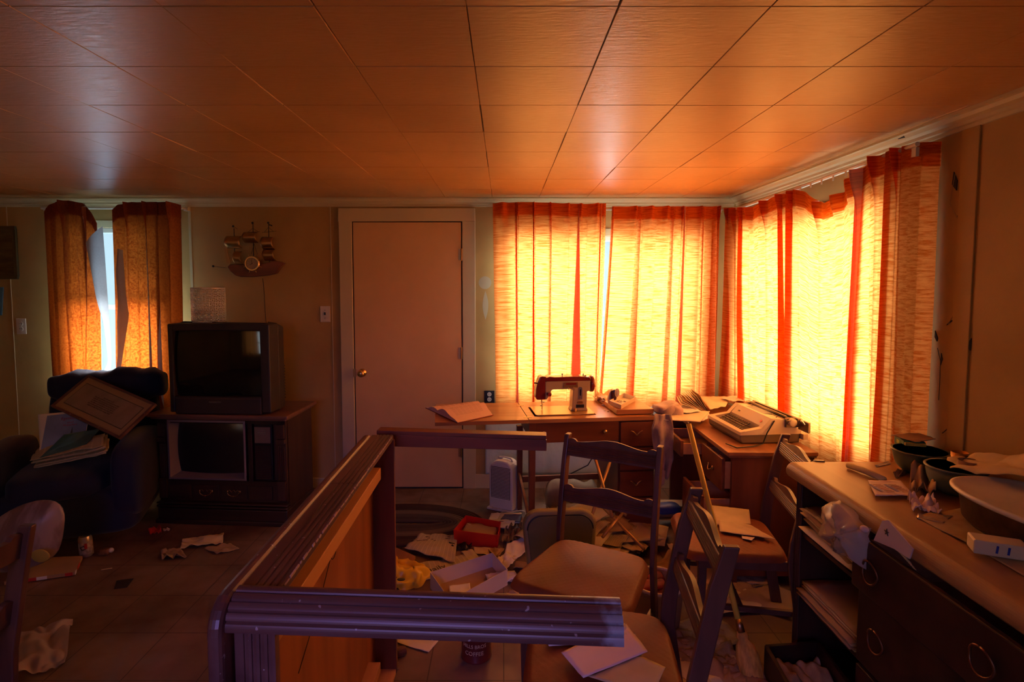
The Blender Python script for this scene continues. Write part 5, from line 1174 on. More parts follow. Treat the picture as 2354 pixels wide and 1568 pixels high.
# curved marbled shell (chair back) propped on the floor at left
SH = thing('vinyl_chair_back', 'curved marbled grey vinyl chair back leaning on the floor at far left', 'chair part', aty(60, 1240, 2.62))
mb = MB()
outl = [(-60, 1230), (-20, 1195), (20, 1173), (60, 1160), (95, 1158), (118, 1168), (129, 1190), (127, 1225), (120, 1265), (108, 1290), (80, 1306), (50, 1318), (0, 1330), (-60, 1335)]
cen = aty(40, 1245, 2.62); ring_ = [aty(u, v, 2.62) for u, v in outl]
def shp(i, f):
    p = cen.lerp(ring_[i % len(ring_)], f); p = p.copy(); p.y = 2.58 + 0.10 * f * f; return p
vs = [Vector((cen.x, 2.58, cen.z))]; K = 7
for j in range(1, K + 1): vs += [shp(i, j / K) for i in range(len(ring_))]
n = len(ring_); fs = [(0, 1 + i, 1 + (i + 1) % n) for i in range(n)]
for j in range(K - 1):
    for i in range(n): fs.append((1 + j * n + i, 1 + (j + 1) * n + i, 1 + (j + 1) * n + (i + 1) % n, 1 + j * n + (i + 1) % n))
mb.add(vs, fs)
mv = mat('marbled mauve grey vinyl', (0.36, 0.25, 0.25), 0.35, var=1, col2=(0.20, 0.12, 0.12), vscale=7, stretch=(2.4, 1, 0.8), detail=3, vsharp=(0.42, 0.58))
mb.build('shell', mv, SH, smooth=True, solid=0.018, sub=1, world=True)
mb = MB(); mb.ball(aty(93, 1278, 2.585) , (0.045, 0.006, 0.032), 18, 10); mb.build('yellow_pad', mat('yellow foam', (0.52, 0.34, 0.05), 0.8), SH, smooth=True, world=True)
# plastic sheet near the bottom left
sheet('plastic_sheet', 'crumpled milky plastic sheet on the floor at lower left', 'plastic sheet', fq([(-20, 1470), (168, 1430), (150, 1530), (10, 1575)], 0.01), 'film2', 0.0008, 0.035, 31, n=34)
sheet('floor_tile_chip', 'small dark square tile chip lying on the bare floor', 'tile chip', fq([(268, 1335), (307, 1330), (292, 1350), (262, 1354)], 0.003), 'tvcase', 0.003, 0.0)
sheet('newspaper', 'torn yellowed newspaper on the floor in front of the console television', 'newspaper', fq([(420, 1240), (515, 1228), (512, 1252), (415, 1262)], 0.008), 'paper_y', 0.002, 0.02, 41, n=22)
sheet('torn_paper', 'brown torn paper scrap left of the yellowed newspaper', 'paper', fq([(370, 1268), (415, 1262), (430, 1282), (372, 1288)], 0.006), 'kraft', 0.002, 0.022, 43, n=18)
sheet('cardboard_scrap', 'small brown cardboard scrap lying behind the torn papers', 'cardboard', fq([(470, 1262), (530, 1250), (550, 1262), (500, 1275)], 0.004), 'kraft', 0.002, 0.01, 44)
sheet('red_wrapper', 'crumpled red wrapper at the foot of the console television', 'wrapper', fq([(340, 1219), (368, 1214), (372, 1226), (345, 1230)], 0.01), 'redpl', 0.001, 0.02, 45)
sheet('paper_scrap', 'tiny cream paper scrap beside the red wrapper', 'paper', fq([(374, 1216), (392, 1216), (390, 1221), (376, 1222)], 0.005), 'paper', 0.001, 0.01, 46)
MB_ = MB(); MB_.tube([atz(233, 1310, 0.003), atz(258, 1306, 0.003)], 0.0025, 6); o = MB_.build('matchstick', M['paper_y']); tag(o, 'pale matchstick on the floor right of the pizza box', 'matchstick')
# ------------------------------------------------------------------ rug
RG = thing('braided_rug', 'dark oval braided rug on the floor in front of the door', 'rug', (-0.62, 3.60, 0.0))
cols = [(0.06, 0.026, 0.014), (0.05, 0.022, 0.012), (0.13, 0.075, 0.045), (0.15, 0.09, 0.055), (0.07, 0.04, 0.03), (0.055, 0.03, 0.022)]
cr_ = MB(); RW_, RH_, nb = 0.52, 0.30, 13
mats_ = [mat('rug braid %d' % i, c, 0.95, bump=0.4, bscale=90) for i, c in enumerate(cols)]
for k in range(nb):
    f = 1 - k / nb; a_ = RW_ - 0.022 * k; b__ = RH_ - 0.022 * k; pts = []
    cr_.cur = [0, 0, 0, 1, 1, 2, 3, 2, 4, 4, 5, 5, 4][k]
    for i in range(49):
        t_ = 2 * math.pi * i / 48; pts.append((a_ * math.cos(t_), b__ * math.sin(t_), 0.009))
    cr_.tube(pts, 0.012, 8, caps=False)
cr_.mi = cr_.mi; rgo = cr_.build('braid', mats_, RG, smooth=True); rgo['kind'] = 'stuff'
RG.location = (-0.66, 3.575, 0); 
# ------------------------------------------------------------------ heater
HT = thing('space_heater', 'white upright space heater on the floor right of the door', 'heater', atz(1160, 1168, 0), R(-28))
hw, hh, hd = 0.185, 0.34, 0.12
def hprof(w_, h_, r_, n=8):
    pts = [(-w_ / 2, 0), (w_ / 2, 0)]
    for k in range(n + 1): a = R(90 * k / n); pts.append((w_ / 2 - r_ + r_ * math.cos(a), h_ - r_ + r_ * math.sin(a)))
    for k in range(n + 1): a = R(90 + 90 * k / n); pts.append((-w_ / 2 + r_ + r_ * math.cos(a), h_ - r_ + r_ * math.sin(a)))
    return pts
XZ2 = Matrix(((1, 0, 0, 0), (0, 0, 1, -hd / 2), (0, 1, 0, 0.012), (0, 0, 0, 1)))
mb = MB(); mb.prism(hprof(hw, hh, 0.075), hd, XZ2); body_ = mb.build('body', M['white'], HT, bevel=0.012, seg=3)
mb = MB()
for k in range(24):
    z = 0.085 + k * 0.0098; lim = hw / 2 - 0.022 if z < 0.25 else max(0.02, math.sqrt(max(0.0001, 0.075 ** 2 - (z - 0.277) ** 2)) if z > 0.277 else 0.07) + 0.0
    mb.tube([(-lim, -hd / 2 - 0.002, z + 0.012), (lim, -hd / 2 - 0.002, z + 0.012)], 0.0022, 6)
mb.build('grille', M['white'], HT)['kind'] = 'stuff'
MB().box((-hw / 2 + .018, -hd / 2 - 0.0015, 0.09), (hw / 2 - .018, -hd / 2 + .001, 0.31)).build('grille_recess', mat('dark grille recess', (0.12, 0.10, 0.08), 0.7), HT)
MB().lathe([(0.016, 0), (0.015, 0.012), (0, 0.014)], (-0.03, 0, hh + 0.012), 18).build('dial', M['white'], HT, smooth=True)
MB().tube([(0.06, 0, hh), (0.05, 0, hh + 0.02), (0.0, 0, hh + 0.026), (-0.05, 0, hh + 0.02)], 0.006, 8).build('handle', M['white'], HT, smooth=True)
MB().box((-hw / 2 - .012, -hd / 2 - .012, 0), (hw / 2 + .012, hd / 2 + .012, 0.014)).build('foot', M['white'], HT, bevel=0.004)
# worn slippers / cord bundle in front of heater
for i, (u, v) in enumerate(((1143, 1168), (1165, 1178))):
    c = atz(u, v, 0.012); mb = MB()
    mb.tube([c + Vector((0.035 * math.cos(2 * math.pi * k / 16), 0.02 * math.sin(2 * math.pi * k / 16), 0.002 * k / 16)) for k in range(17)] + [c + Vector((0.10, 0.03, 0)), c + Vector((0.14, 0.0, 0))], 0.005, 6)
    o = mb.build('coiled_strap', M['paper'], smooth=True); tag(o, ['pale looped strap nearest the heater base, left one', 'pale looped strap right of the other, by the heater'][i], 'strap')
# black cable under the sewing table
mb = MB(); mb.tube([(0.30, 3.86, 0.12), (0.42, 3.90, 0.20), (0.60, 3.93, 0.28), (0.68, 3.92, 0.42), (0.66, 3.86, 0.56)], 0.004, 6); o = mb.build('power_cable', M['black'], smooth=True); tag(o, 'black cable hanging behind the sewing table', 'cable')
# crossed tubular legs of an upturned stool
SL = thing('folding_stool', 'upturned folding stool with crossed brass coloured tubular legs', 'stool', (0.72, 3.24, 0.1))
M['tubebr'] = mat('tan enamelled tube', (0.60, 0.36, 0.14), 0.3, metal=0.5)
for p, q in ((aty(1363, 1035, 3.32), aty(1408, 1190, 3.10)), (aty(1404, 1058, 3.30), aty(1340, 1245, 3.02)), (aty(1385, 1165, 3.30), aty(1480, 1262, 2.95)), (aty(1432, 1180, 3.16), aty(1385, 1235, 3.02))):
    MB().tube([p, q], 0.009, 12).build('leg', M['tubebr'], SL, smooth=True, world=True)
MB().tube([aty(1403, 1160, 3.25), aty(1440, 1185, 3.18)], 0.008, 10).build('crossbar', M['tubebr'], SL, smooth=True, world=True)
for u, v in ((1363, 1035), (1404, 1058)): MB().tube([aty(u, v, 3.31), aty(u, v - 5, 3.312)], 0.0115, 12).build('end_cap', M['kraft'], SL, world=True)
# green upholstered chair back lying upright behind the brown chair
GB = thing('padded_chair_back', 'olive green padded chair back with piping, standing behind the brown chair', 'chair part', (0.30, 2.93, 0.0))
gpts = []
W1, H1, r1 = 0.40, 0.29, 0.085
for cx, cz, a0 in ((W1 / 2 - r1, H1 - r1, 0), (-W1 / 2 + r1, H1 - r1, 90)):
    for k in range(9): a = R(a0 + 90 * k / 8); gpts.append((cx + r1 * math.cos(a), cz + r1 * math.sin(a)))
gpts += [(-W1 / 2 + 0.02, 0), (W1 / 2 - 0.02, 0)]
M['olive'] = mat('olive green vinyl', (0.115, 0.10, 0.035), 0.6, bump=0.15, bscale=80)
M['olive2'] = mat('lighter olive vinyl border', (0.24, 0.19, 0.07), 0.55, bump=0.1, bscale=80)
LG = Matrix(((1, 0, 0, 0), (0, 0, 1, 0), (0, 1, 0, 0.0), (0, 0, 0, 1)))
mb = MB(); mb.prism(gpts, 0.06, LG); mb.build('pad', M['olive2'], GB, bevel=0.018, seg=4)
mb = MB(); mb.prism([(x * .88, 0.01 + z * .86) for x, z in gpts], 0.012, Matrix.Translation((0, -0.008, 0)) @ LG); mb.build('face_panel', M['olive'], GB, bevel=0.004)
mb = MB(); mb.tube([(x * .89, -0.006, 0.01 + z * .87) for x, z in gpts[:18]] , 0.0035, 6); mb.build('piping', M['black'], GB, smooth=True)
GB.rotation_euler = (R(-9), 0, R(4)); GB.location = (0.305, 2.90, 0.075)
MB().box((-0.12, 0.0, -0.085), (0.12, 0.05, 0.01)).build('stub', M['olive'], GB)
# ------------------------------------------------------------------ papers on the floor (middle)
def flr(name, label, cat, pix, m, z=0.004, th=0.0012, wr=0.006, seed=0, **k): return sheet(name, label, cat, fq(pix, z), m, th, wr, seed, **k)
flr('newspaper', 'open newspaper sheet with one lifted corner next to the red box', 'newspaper', [(966, 1229), (1052, 1232), (1045, 1295), (930, 1262)], 'news', 0.018, 0.0012, 0.012, 51, n=24)
flr('newspaper', 'front page newspaper with big Daily headline behind the white carton', 'newspaper', [(952, 1300), (1078, 1272), (1102, 1298), (962, 1340)], 'news', 0.006, 0.002, 0.006, 52)
nf = frame(atz(1000, 1308, 0.020), atz(1060, 1290, 0.020) - atz(1000, 1308, 0.020), Vector((0, 1, 0)))
dn = [o for o in bpy.data.objects if o.get('label', '').startswith('front page')][0]
w1 = words('Daily', 0.062, Matrix.Translation((0, 0, 0.0)) @ nf, M['ink'], dn, 'headline', world=True)
w2 = words('not even', 0.035, Matrix.Translation(atz(1018, 1330, 0.018)) @ nf.to_3x3().to_4x4(), M['ink'], dn, 'headline', world=True)
flr('newspaper', 'yellowed newspaper page right of the Daily front page', 'newspaper', [(1060, 1268), (1085, 1262), (1108, 1290), (1085, 1300)], 'news', 0.010, 0.0012, 0.006, 53)
flr('paper_sheet', 'white paper sheet on the floor beneath the near table leg', 'paper', [(880, 1465), (1015, 1466), (985, 1500), (935, 1485)], 'paper', 0.004, 0.0012, 0.003, 54)
flr('paper_sheet', 'white sheet spilling under the brown chair front corner', 'paper', [(1165, 1250), (1205, 1238), (1215, 1270), (1155, 1300)], 'paper_w', 0.012, 0.0012, 0.012, 55)
flr('paper_sheet', 'printed white leaflet between the carton and the chair', 'paper', [(1140, 1290), (1165, 1270), (1185, 1290), (1160, 1312)], 'paper_w', 0.02, 0.0012, 0.012, 56)
flr('magazine', 'magazine with dark blue cover on the floor left of the green chair back', 'magazine', [(1150, 1180), (1200, 1180), (1195, 1203), (1140, 1202)], 'paper', 0.014, 0.006, 0.006, 57)
o = flr('magazine_cover', '', '', [(1156, 1184), (1198, 1184), (1192, 1200), (1146, 1199)], 'news', 0.026, 0.001, 0.002, 58)
bpy.data.objects.remove(o)
flr('brochure', 'dark purple picture brochure topmost by the green chair back', 'brochure', [(1160, 1183), (1200, 1183), (1196, 1200), (1147, 1200)], 'purple' if 'purple' in M else 'black', 0.030, 0.002, 0.003, 58)
flr('paper_sheet', 'curled pale pages in front of the dark brochure', 'paper', [(1108, 1196), (1185, 1200), (1178, 1216), (1110, 1212)], 'paper', 0.022, 0.004, 0.01, 59)
flr('paper_sheet', 'white page sticking out left of the dark brochure', 'paper', [(1130, 1180), (1152, 1180), (1140, 1200), (1122, 1198)], 'paper_w', 0.02, 0.0012, 0.006, 60)
flr('cardboard_scrap', 'tan cardboard strip just in front of the red box', 'cardboard', [(1088, 1258), (1130, 1260), (1125, 1276), (1090, 1273)], 'paper_y', 0.006, 0.003, 0.004, 61)
flr('cardboard_scrap', 'brown cardboard strip right of the tan one by the red box', 'cardboard', [(1120, 1262), (1160, 1262), (1150, 1280), (1135, 1284)], 'kraft', 0.006, 0.002, 0.01, 62)
flr('black_cloth', 'dark crumpled cloth under the left front of the red box', 'cloth', [(1030, 1252), (1085, 1254), (1080, 1266), (1040, 1264)], 'black', 0.006, 0.002, 0.02, 63)
flr('black_cloth', 'dark rumpled cloth between the red box and green chair back', 'cloth', [(1165, 1215), (1200, 1208), (1195, 1245), (1150, 1252)], 'wood_chair', 0.012, 0.002, 0.04, 64, n=24)
# planks / broken wood by the end of the overturned table
WD = thing('broken_board', 'splintered orange brown wooden board on the floor beside the table end', 'board', atz(905, 1285, 0.01))
mb = MB(); P4 = [atz(890, 1250, 0.02), atz(955, 1278, 0.02), atz(935, 1305, 0.02), atz(885, 1330, 0.02)]
mb.add(P4 + [p - Vector((0, 0, 0.018)) for p in P4], [(0, 1, 2, 3), (7, 6, 5, 4), (0, 4, 5, 1), (1, 5, 6, 2), (2, 6, 7, 3), (3, 7, 4, 0)]); mb.build('plank', M['wood_desk'], WD, world=True)
# red box with papers
RB = thing('red_box', 'open shallow red carton of papers on the floor', 'box', atz(1095, 1235, 0))
q = [atz(1045, 1249, 0), atz(1143, 1262, 0), atz(1150, 1230, 0), atz(1072, 1215, 0)]
h_ = 0.085; up = Vector((0, 0, h_)); mb = MB()
ctr = sum(q, Vector()) / 4
def lip(p): return ctr + (p - ctr) * 1.03 + up
Q = q + [lip(p) for p in q]
mb.add(Q, [(0, 1, 5, 4), (1, 2, 6, 5), (2, 3, 7, 6), (3, 0, 4, 7), (3, 2, 1, 0)]); mb.build('carton', M['red'], RB, solid=0.004, world=True)
F4 = [lip(p) for p in q]; z_ = Vector((0, 0, -0.025))
sheet('flyer', 'white printed flyer sticking out of the red box', 'flyer', [aty(1074, 1203, F4[3].y - 0.04), aty(1135, 1225, F4[2].y - 0.06), aty(1118, 1237, F4[1].y + 0.04), aty(1056, 1232, F4[0].y + 0.05)], 'paper_w', 0.002, 0.002, 71)
sheet('paper_sheet', 'brown paper lying in the bottom of the red box', 'paper', [ctr + (p - ctr) * .85 + Vector((0, 0, 0.045)) for p in q], 'kraft', 0.002, 0.01, 72)
# yellow bag
t = thing('yellow_bag', 'crumpled yellow plastic bag on the floor by the table end', 'bag', atz(930, 1330, 0.0))
mb = MB(); cb = atz(925, 1332, 0.0)
def yb_(s, t2):
    a = 2 * math.pi * s; r_ = 0.19 * (1 - 0.0 * t2); f = 1 - t2
    rad_ = (0.15 + 0.055 * noise.noise(Vector((math.cos(a) * 1.6, math.sin(a) * 1.6, 2.2)))) * (math.cos(t2 * math.pi / 2) ** 0.6 if t2 < 1 else 0)
    h = 0.075 * math.sin(t2 * math.pi / 2) * (1 + 0.9 * noise.noise(Vector((math.cos(a) * 2.1 * f, math.sin(a) * 2.1 * f, 5.5 + t2))))
    p = Vector((rad_ * math.cos(a), rad_ * math.sin(a) * 0.72, max(0.001, h))); w_ = noise.noise(p * 22) * 0.022
    return cb + p + Vector((w_, w_, abs(w_) * 0.9))
mb.grid(yb_, 64, 26); mb.build('plastic', M['yellow'], t, smooth=True, world=True)
for u, v, s_ in ((905, 1328, 1.0), (922, 1332, 1.2)):
    p = atz(u, v, 0.085); MB().ball(p, (0.018 * s_, 0.012, 0.006), 12, 6).build('dark_print', mat('dark olive print', (0.10, 0.08, 0.02), 0.5), t, smooth=True, world=True)
# white carton lid
WB = thing('shallow_carton', 'shallow white-lined cardboard carton on the floor in front of the chair', 'box', atz(1080, 1330, 0))
c0, c1_, c2_, c3 = atz(990, 1352, 0.0), atz(1132, 1305, 0.0), atz(1166, 1345, 0.0), atz(1035, 1420, 0.0)
mb = MB(); H2 = 0.085; u_ = Vector((0, 0, H2)); Q = [c0, c1_, c2_, c3]; mb.cur = 0
mb.add(Q + [p + u_ for p in Q], [(0, 1, 5, 4), (1, 2, 6, 5), (2, 3, 7, 6), (3, 0, 4, 7)]); mb.build('sides', mat('white lined card', (0.66, 0.52, 0.42), 0.7), WB, solid=0.004, world=True)
mb = MB(); mb.add([p + Vector((0, 0, 0.003)) for p in Q], [(0, 1, 2, 3)]); mb.build('bottom', M['kraft'], WB, solid=0.003, world=True)
o = sheet('letter', 'addressed white envelope inside the shallow carton', 'envelope', [atz(1032, 1347, 0.02), atz(1080, 1341, 0.02), atz(1083, 1365, 0.02), atz(1035, 1372, 0.02)], 'paper_w', 0.0015, 0.002, 73)
# coffee can and cap
c = atz(1095, 1506, 0.0)
CC = thing('coffee_can', 'dark red coffee can with lettering under the near table leg', 'can', c, R(-6))
MB().lathe([(0.062, 0), (0.064, 0.003), (0.062, 0.008), (0.062, 0.10), (0.064, 0.104), (0.060, 0.106), (0.058, 0.10), (0.0, 0.098)], (0, 0, 0), 36).build('can_body', mat('dark red tin', (0.15, 0.02, 0.012), 0.35), CC, smooth=True)
for tx, z, sz in (('HILLS BROS', 0.075, 0.021), ('COFFEE', 0.045, 0.024)):
    W_ = words(tx, sz, Matrix.Identity(4), M['paper_y'], CC)
    for v_ in W_.data.vertices:
        a = v_.co.x / 0.063; r_ = 0.0628 + v_.co.z; y_ = v_.co.y
        v_.co = (r_ * math.sin(a), -r_ * math.cos(a), z + y_)
mb = MB(); mb.tube([atz(906, 1503, 0.02), atz(932, 1494, 0.02)], 0.019, 20); o = mb.build('bottle_cap', M['wood_chair'], None, bevel=0.002); tag(o, 'small dark cylinder cap lying on its side on the floor', 'cap')
# straw debris
random.seed(77); mb = MB()
for k in range(40):
    p = atz(random.uniform(860, 905), random.uniform(1500, 1560), 0.004); a = random.uniform(0, math.pi)
    mb.tube([p, p + Vector((math.cos(a) * 0.03, math.sin(a) * 0.03, 0.006))], 0.0008, 4)
o = mb.build('straw_litter', M['paper_y']); tag(o, 'fine straw and splinters scattered along the table bottom', 'straw', kind='stuff')
# ------------------------------------------------------------------ letters on the near chair
zS = 0.472
def onseat(name, label, cat, pix, m, z=zS, th=0.0012, wr=0.002, seed=0, **k): return sheet(name, label, cat, [atz(u, v, z) for u, v in pix], m, th, wr, seed, **k)
onseat('notebook', 'blue white notebook under the letters on the near chair', 'notebook', [(1252, 1470), (1345, 1450), (1365, 1478), (1262, 1484)], 'paper_w', zS, 0.006, 0.001, 80)
onseat('envelope', 'large pink white envelope topmost on the near chair', 'envelope', [(1290, 1500), (1440, 1436), (1489, 1498), (1341, 1560)], 'pinkpaper' if 'pinkpaper' in M else 'paper_w', zS + 0.012, 0.002, 0.002, 81)
onseat('envelope', 'stained yellow envelope below the pink one on the near chair', 'envelope', [(1350, 1555), (1468, 1506), (1530, 1535), (1500, 1600)], 'paper_y', zS + 0.006, 0.002, 0.002, 82)
onseat('letter', 'crumpled letter behind the pink envelope on the near chair', 'letter', [(1405, 1445), (1435, 1435), (1462, 1465), (1425, 1475)], 'paper', zS + 0.008, 0.001, 0.010, 83)
# yellow lined sheets on the chair by the desk
z4 = 0.450
onseat('lined_sheet', 'yellow lined paper lying on top on the desk chair seat', 'paper', [(1652, 1196), (1722, 1206), (1782, 1240), (1655, 1222)], 'lined' if 'lined' in M else 'paper_y', z4 + 0.004, 0.0012, 0.003, 84)
onseat('lined_sheet', 'yellow lined paper underneath on the desk chair seat', 'paper', [(1636, 1162), (1722, 1172), (1726, 1205), (1648, 1208)], 'lined' if 'lined' in M else 'paper_y', z4, 0.0012, 0.003, 85)
onseat('lined_sheet', 'tiny corner of paper peeping out under the lined sheets', 'paper', [(1705, 1232), (1735, 1236), (1728, 1243), (1706, 1238)], 'paper', z4 - .001, 0.0012, 0.001, 86)
M['stain'] = mat('stained cream cloth', (0.52, 0.40, 0.22), 0.9, var=1, col2=(0.30, 0.19, 0.08), vscale=7, bump=0.2, bscale=120)
# ------------------------------------------------------------------ broom
bt = aty(1583, 975, 2.55); bm_ = aty(1697, 1425, 2.20); be = atz(1742, 1600, 0.05)
BR = thing('broom', 'yellow handled straw broom leaning across the chairs', 'broom', bm_)
dirb = (bm_ - bt).normalized()
MB().tube([bt, bt.lerp(bm_, .5), bm_], [0.0115, 0.0115, 0.0120], 14).build('handle', M['broomy'], BR, smooth=True, world=True)
MB().tube([bm_ - dirb * 0.004, bm_ + dirb * 0.045], [0.0125, 0.016], 14).build('ferrule', M['brassdull'], BR, smooth=True, world=True)
straw = wood('golden broom straw', (0.80, 0.40, 0.06), (0.52, 0.24, 0.03), 0.7, 'Z', 50)
p0 = bm_ + dirb * 0.04; L_ = [0, .018, .03, .05, .09, .14, .19, .24, .30]; R_ = [.017, .025, .020, .034, .044, .042, .036, .032, .05]
mb = MB()
sd = dirb.cross(Vector((0, 1, 0.4))).normalized(); sv = dirb.cross(sd).normalized(); n = 40; vs = []
for l, r in zip(L_, R_):
    for k in range(n):
        a = 2 * math.pi * k / n; rr = r * (1 + 0.06 * math.sin(k * 3.7 + l * 9) + 0.05 * noise.noise((k * .9, l * 4, 2)))
        vs.append(p0 + dirb * l + sd * math.cos(a) * rr + sv * math.sin(a) * rr * 0.6)
fs = [(i * n + k, i * n + (k + 1) % n, (i + 1) * n + (k + 1) % n, (i + 1) * n + k) for i in range(len(L_) - 1) for k in range(n)] + [tuple(range(n))[::-1], tuple((len(L_) - 1) * n + k for k in range(n))]
mb.add(vs, fs); br_ = mb.build('bristles', straw, BR, smooth=True, world=True)
for l in (0.185, 0.2, 0.215, 0.23, 0.245):
    MB().tube([p0 + dirb * l + sd * math.cos(a) * 0.038 + sv * math.sin(a) * 0.024 for a in [2 * math.pi * k / 20 for k in range(21)]], 0.0022, 5).build('binding_wire', mat('dark green binding wire', (0.05, 0.07, 0.03), 0.5), BR, world=True)
# ------------------------------------------------------------------ on the sewing table
bk = thing('open_book', 'thick open book lying on the left leaf of the sewing table', 'book', atz(1060, 950, 0.752))
C_ = [atz(980, 938, 0.754), atz(1090, 925, 0.754), atz(1132, 954, 0.754), atz(1052, 972, 0.754)]
MB_ = MB()
def bookfn(h0, h1):
    a, b, c, d = C_
    def fn(s, t):
        p = a.lerp(b, s).lerp(d.lerp(c, s), t)
        g = abs(t - 0.42); hump = 0.030 * math.exp(-((g - 0.16) / 0.17) ** 2) * (1 if t > .42 else .75) + (0.012 if t > .42 else 0.004)
        edge = min(1, (1 - t) / 0.10) if t > .42 else min(1, t / 0.12)
        return p + Vector((0, 0, h0 + hump * max(0.15, edge) * h1))
    return fn
top = bookfn(0.002, 1.0); nn = 26
vs = [top(i / nn, j / nn) for j in range(nn + 1) for i in range(nn + 1)]; nb_ = len(vs)
vs += [Vector((p.x, p.y, 0.755)) for p in vs[:nb_]]
fs = [(j * (nn + 1) + i, j * (nn + 1) + i + 1, (j + 1) * (nn + 1) + i + 1, (j + 1) * (nn + 1) + i) for j in range(nn) for i in range(nn)]
fs += [tuple(nb_ + q for q in reversed(f)) for f in fs]
for i in range(nn):
    fs.append((i, nb_ + i, nb_ + i + 1, i + 1)); o1 = nn * (nn + 1); fs.append((o1 + i + 1, nb_ + o1 + i + 1, nb_ + o1 + i, o1 + i))
    l0, l1 = i * (nn + 1), (i + 1) * (nn + 1); fs.append((l1, nb_ + l1, nb_ + l0, l0)); r0, r1 = l0 + nn, l1 + nn; fs.append((r0, nb_ + r0, nb_ + r1, r1))
MB_.add(vs, fs); MB_.build('pages', mat('pinkish book pages', (0.78, 0.50, 0.42), 0.7), bk, world=True, smooth=False)
a, b, c, d = C_; mid = sum(C_, Vector()) / 4
cvp = [mid + (p - mid) * 1.03 for p in C_]
mb = MB(); mb.add([p + Vector((0, 0, -0.002)) for p in cvp] + [p + Vector((0, 0, 0.001)) for p in cvp], [(3, 2, 1, 0), (4, 5, 6, 7), (0, 1, 5, 4), (1, 2, 6, 5), (2, 3, 7, 6), (3, 0, 4, 7)]); mb.build('cover', M['maroon'], bk, world=True)
for k_, t_ in enumerate((0.22, 0.70)):
    mb = MB()
    for r_ in range(9):
        tt = t_ - 0.12 + r_ * 0.028
        for w_ in range(7):
            s0 = 0.14 + w_ * 0.105; p = top(s0, tt) + Vector((0, 0, 0.0006)); q = top(s0 + 0.085, tt) + Vector((0, 0, 0.0006)); mb.bar(p, q, 0.0016, 0.0005)
    mb.build('printed_lines', mat('faded book print', (0.38, 0.2, 0.16), 0.8), bk, world=True)['kind'] = 'stuff'
# shards: pale broken shell pieces, trinkets, shallow tray
zT = 0.786 + 0.001
KIND = {'news': 'newspaper page', 'paper': 'cream paper sheet', 'paper_y': 'yellowed paper sheet', 'kraft': 'brown paper sheet', 'paper_w': 'white paper sheet', 'stain': 'stained cream cloth scrap', 'wood_chair': 'dark brown scrap'}
TR = thing('shallow_tray', 'small cream rectangular tray of pins on the folded table leaf', 'tray', atz(1430, 925, zT + 0.01))
q = [atz(1403, 930, zT), atz(1428, 940, zT), atz(1459, 922, zT), atz(1434, 914, zT)]; ctr_ = sum(q, Vector()) / 4
mb = MB(); U = [ctr_ + (p - ctr_) * 1.08 + Vector((0, 0, 0.028)) for p in q]; mb.add(q + U, [(3, 2, 1, 0), (0, 1, 5, 4), (1, 2, 6, 5), (2, 3, 7, 6), (3, 0, 4, 7)]); mb.build('dish', M['cream'], TR, solid=0.003, world=True)
random.seed(3)
mb = MB()
for k in range(14):
    p = ctr_ + Vector((random.uniform(-.03, .03), random.uniform(-.03, .03), 0.006)); a = random.random() * 3; mb.tube([p, p + Vector((math.cos(a) * .02, math.sin(a) * .02, 0.002))], 0.0012, 4)
mb.build('pins', M['ink'], TR, world=True)['kind'] = 'stuff'
def shell_piece(name, label, c, ax, ay, az, rot, m, cat='broken piece', cut=0.45):
    mb = MB(); Rm = Euler(rot).to_matrix()
    def fn(s, t):
        a = (s - .5) * math.pi * 1.5; b = (t - .5) * math.pi * (0.75 + 0.12 * math.sin(s * 23)); return Vector(c) + Rm @ Vector((ax * math.cos(a) * math.cos(b), ay * math.sin(a) * math.cos(b), az * math.sin(b)))
    mb.grid(fn, 20, 12); o = mb.build(name, M[m], None, smooth=True, solid=0.003); tag(o, label, cat); return o
shell_piece('broken_vase', 'tall curved shard of a broken vase standing behind the tray', aty(1405, 912, 3.70), 0.022, 0.022, 0.048, (0.2, 0.1, 1.6), 'cream')
shell_piece('vase_shard', 'egg shaped cream shard right of the dark trinkets', aty(1419, 903, 3.66), 0.015, 0.012, 0.028, (0.1, 0.0, 2.6), 'cream')
shell_piece('vase_shard', 'boat shaped cream shard lying left of the tray on the table', atz(1392, 927, 0.765), 0.045, 0.022, 0.016, (1.2, 0.2, 0.3), 'cream')
cushion(aty(1411, 908, 3.69), (0.035, 0.03, 0.07), (0, 0, 0), 'trinket_cluster', mat('dark purple glass trinket', (0.06, 0.01, 0.03), 0.12), None, n=6, wr=0.01)
tag(bpy.data.objects['trinket_cluster'], 'dark purple glass trinkets inside the broken vase', 'trinket')
sheet('crumpled_cloth', 'crumpled tan cloth behind the sewing machine wheel', 'cloth', [atz(1362, 920, 0.755), atz(1400, 935, 0.755), atz(1420, 912, 0.755), atz(1378, 905, 0.755)], 'paper_y', 0.002, 0.030, 88, n=26)
for i, (u, v) in enumerate(((1390, 944), (1398, 946), (1404, 943))):
    o = MB().ball(atz(u, v, 0.757), (0.007, 0.005, 0.004), 8, 6).build('bead', M['chrome' if i == 0 else 'brassdull'], None, smooth=True); tag(o, ['silver bead beside the folded leaf', 'brass bead between its neighbours by the folded leaf', 'brass bead nearest the folded leaf edge'][i], 'bead')
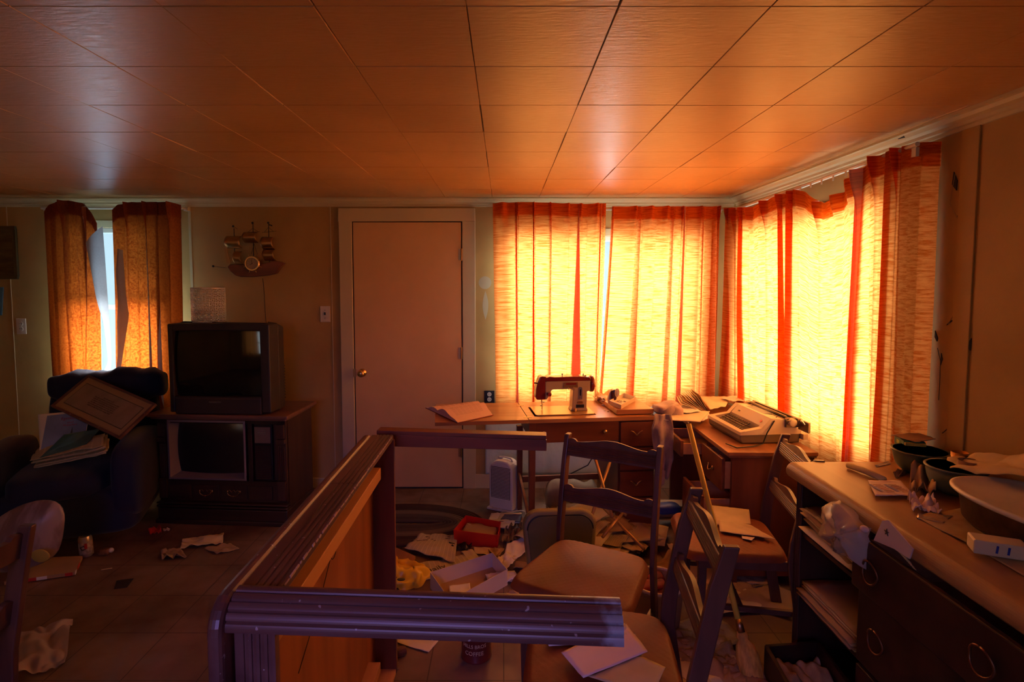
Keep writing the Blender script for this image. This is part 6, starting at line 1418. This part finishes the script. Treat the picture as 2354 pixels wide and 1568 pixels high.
# ------------------------------------------------------------------ papers and blanket on the desk
zD = DZ + 0.002
def desk_paper(label, pix, z, m='paper', seed=0, wr=0.004, th=0.0015, cat='paper', name='paper_sheet', curl=0): return sheet(name, label, cat, [atz(u, v, z) for u, v in pix], m, th, wr, seed, curl=curl)
desk_paper('large manila envelope overhanging the desk front corner', [(1522, 966), (1545, 944), (1632, 946), (1610, 970)], zD + 0.035, 'paper', 90, 0.003, 0.003, 'envelope', 'envelope')
desk_paper('white torn envelope just right of the manila one on the desk', [(1600, 968), (1628, 948), (1634, 958), (1618, 968)], zD + 0.028, 'paper_w', 91, 0.003, 0.002, 'envelope', 'envelope')
desk_paper('pointed white sheet standing behind the manila envelope', [(1545, 946), (1578, 927), (1612, 946), (1580, 950)], zD + 0.045, 'paper_w', 92, 0.004)
for i in range(9):
    a0 = 8 + i * 7.5; base_ = atz(1628 - i * 3, 947 - i * 0.6, zD + 0.012 + 0.004 * i); ln = 0.17
    d1 = Vector((-math.cos(R(a0 + 100)) * .2, 0.9, 0)).normalized() * 0.22; d2 = Vector((-math.cos(R(70 - a0 * .75)), 0.15, math.sin(R(70 - a0 * .75)))).normalized() * 0.12
    names_ = ['flat lowest', 'second', 'third', 'fourth', 'fifth', 'sixth', 'seventh', 'eighth', 'steepest']
    sheet('paper_sheet', '%s sheet of the fanned paper stack left of the typewriter' % names_[8 - i].capitalize() if False else '%s sheet of the fanned paper stack left of the typewriter' % names_[8 - i], 'paper', [base_, base_ + d1, base_ + d1 + d2, base_ + d2], 'paper' if i % 3 else 'kraft', 0.001, 0.002, 100 + i, 'fanned sheets on the desk')
desk_paper('big yellowed sheet leaning on the typewriter back left', [(1608, 912), (1680, 912), (1668, 935), (1632, 942)], zD + 0.05, 'paper', 93, 0.006)
desk_paper('thin sheets behind the typewriter near the curtain', [(1655, 915), (1725, 905), (1735, 920), (1690, 925)], zD + 0.065, 'paper_w', 94, 0.008)
desk_paper('newspaper page under the typewriter at its right side', [(1712, 1008), (1700, 1003), (1815, 1004), (1812, 1018)][::1], zD, 'paper', 95, 0.002)
# blanket
M['fleece'] = mat('pinkish grey fleece', (0.50, 0.34, 0.28), 0.95, var=0.35, vscale=14, sheen=0.4, bump=0.5, bscale=90)
BL = thing('fleece_blanket', 'pale fleece blanket bundled at the desk corner and hanging down', 'blanket', (1.03, 3.42, 0.75))
cushion(aty(1535, 940, 3.52), (0.17, 0.16, 0.06), (0, 0, 0.3), 'bundle', M['fleece'], BL, n=10, wr=0.02, seed=5); bpy.data.objects['bundle'].location = -BL.location
ed = [(1508, 1545, 955), (1500, 1548, 985), (1503, 1545, 1020), (1508, 1546, 1055), (1514, 1540, 1080), (1518, 1532, 1098)]
def drape(s_, t_):
    x = t_ * (len(ed) - 1); i = min(int(x), len(ed) - 2); f = x - i
    u0 = ed[i][0] * (1 - f) + ed[i + 1][0] * f; u1 = ed[i][1] * (1 - f) + ed[i + 1][1] * f; v = ed[i][2] * (1 - f) + ed[i + 1][2] * f
    p = aty(u0 + (u1 - u0) * s_, v, 3.30); p.y += 0.016 * math.sin(s_ * 11 + t_ * 2) * (0.4 + t_) + 0.02 * noise.noise(Vector((s_ * 3, t_ * 5, 2))) + 0.03 * math.exp(-t_ * 9); return p
mb = MB(); mb.grid(drape, 30, 40); mb.build('hanging_end', M['fleece'], BL, smooth=True, solid=0.010, world=True)
mb = MB(); mb.tube([aty(1532, 958, 3.45), aty(1530, 950, 3.44), aty(1545, 942, 3.46), aty(1556, 934, 3.5)], [0.012, 0.022, 0.028, 0.02], 14); mb.v = [p + Vector((1, 1, 1)) * noise.noise(p * 25) * 0.008 for p in mb.v]; mb.build('rolled_fold', M['fleece'], BL, smooth=True, world=True)
sheet('cloth_scrap', 'grey white cloth tail hanging below the blanket', 'cloth', [aty(1515, 1078, 3.27), aty(1530, 1082, 3.27), aty(1527, 1112, 3.25), aty(1518, 1120, 3.25)], 'fleece', 0.002, 0.006, 97)
# ------------------------------------------------------------------ things on the dresser
zz = DRZ + 0.001
def lab(o, l, c, g=None): return tag(o, l, c, g)
def bowl(c, r, h, m_out, m_in, label, foot=0.45, rim=0.006):
    t = thing('mixing_bowl', label, 'bowl', c)
    pr = [(0, 0.0), (r * foot, 0.0), (r * foot * 1.02, 0.006)] + [(r * (foot + (1 - foot) * math.sin(R(a))), 0.006 + (h - 0.006) * (1 - math.cos(R(a)))) for a in range(10, 91, 10)] + [(r + rim, h), (r + rim, h + 0.005), (r - 0.002, h + 0.005)]
    inn = [(r * (foot + (1 - foot) * math.sin(R(a))) - 0.005, 0.011 + (h - 0.006) * (1 - math.cos(R(a)))) for a in range(90, -1, -10)] + [(0, 0.010)]
    MB().lathe(pr, (0, 0, 0), 40).build('outer', M[m_out], t, smooth=True)
    MB().lathe([(r - 0.002, h + 0.005)] + inn, (0, 0, 0), 40).build('inner', M[m_in], t, smooth=True)
    return t
M['sage'] = mat('sage green enamel', (0.10, 0.14, 0.07), 0.35)
M['sage2'] = mat('blue grey green enamel', (0.20, 0.26, 0.20), 0.35)
bw1 = atx(2120, 1032, 1.565)
bowl((1.585, 2.10, 0.855), 0.088, 0.085, 'sage', 'sage', 'dark green mixing bowl nearest the wall corner on the dresser')
bowl((1.565, 1.905, zz), 0.085, 0.090, 'sage2', 'sage', 'pale blue green mixing bowl in front of the dark green bowl')
t = thing('metal_handle_cup', 'dull metal cup handle sticking up behind the green bowls', 'cup', (1.672, 2.02, zz)); MB().lathe([(0.026, 0), (0.028, 0.11), (0.025, 0.11), (0.022, 0.01), (0, 0.01)], (0, 0, 0), 24).build('cup', M['brassdull'], t, smooth=True)
MB().tube([(0.0, -0.028, 0.10), (0.0, -0.050, 0.115), (0.0, -0.052, 0.08), (0.0, -0.030, 0.06)], 0.004, 8).build('handle', M['steel'], t, smooth=True)
# green and yellow carton
GC = thing('carton_box', 'yellow and dark green printed carton behind the bowls by the curtain', 'box', (1.62, 2.20, zz), R(72))
MB().box((-0.058, -0.035, 0), (0.058, 0.035, 0.105)).build('carton', mat('yellow carton', (0.55, 0.42, 0.06), 0.5), GC, bevel=0.002)
MB().box((-0.045, -0.0365, 0.075), (0.0585, 0.0365, 0.108)).build('green_band', mat('dark green print', (0.01, 0.14, 0.07), 0.5), GC)
MB().box((0.0, -0.0375, 0.083), (0.03, 0.0375, 0.098)).build('label_patch', mat('lime print', (0.35, 0.5, 0.05), 0.5), GC)
sheet('dusty_lid', 'dusty brown flap lying over the green carton', 'lid', [(1.57, 2.24, zz + 0.112), (1.60, 2.14, zz + 0.110), (1.69, 2.16, zz + 0.118), (1.68, 2.25, zz + 0.12)], 'kraft', 0.002, 0.004, 110)
# tin cup in the bowl, big manila sheets draped over the bowls
o = MB().lathe([(0.034, 0), (0.035, 0.075), (0.032, 0.075), (0.031, 0.004), (0, 0.003)], (1.60, 1.89, zz + 0.045), 28).build('paper_cup', M['kraft'], None, smooth=True); tag(o, 'tan paper cup standing in the blue green bowl', 'cup')
sheet('manila_folder', 'bent manila folder draped over the bowls toward the right edge', 'folder', [atx(2160, 1086, 1.53), atx(2200, 1058, 1.64), atx(2420, 1045, 1.70), atx(2400, 1100, 1.56)], 'paper_y', 0.003, 0.018, 111, n=20)
# roasting pan
RP = thing('roasting_pan', 'large oval roasting pan with pale enamel lid on the dresser', 'pan', (1.525, 1.50, zz), R(6))
pr = [(0.80, 0.0), (0.86, 0.004), (0.93, 0.02), (0.97, 0.085), (1.02, 0.092), (1.02, 0.098)]
def oval(mb, prof, a, b, n=56):
    vs = []; fs = []
    for r, z in prof:
        for k in range(n):
            t_ = 2 * math.pi * k / n; e = 0.85; vs.append((a * r * math.copysign(abs(math.cos(t_)) ** e, math.cos(t_)), b * r * math.copysign(abs(math.sin(t_)) ** e, math.sin(t_)), z))
    for i in range(len(prof) - 1):
        for k in range(n): fs.append((i * n + k, i * n + (k + 1) % n, (i + 1) * n + (k + 1) % n, (i + 1) * n + k))
    fs.append(tuple(range(n))[::-1]); fs.append(tuple((len(prof) - 1) * n + k for k in range(n))); mb.add(vs, fs)
mb = MB(); oval(mb, pr, 0.155, 0.26); mb.build('pan_body', mat('rusty dark speckled enamel', (0.10, 0.045, 0.022), 0.4, var=0.7, vscale=26), RP, smooth=True)
M['enam'] = mat('pale grey enamel', (0.74, 0.74, 0.66), 0.35, var=0.12, vscale=9)
mb = MB(); oval(mb, [(1.03, 0.094), (1.07, 0.100), (1.07, 0.106), (1.02, 0.110), (0.98, 0.106), (0.90, 0.1005), (0.5, 0.0995)], 0.155, 0.26); mb.build('lid', M['enam'], RP, smooth=True)
# pancake of crumpled wrappers between the bowls and the pan
sheet('crumpled_wrapper', 'brown crumpled wrapper between the coupon sheet and the roasting pan', 'wrapper', [atz(u, v, zz) for u, v in ((2095, 1082), (2155, 1095), (2150, 1150), (2090, 1130))], 'kraft', 0.002, 0.05, 112, n=30)
sheet('crumpled_tissue', 'pinkish crumpled tissue below the brown wrapper', 'tissue', [atz(u, v, zz) for u, v in ((2085, 1150), (2145, 1150), (2165, 1185), (2100, 1178))], 'pinkpaper', 0.002, 0.03, 113, n=26)
sheet('coupon_sheet', 'printed pink and blue coupon sheet on the dresser top', 'coupon', [atz(u, v, zz + 0.010) for u, v in ((1995, 1106), (2070, 1106), (2100, 1140), (2012, 1140))], 'pinkpaper', 0.002, 0.003, 114)
cs = [o for o in bpy.data.objects if o.name.startswith('coupon_sheet')][0]
pf = frame(atz(2012, 1124, zz + 0.0145), atz(2085, 1124, zz) - atz(2012, 1124, zz), (0, 1, 0)); 
mbb = MB(); W1_ = (atz(2085, 1124, zz) - atz(2012, 1124, zz)).length
for s_ in (0.04, 0.52): mbb.box((W1_ * s_, -0.02, 0), (W1_ * (s_ + 0.10), 0.045, 0.0006), pf)
o = mbb.build('blue_print', mat('faded blue print', (0.25, 0.2, 0.42), 0.7), cs, world=True)
mbb = MB()
for s_ in (0.18, 0.66):
    for r_ in range(6): mbb.box((W1_ * s_, -0.03 + r_ * 0.014, 0), (W1_ * (s_ + 0.24), -0.026 + r_ * 0.014, 0.0006), pf)
mbb.build('printed_lines', mat('brown print', (0.35, 0.16, 0.1), 0.7), cs, world=True)['kind'] = 'stuff'
mb = MB(); mb.tube([atz(1950, 1069, zz + 0.013), atz(1990, 1083, zz + 0.014), atz(2032, 1103, zz + 0.013)], 0.012, 14); o = mb.build('rolled_paper', M['paper_y'], None, smooth=True); tag(o, 'rolled paper tube lying on the dresser top', 'paper roll')
sheet('paper_scrap', 'flat cream paper scraps near the dresser far edge', 'paper', [atz(u, v, zz) for u, v in ((2010, 1070), (2045, 1062), (2048, 1067), (2015, 1074))], 'paper', 0.001, 0.004, 115)
sheet('leaf_scrap', 'dry curled brown leaf by the green bowl', 'leaf', [atz(u, v, zz) for u, v in ((2052, 1092), (2095, 1072), (2098, 1084), (2060, 1100))], 'kraft', 0.001, 0.02, 116)
# stained cloth along the top with a small white box
sheet('stained_cloth', 'stained yellow white cloth runner beneath the roasting pan', 'cloth', [atz(2105, 1188, zz), atz(2250, 1165, zz), Vector((1.70, 0.95, zz)), Vector((1.30, 0.95, zz))], 'stain', 0.002, 0.006, 117, n=40)
WBX = thing('ring_box', 'small cream box with two blue strokes on the stained cloth', 'box', atz(2292, 1272, 0.862), R(-24))
F0 = 0.050; MB().box((-0.058, -0.028, 0), (0.058, 0.028, 0.038)).build('carton', M['cream'], WBX, bevel=0.004)
for x in (-0.010, 0.014): MB().bar((x, -0.0285, 0.010), (x + 0.002, -0.0285, 0.030), 0.005, 0.0015, up=(0, 1, 0)).build('blue_stroke', mat('blue ink stroke', (0.02, 0.04, 0.35), 0.5), WBX)
sheet('card_case', 'dark grey flat packet poking out left of the cloth runner', 'packet', [atz(u, v, zz) for u, v in ((2110, 1182), (2190, 1188), (2170, 1205), (2108, 1192))], 'steel', 0.006, 0.001, 118)
# plastic bag hanging over the drawer, card with a star
PBG = thing('plastic_bag', 'knotted clear plastic bag caught in the top dresser drawer', 'bag', atx(1940, 1225, 1.10))
outl = [(1878, 1225), (1886, 1163), (1905, 1151), (1922, 1150), (1950, 1178), (1978, 1210), (1986, 1216), (1990, 1250), (1984, 1310), (1960, 1290), (1925, 1275), (1905, 1255)]
cN = Vector((1.075, atx(1945, 1230, 1.10).y, atx(1945, 1230, 1.10).z)); rg = [atx(u, v, 1.125) for u, v in outl]; mb = MB(); K = 10; n = len(rg) * 4
def rgp(i):
    i = i / 4; a = int(i) % len(rg); b = (a + 1) % len(rg); return rg[a].lerp(rg[b], i - int(i))
vs = [cN + Vector((-0.015, 0, 0))]
for j in range(1, K + 1):
    f = j / K
    for i in range(n):
        p = cN.lerp(rgp(i), f); p.x = 1.145 - 0.055 * math.sqrt(max(0, 1 - f * f)) - 0.012 * (1 - f) + 0.010 * noise.noise(Vector((i * .8, j * .5, 1)))
        p.x += 0.008 * math.sin(i * 0.9) * f; vs.append(p)
fs = [(0, 1 + i, 1 + (i + 1) % n) for i in range(n)] + [(1 + j * n + i, 1 + (j + 1) * n + i, 1 + (j + 1) * n + (i + 1) % n, 1 + j * n + (i + 1) % n) for j in range(K - 1) for i in range(n)]
mb.add(vs, fs); mb.build('film', M['film'], PBG, smooth=True, solid=0.001, world=True)
MB().ball(atx(1987, 1216, 1.11), (0.012, 0.014, 0.010), 12, 8).build('knot', M['pinkpaper'], PBG, smooth=True, world=True)
cd = thing('star_card', 'white card with a small dark star sticking out of the top drawer', 'card', atx(2050, 1240, 1.16))
cp_ = [(2028, 1197), (2041, 1196), (2098, 1262), (2090, 1285), (2055, 1262), (2008, 1242)]; pts = [atx(u, v, 1.138 + 0.0001 * (v - 1196)) for u, v in cp_]
mb = MB(); k = len(pts); off_ = Vector((0.004, 0, 0)); mb.add(pts + [p + off_ for p in pts], [tuple(range(k)), tuple(range(2 * k - 1, k - 1, -1))] + [(i, (i + 1) % k, k + (i + 1) % k, k + i) for i in range(k)]); mb.build('card', M['pinkpaper'], cd, world=True)
c = atx(2039, 1224, 1.137); mb = MB(); sp = []
for q_ in range(10): a = math.pi / 2 + math.pi * q_ / 5; r_ = 0.011 if q_ % 2 == 0 else 0.0035; sp.append((r_ * math.cos(a), r_ * math.sin(a)))
mb.prism(sp, 0.002, Matrix(((0, 0, -1, c.x), (1, 0, 0, c.y), (0, 1, 0, c.z), (0, 0, 0, 1)))); mb.build('star', M['ink'], cd, world=True)
sheet('folded_paper', 'folded yellow paper poking from the drawer just below the star card', 'paper', [atx(u, v, 1.15) for u, v in ((2063, 1268), (2072, 1268), (2105, 1312), (2098, 1305))], 'paper_y', 0.002, 0.004, 119)
# loose papers in the open dresser compartments
random.seed(21)
for k in range(13):
    y = 2.19 - 0.012 * k + random.uniform(-.01, .01); z = 0.582 + 0.007 * k
    x0 = 1.18 + random.uniform(0, .04); tl = random.uniform(-.02, .05)
    mm = random.choice(['kraft', 'paper_y', 'paper']); sheet('stacked_paper', KIND[mm] + ' in the tilted stack on the upper dresser shelf', 'paper', [(x0, 2.19, z + tl), (x0, 1.84, z + random.uniform(-.0, .01)), (x0 + 0.22, 1.84, z), (x0 + 0.22, 2.19, z + tl)], mm, 0.002, 0.004, 130 + k, 'papers on the dresser shelf', n=8)
for k in range(7):
    z = 0.320 + 0.010 * k; x0 = 1.18 + random.uniform(0, .04)
    mm = random.choice(['kraft', 'paper_y']); sheet('stacked_paper', KIND[mm] + ' in the flat pile on the lower dresser shelf', 'paper', [(x0, 2.19, z), (x0, 1.84, z), (x0 + 0.22, 1.84, z), (x0 + 0.22, 2.19, z)], mm, 0.004, 0.004, 150 + k, 'papers on the lower dresser shelf', n=8)
# ------------------------------------------------------------------ drawer lying on the floor at lower right
FD = thing('loose_drawer', 'dark wooden drawer full of cloth lying on the floor at lower right', 'drawer', atz(1880, 1540, 0))
q = [atz(1762, 1484, 0.15), atz(1880, 1476, 0.15), atz(2005, 1640, 0.15), atz(1850, 1640, 0.15)]
mb = MB()
for i in range(4):
    a, b = q[i], q[(i + 1) % 4]; mb.bar(a - Vector((0, 0, .075)), b - Vector((0, 0, .075)), 0.016, 0.15)
mb.build('sides', M['wood_dark'], FD, bevel=0.002, world=True)
mb = MB(); mb.add([p - Vector((0, 0, .142)) for p in q], [(0, 1, 2, 3)]); mb.build('bottom', M['wood_dark'], FD, solid=0.006, world=True)
cc_ = sum(q, Vector()) / 4
sheet('drawer_cloth', 'cream cloth with black spots filling the loose drawer', 'cloth', [cc_ + (p - cc_) * 0.86 - Vector((0, 0, 0.07)) for p in q], 'stain', 0.003, 0.035, 160, n=34)
for i, (u, v) in enumerate(((1864, 1524), (1871, 1534), (1890, 1540))):
    o = MB().ball(atz(u, v, 0.105), (0.010, 0.007, 0.006), 10, 6).build('pellet', M['ink'], None, smooth=True); tag(o, ['black pellet on the drawer cloth, farthest', 'black pellet on the drawer cloth, middle one', 'black pellet on the drawer cloth, rightmost'][i], 'pellet')
# ------------------------------------------------------------------ basket with red things, blue packet
BK = thing('wicker_basket', 'round basket with pale rim and red contents behind the near chair', 'basket', (0.70, 2.48, 0))
MB().lathe([(0.085, 0), (0.10, 0.02), (0.118, 0.20), (0.126, 0.205), (0.126, 0.22), (0.114, 0.222), (0.106, 0.20), (0.09, 0.02), (0, 0.015)], (0, 0, 0), 40).build('basket_wall', mat('tan wicker', (0.45, 0.30, 0.14), 0.8, bump=0.6, bscale=120), BK, smooth=True)
MB().tube([(0.120 * math.cos(2 * math.pi * k / 36), 0.120 * math.sin(2 * math.pi * k / 36), 0.222) for k in range(37)], 0.008, 8).build('rim', M['cream'], BK, smooth=True)
random.seed(9)
for k in range(9):
    a = 2 * math.pi * k / 9; rr = 0.0 if k == 8 else 0.06
    o = cushion((0.70 + rr * math.cos(a), 2.48 + rr * math.sin(a), 0.15 + 0.02 * (k % 3)), (0.08, 0.07, 0.06), (0, 0, 0), 'red_flower', mat('deep red petals', (0.35, 0.03, 0.012), 0.7, var=0.5, vscale=20) if k == 0 else bpy.data.materials['deep red petals'], None, n=6, wr=0.02, seed=k)
    tag(o, 'crumpled red bloom in the basket', 'flower', 'red blooms in the basket')
BP = thing('blue_packet', 'dark blue plastic packet on the floor below the blanket', 'packet', atz(1535, 1168, 0.10))
cushion((0, 0, 0.0), (0.16, 0.10, 0.05), (0, 0, 0.3), 'packet', M['blue'], BP, n=6, wr=0.01)
BS = thing('cardboard_carton', 'brown carton on the floor beneath the blue packet', 'box', atz(1540, 1180, 0.0)); MB().box((-0.10, -0.06, 0), (0.10, 0.06, 0.073)).build('carton', M['kraft'], BS, bevel=0.002)
# sack on the floor under the table
SK = thing('grey_sack', 'lumpy grey beige sack under the sewing table against the wall', 'sack', (0.47, 3.78, 0.0))
cushion((0, 0, 0.10), (0.36, 0.22, 0.20), (0, 0, 0.2), 'sack_body', mat('grey beige sacking', (0.36, 0.26, 0.17), 0.9, var=0.3, vscale=10), SK, n=10, wr=0.03)
# paper heap under the sewing table and spilling forward
random.seed(33)
cx_, cy_ = 0.52, 3.38
for k in range(70):
    f = k / 70; a = random.uniform(0, 2 * math.pi); rr = random.uniform(0.02, 1) ** 0.6
    x = cx_ + 0.34 * rr * math.cos(a) * (1.1 - .3 * f); y = cy_ + 0.34 * rr * math.sin(a) * (1.1 - .3 * f)
    z = 0.012 + 0.15 * f * (1 - rr * 0.75); w_, h_ = random.choice(((0.21, 0.28), (0.15, 0.21), (0.11, 0.24), (0.26, 0.34))); r_ = random.uniform(0, math.pi)
    ux, uy = Vector((math.cos(r_), math.sin(r_), random.uniform(-.12, .12))) * w_ / 2, Vector((-math.sin(r_), math.cos(r_), random.uniform(-.12, .12))) * h_ / 2
    c = Vector((x, y, z + 0.02)); mm = random.choice(['news', 'news', 'paper', 'paper_y', 'paper', 'kraft'])
    for q_ in (ux, uy):
        pass
    if x > 0.74 and z < 0.2 and y > 3.4: c.x -= 0.2
    P4 = [c - ux - uy, c + ux - uy, c + ux + uy, c - ux + uy]
    mz = min(p.z for p in P4)
    if mz < 0.004: P4 = [p + Vector((0, 0, 0.004 - mz)) for p in P4]
    sheet('heap_paper', 'crumpled ' + KIND[mm] + ' in the heap under the sewing table', 'paper', P4, mm, 0.001, random.choice((0.006, 0.014, 0.022)), 200 + k, 'paper heap under the sewing table', n=9)
flr('newspaper', 'newspaper page with dark triangle picture right of the green chair back', 'newspaper', [(1390, 1215), (1448, 1232), (1425, 1258), (1368, 1248)], 'news', 0.10, 0.002, 0.01, 290)
for k in range(26):
    u = random.uniform(1490, 1790); v = random.uniform(1385, 1600); c = atz(u, v, 0.01 + 0.001 * k); r_ = random.uniform(0, math.pi)
    if c.x > 1.02: c.x -= 0.12
    w_, h_ = random.choice(((0.21, 0.28), (0.15, 0.21), (0.10, 0.22)))
    ux, uy = Vector((math.cos(r_), math.sin(r_), 0)) * w_ / 2, Vector((-math.sin(r_), math.cos(r_), 0)) * h_ / 2
    mm = random.choice(['paper_y', 'kraft', 'kraft', 'stain', 'news']); sheet('floor_paper', 'crumpled ' + KIND[mm] + ' around the broom head', 'paper', [c - ux - uy, c + ux - uy, c + ux + uy, c - ux + uy], mm, 0.001, random.choice((0.01, 0.02, 0.03)), 300 + k, 'papers around the broom head', n=12)
for k in range(18):
    u = random.uniform(1150, 1300); v = random.uniform(1205, 1420); c = atz(u, v, 0.006 + 0.001 * k); r_ = random.uniform(0, math.pi)
    w_, h_ = random.choice(((0.10, 0.16), (0.08, 0.13), (0.14, 0.20)))
    ux, uy = Vector((math.cos(r_), math.sin(r_), 0)) * w_ / 2, Vector((-math.sin(r_), math.cos(r_), 0)) * h_ / 2
    if (c.xy - Vector((0.12, 3.0))).length < 0.01: continue
    mm = random.choice(['paper', 'paper_w', 'kraft', 'news', 'wood_chair']); sheet('floor_paper', 'crumpled ' + KIND[mm] + ' on the floor by the brown chair front legs', 'paper', [c - ux - uy, c + ux - uy, c + ux + uy, c - ux + uy], mm, 0.001, random.choice((0.008, 0.016)), 340 + k, 'scraps by the brown chair', n=10)
for k in range(20):
    u = random.uniform(1500, 1760); v = random.uniform(1265, 1380); c = atz(u, v, 0.006 + 0.001 * k); r_ = random.uniform(0, math.pi)
    w_, h_ = random.choice(((0.21, 0.28), (0.12, 0.18)))
    ux, uy = Vector((math.cos(r_), math.sin(r_), 0)) * w_ / 2, Vector((-math.sin(r_), math.cos(r_), 0)) * h_ / 2
    mm = random.choice(['paper', 'kraft', 'kraft', 'paper_y']); sheet('floor_paper', 'crumpled ' + KIND[mm] + ' on the dark floor under the desk chair', 'paper', [c - ux - uy, c + ux - uy, c + ux + uy, c - ux + uy], mm, 0.001, random.choice((0.01, 0.02)), 370 + k, 'papers under the desk chair', n=10)
# ------------------------------------------------------------------ damage on the right wall: torn holes and cracks
def wl(u, v): return atx(u, v, XR - 0.0035)
def tear(pts, label):
    P_ = [wl(u, v) for u, v in pts]; k = len(P_); off_ = Vector((0.004, 0, 0)); mb = MB()
    mb.add(P_ + [p + off_ for p in P_], [tuple(range(k)), tuple(range(2 * k - 1, k - 1, -1))] + [(i, (i + 1) % k, k + (i + 1) % k, k + i) for i in range(k)])
    o = mb.build('wall_hole', M['ink'], None); tag(o, label, 'wall hole')
def crack(pts, r, label, name='wall_crack', m='ink'):
    o = MB().tube([wl(u, v) for u, v in pts], r, 5).build(name, M[m], None); tag(o, label, 'wall crack')
tear([(2192, 395), (2200, 415), (2198, 438), (2188, 424)], 'small torn hole highest on the right wall')
tear([(2222, 472), (2216, 498), (2212, 508), (2200, 497)], 'largest dark torn hole in the right wall panelling')
tear([(2219, 520), (2214, 535), (2208, 536)], 'small tear just below the largest wall hole')
tear([(2214, 545), (2212, 560), (2205, 556)], 'small tear third down in the row on the right wall')
tear([(2220, 572), (2217, 586), (2211, 576)], 'small tear fourth down in the row on the right wall')
tear([(2194, 735), (2182, 742), (2175, 748), (2184, 737)], 'flat slit hole below the row of tears')
tear([(2232, 778), (2230, 806), (2221, 797)], 'dark triangular hole lowest right on the right wall')
tear([(2149, 760), (2155, 778), (2153, 785), (2148, 775)], 'narrow slit hole left of the triangular one')
tear([(2163, 812), (2166, 826), (2161, 840)], 'narrow slit hole beneath the other slit')
crack([(2144, 385), (2147, 405), (2145, 480), (2138, 600), (2130, 700), (2122, 790), (2116, 900)], 0.0016, 'long vertical crack beside the right curtain')
crack([(2196, 400), (2190, 430), (2184, 470), (2200, 500), (2214, 515), (2212, 560), (2216, 590), (2204, 640), (2206, 700), (2180, 745)], 0.0012, 'jagged crack joining the row of tears', m='kraft')
crack([(2155, 800), (2162, 830), (2160, 880), (2158, 920)], 0.0012, 'short crack beneath the slit holes')
crack([(2108, 996), (2118, 992), (2123, 987)], 0.0014, 'short slanting scratch low on the right wall')
crack([(2166, 996), (2176, 988), (2180, 980)], 0.0014, 'second slanting scratch right of the first')
o = MB().tube([atz(2120, 1500, 0.0) * 0 + Vector((XR - 0.03, 2.44, ZC - 0.012)), Vector((XR - 0.03, 2.40, ZC - 0.014))], 0.010, 8).build('ceiling_stain', M['ink'], None); tag(o, 'dark chip in the moulding above the right curtain', 'chip')

M['poly'] = mat('wrinkled plastic sheeting in lit-wall tone', (0.66, 0.72, 0.62), 0.35, bump=0.3, bscale=30, bdist=0.01)  # pale sheet added to imitate window light spilled on this wall
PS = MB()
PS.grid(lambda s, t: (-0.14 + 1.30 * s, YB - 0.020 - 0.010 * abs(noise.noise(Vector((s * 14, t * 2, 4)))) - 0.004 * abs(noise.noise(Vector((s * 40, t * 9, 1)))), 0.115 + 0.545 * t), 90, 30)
o = PS.build('spill_light_sheeting', M['poly'], None, smooth=True, solid=0.002); tag(o, 'wrinkled plastic sheeting in lit-wall tone under the back window, standing in for spilled light', 'plastic sheet')
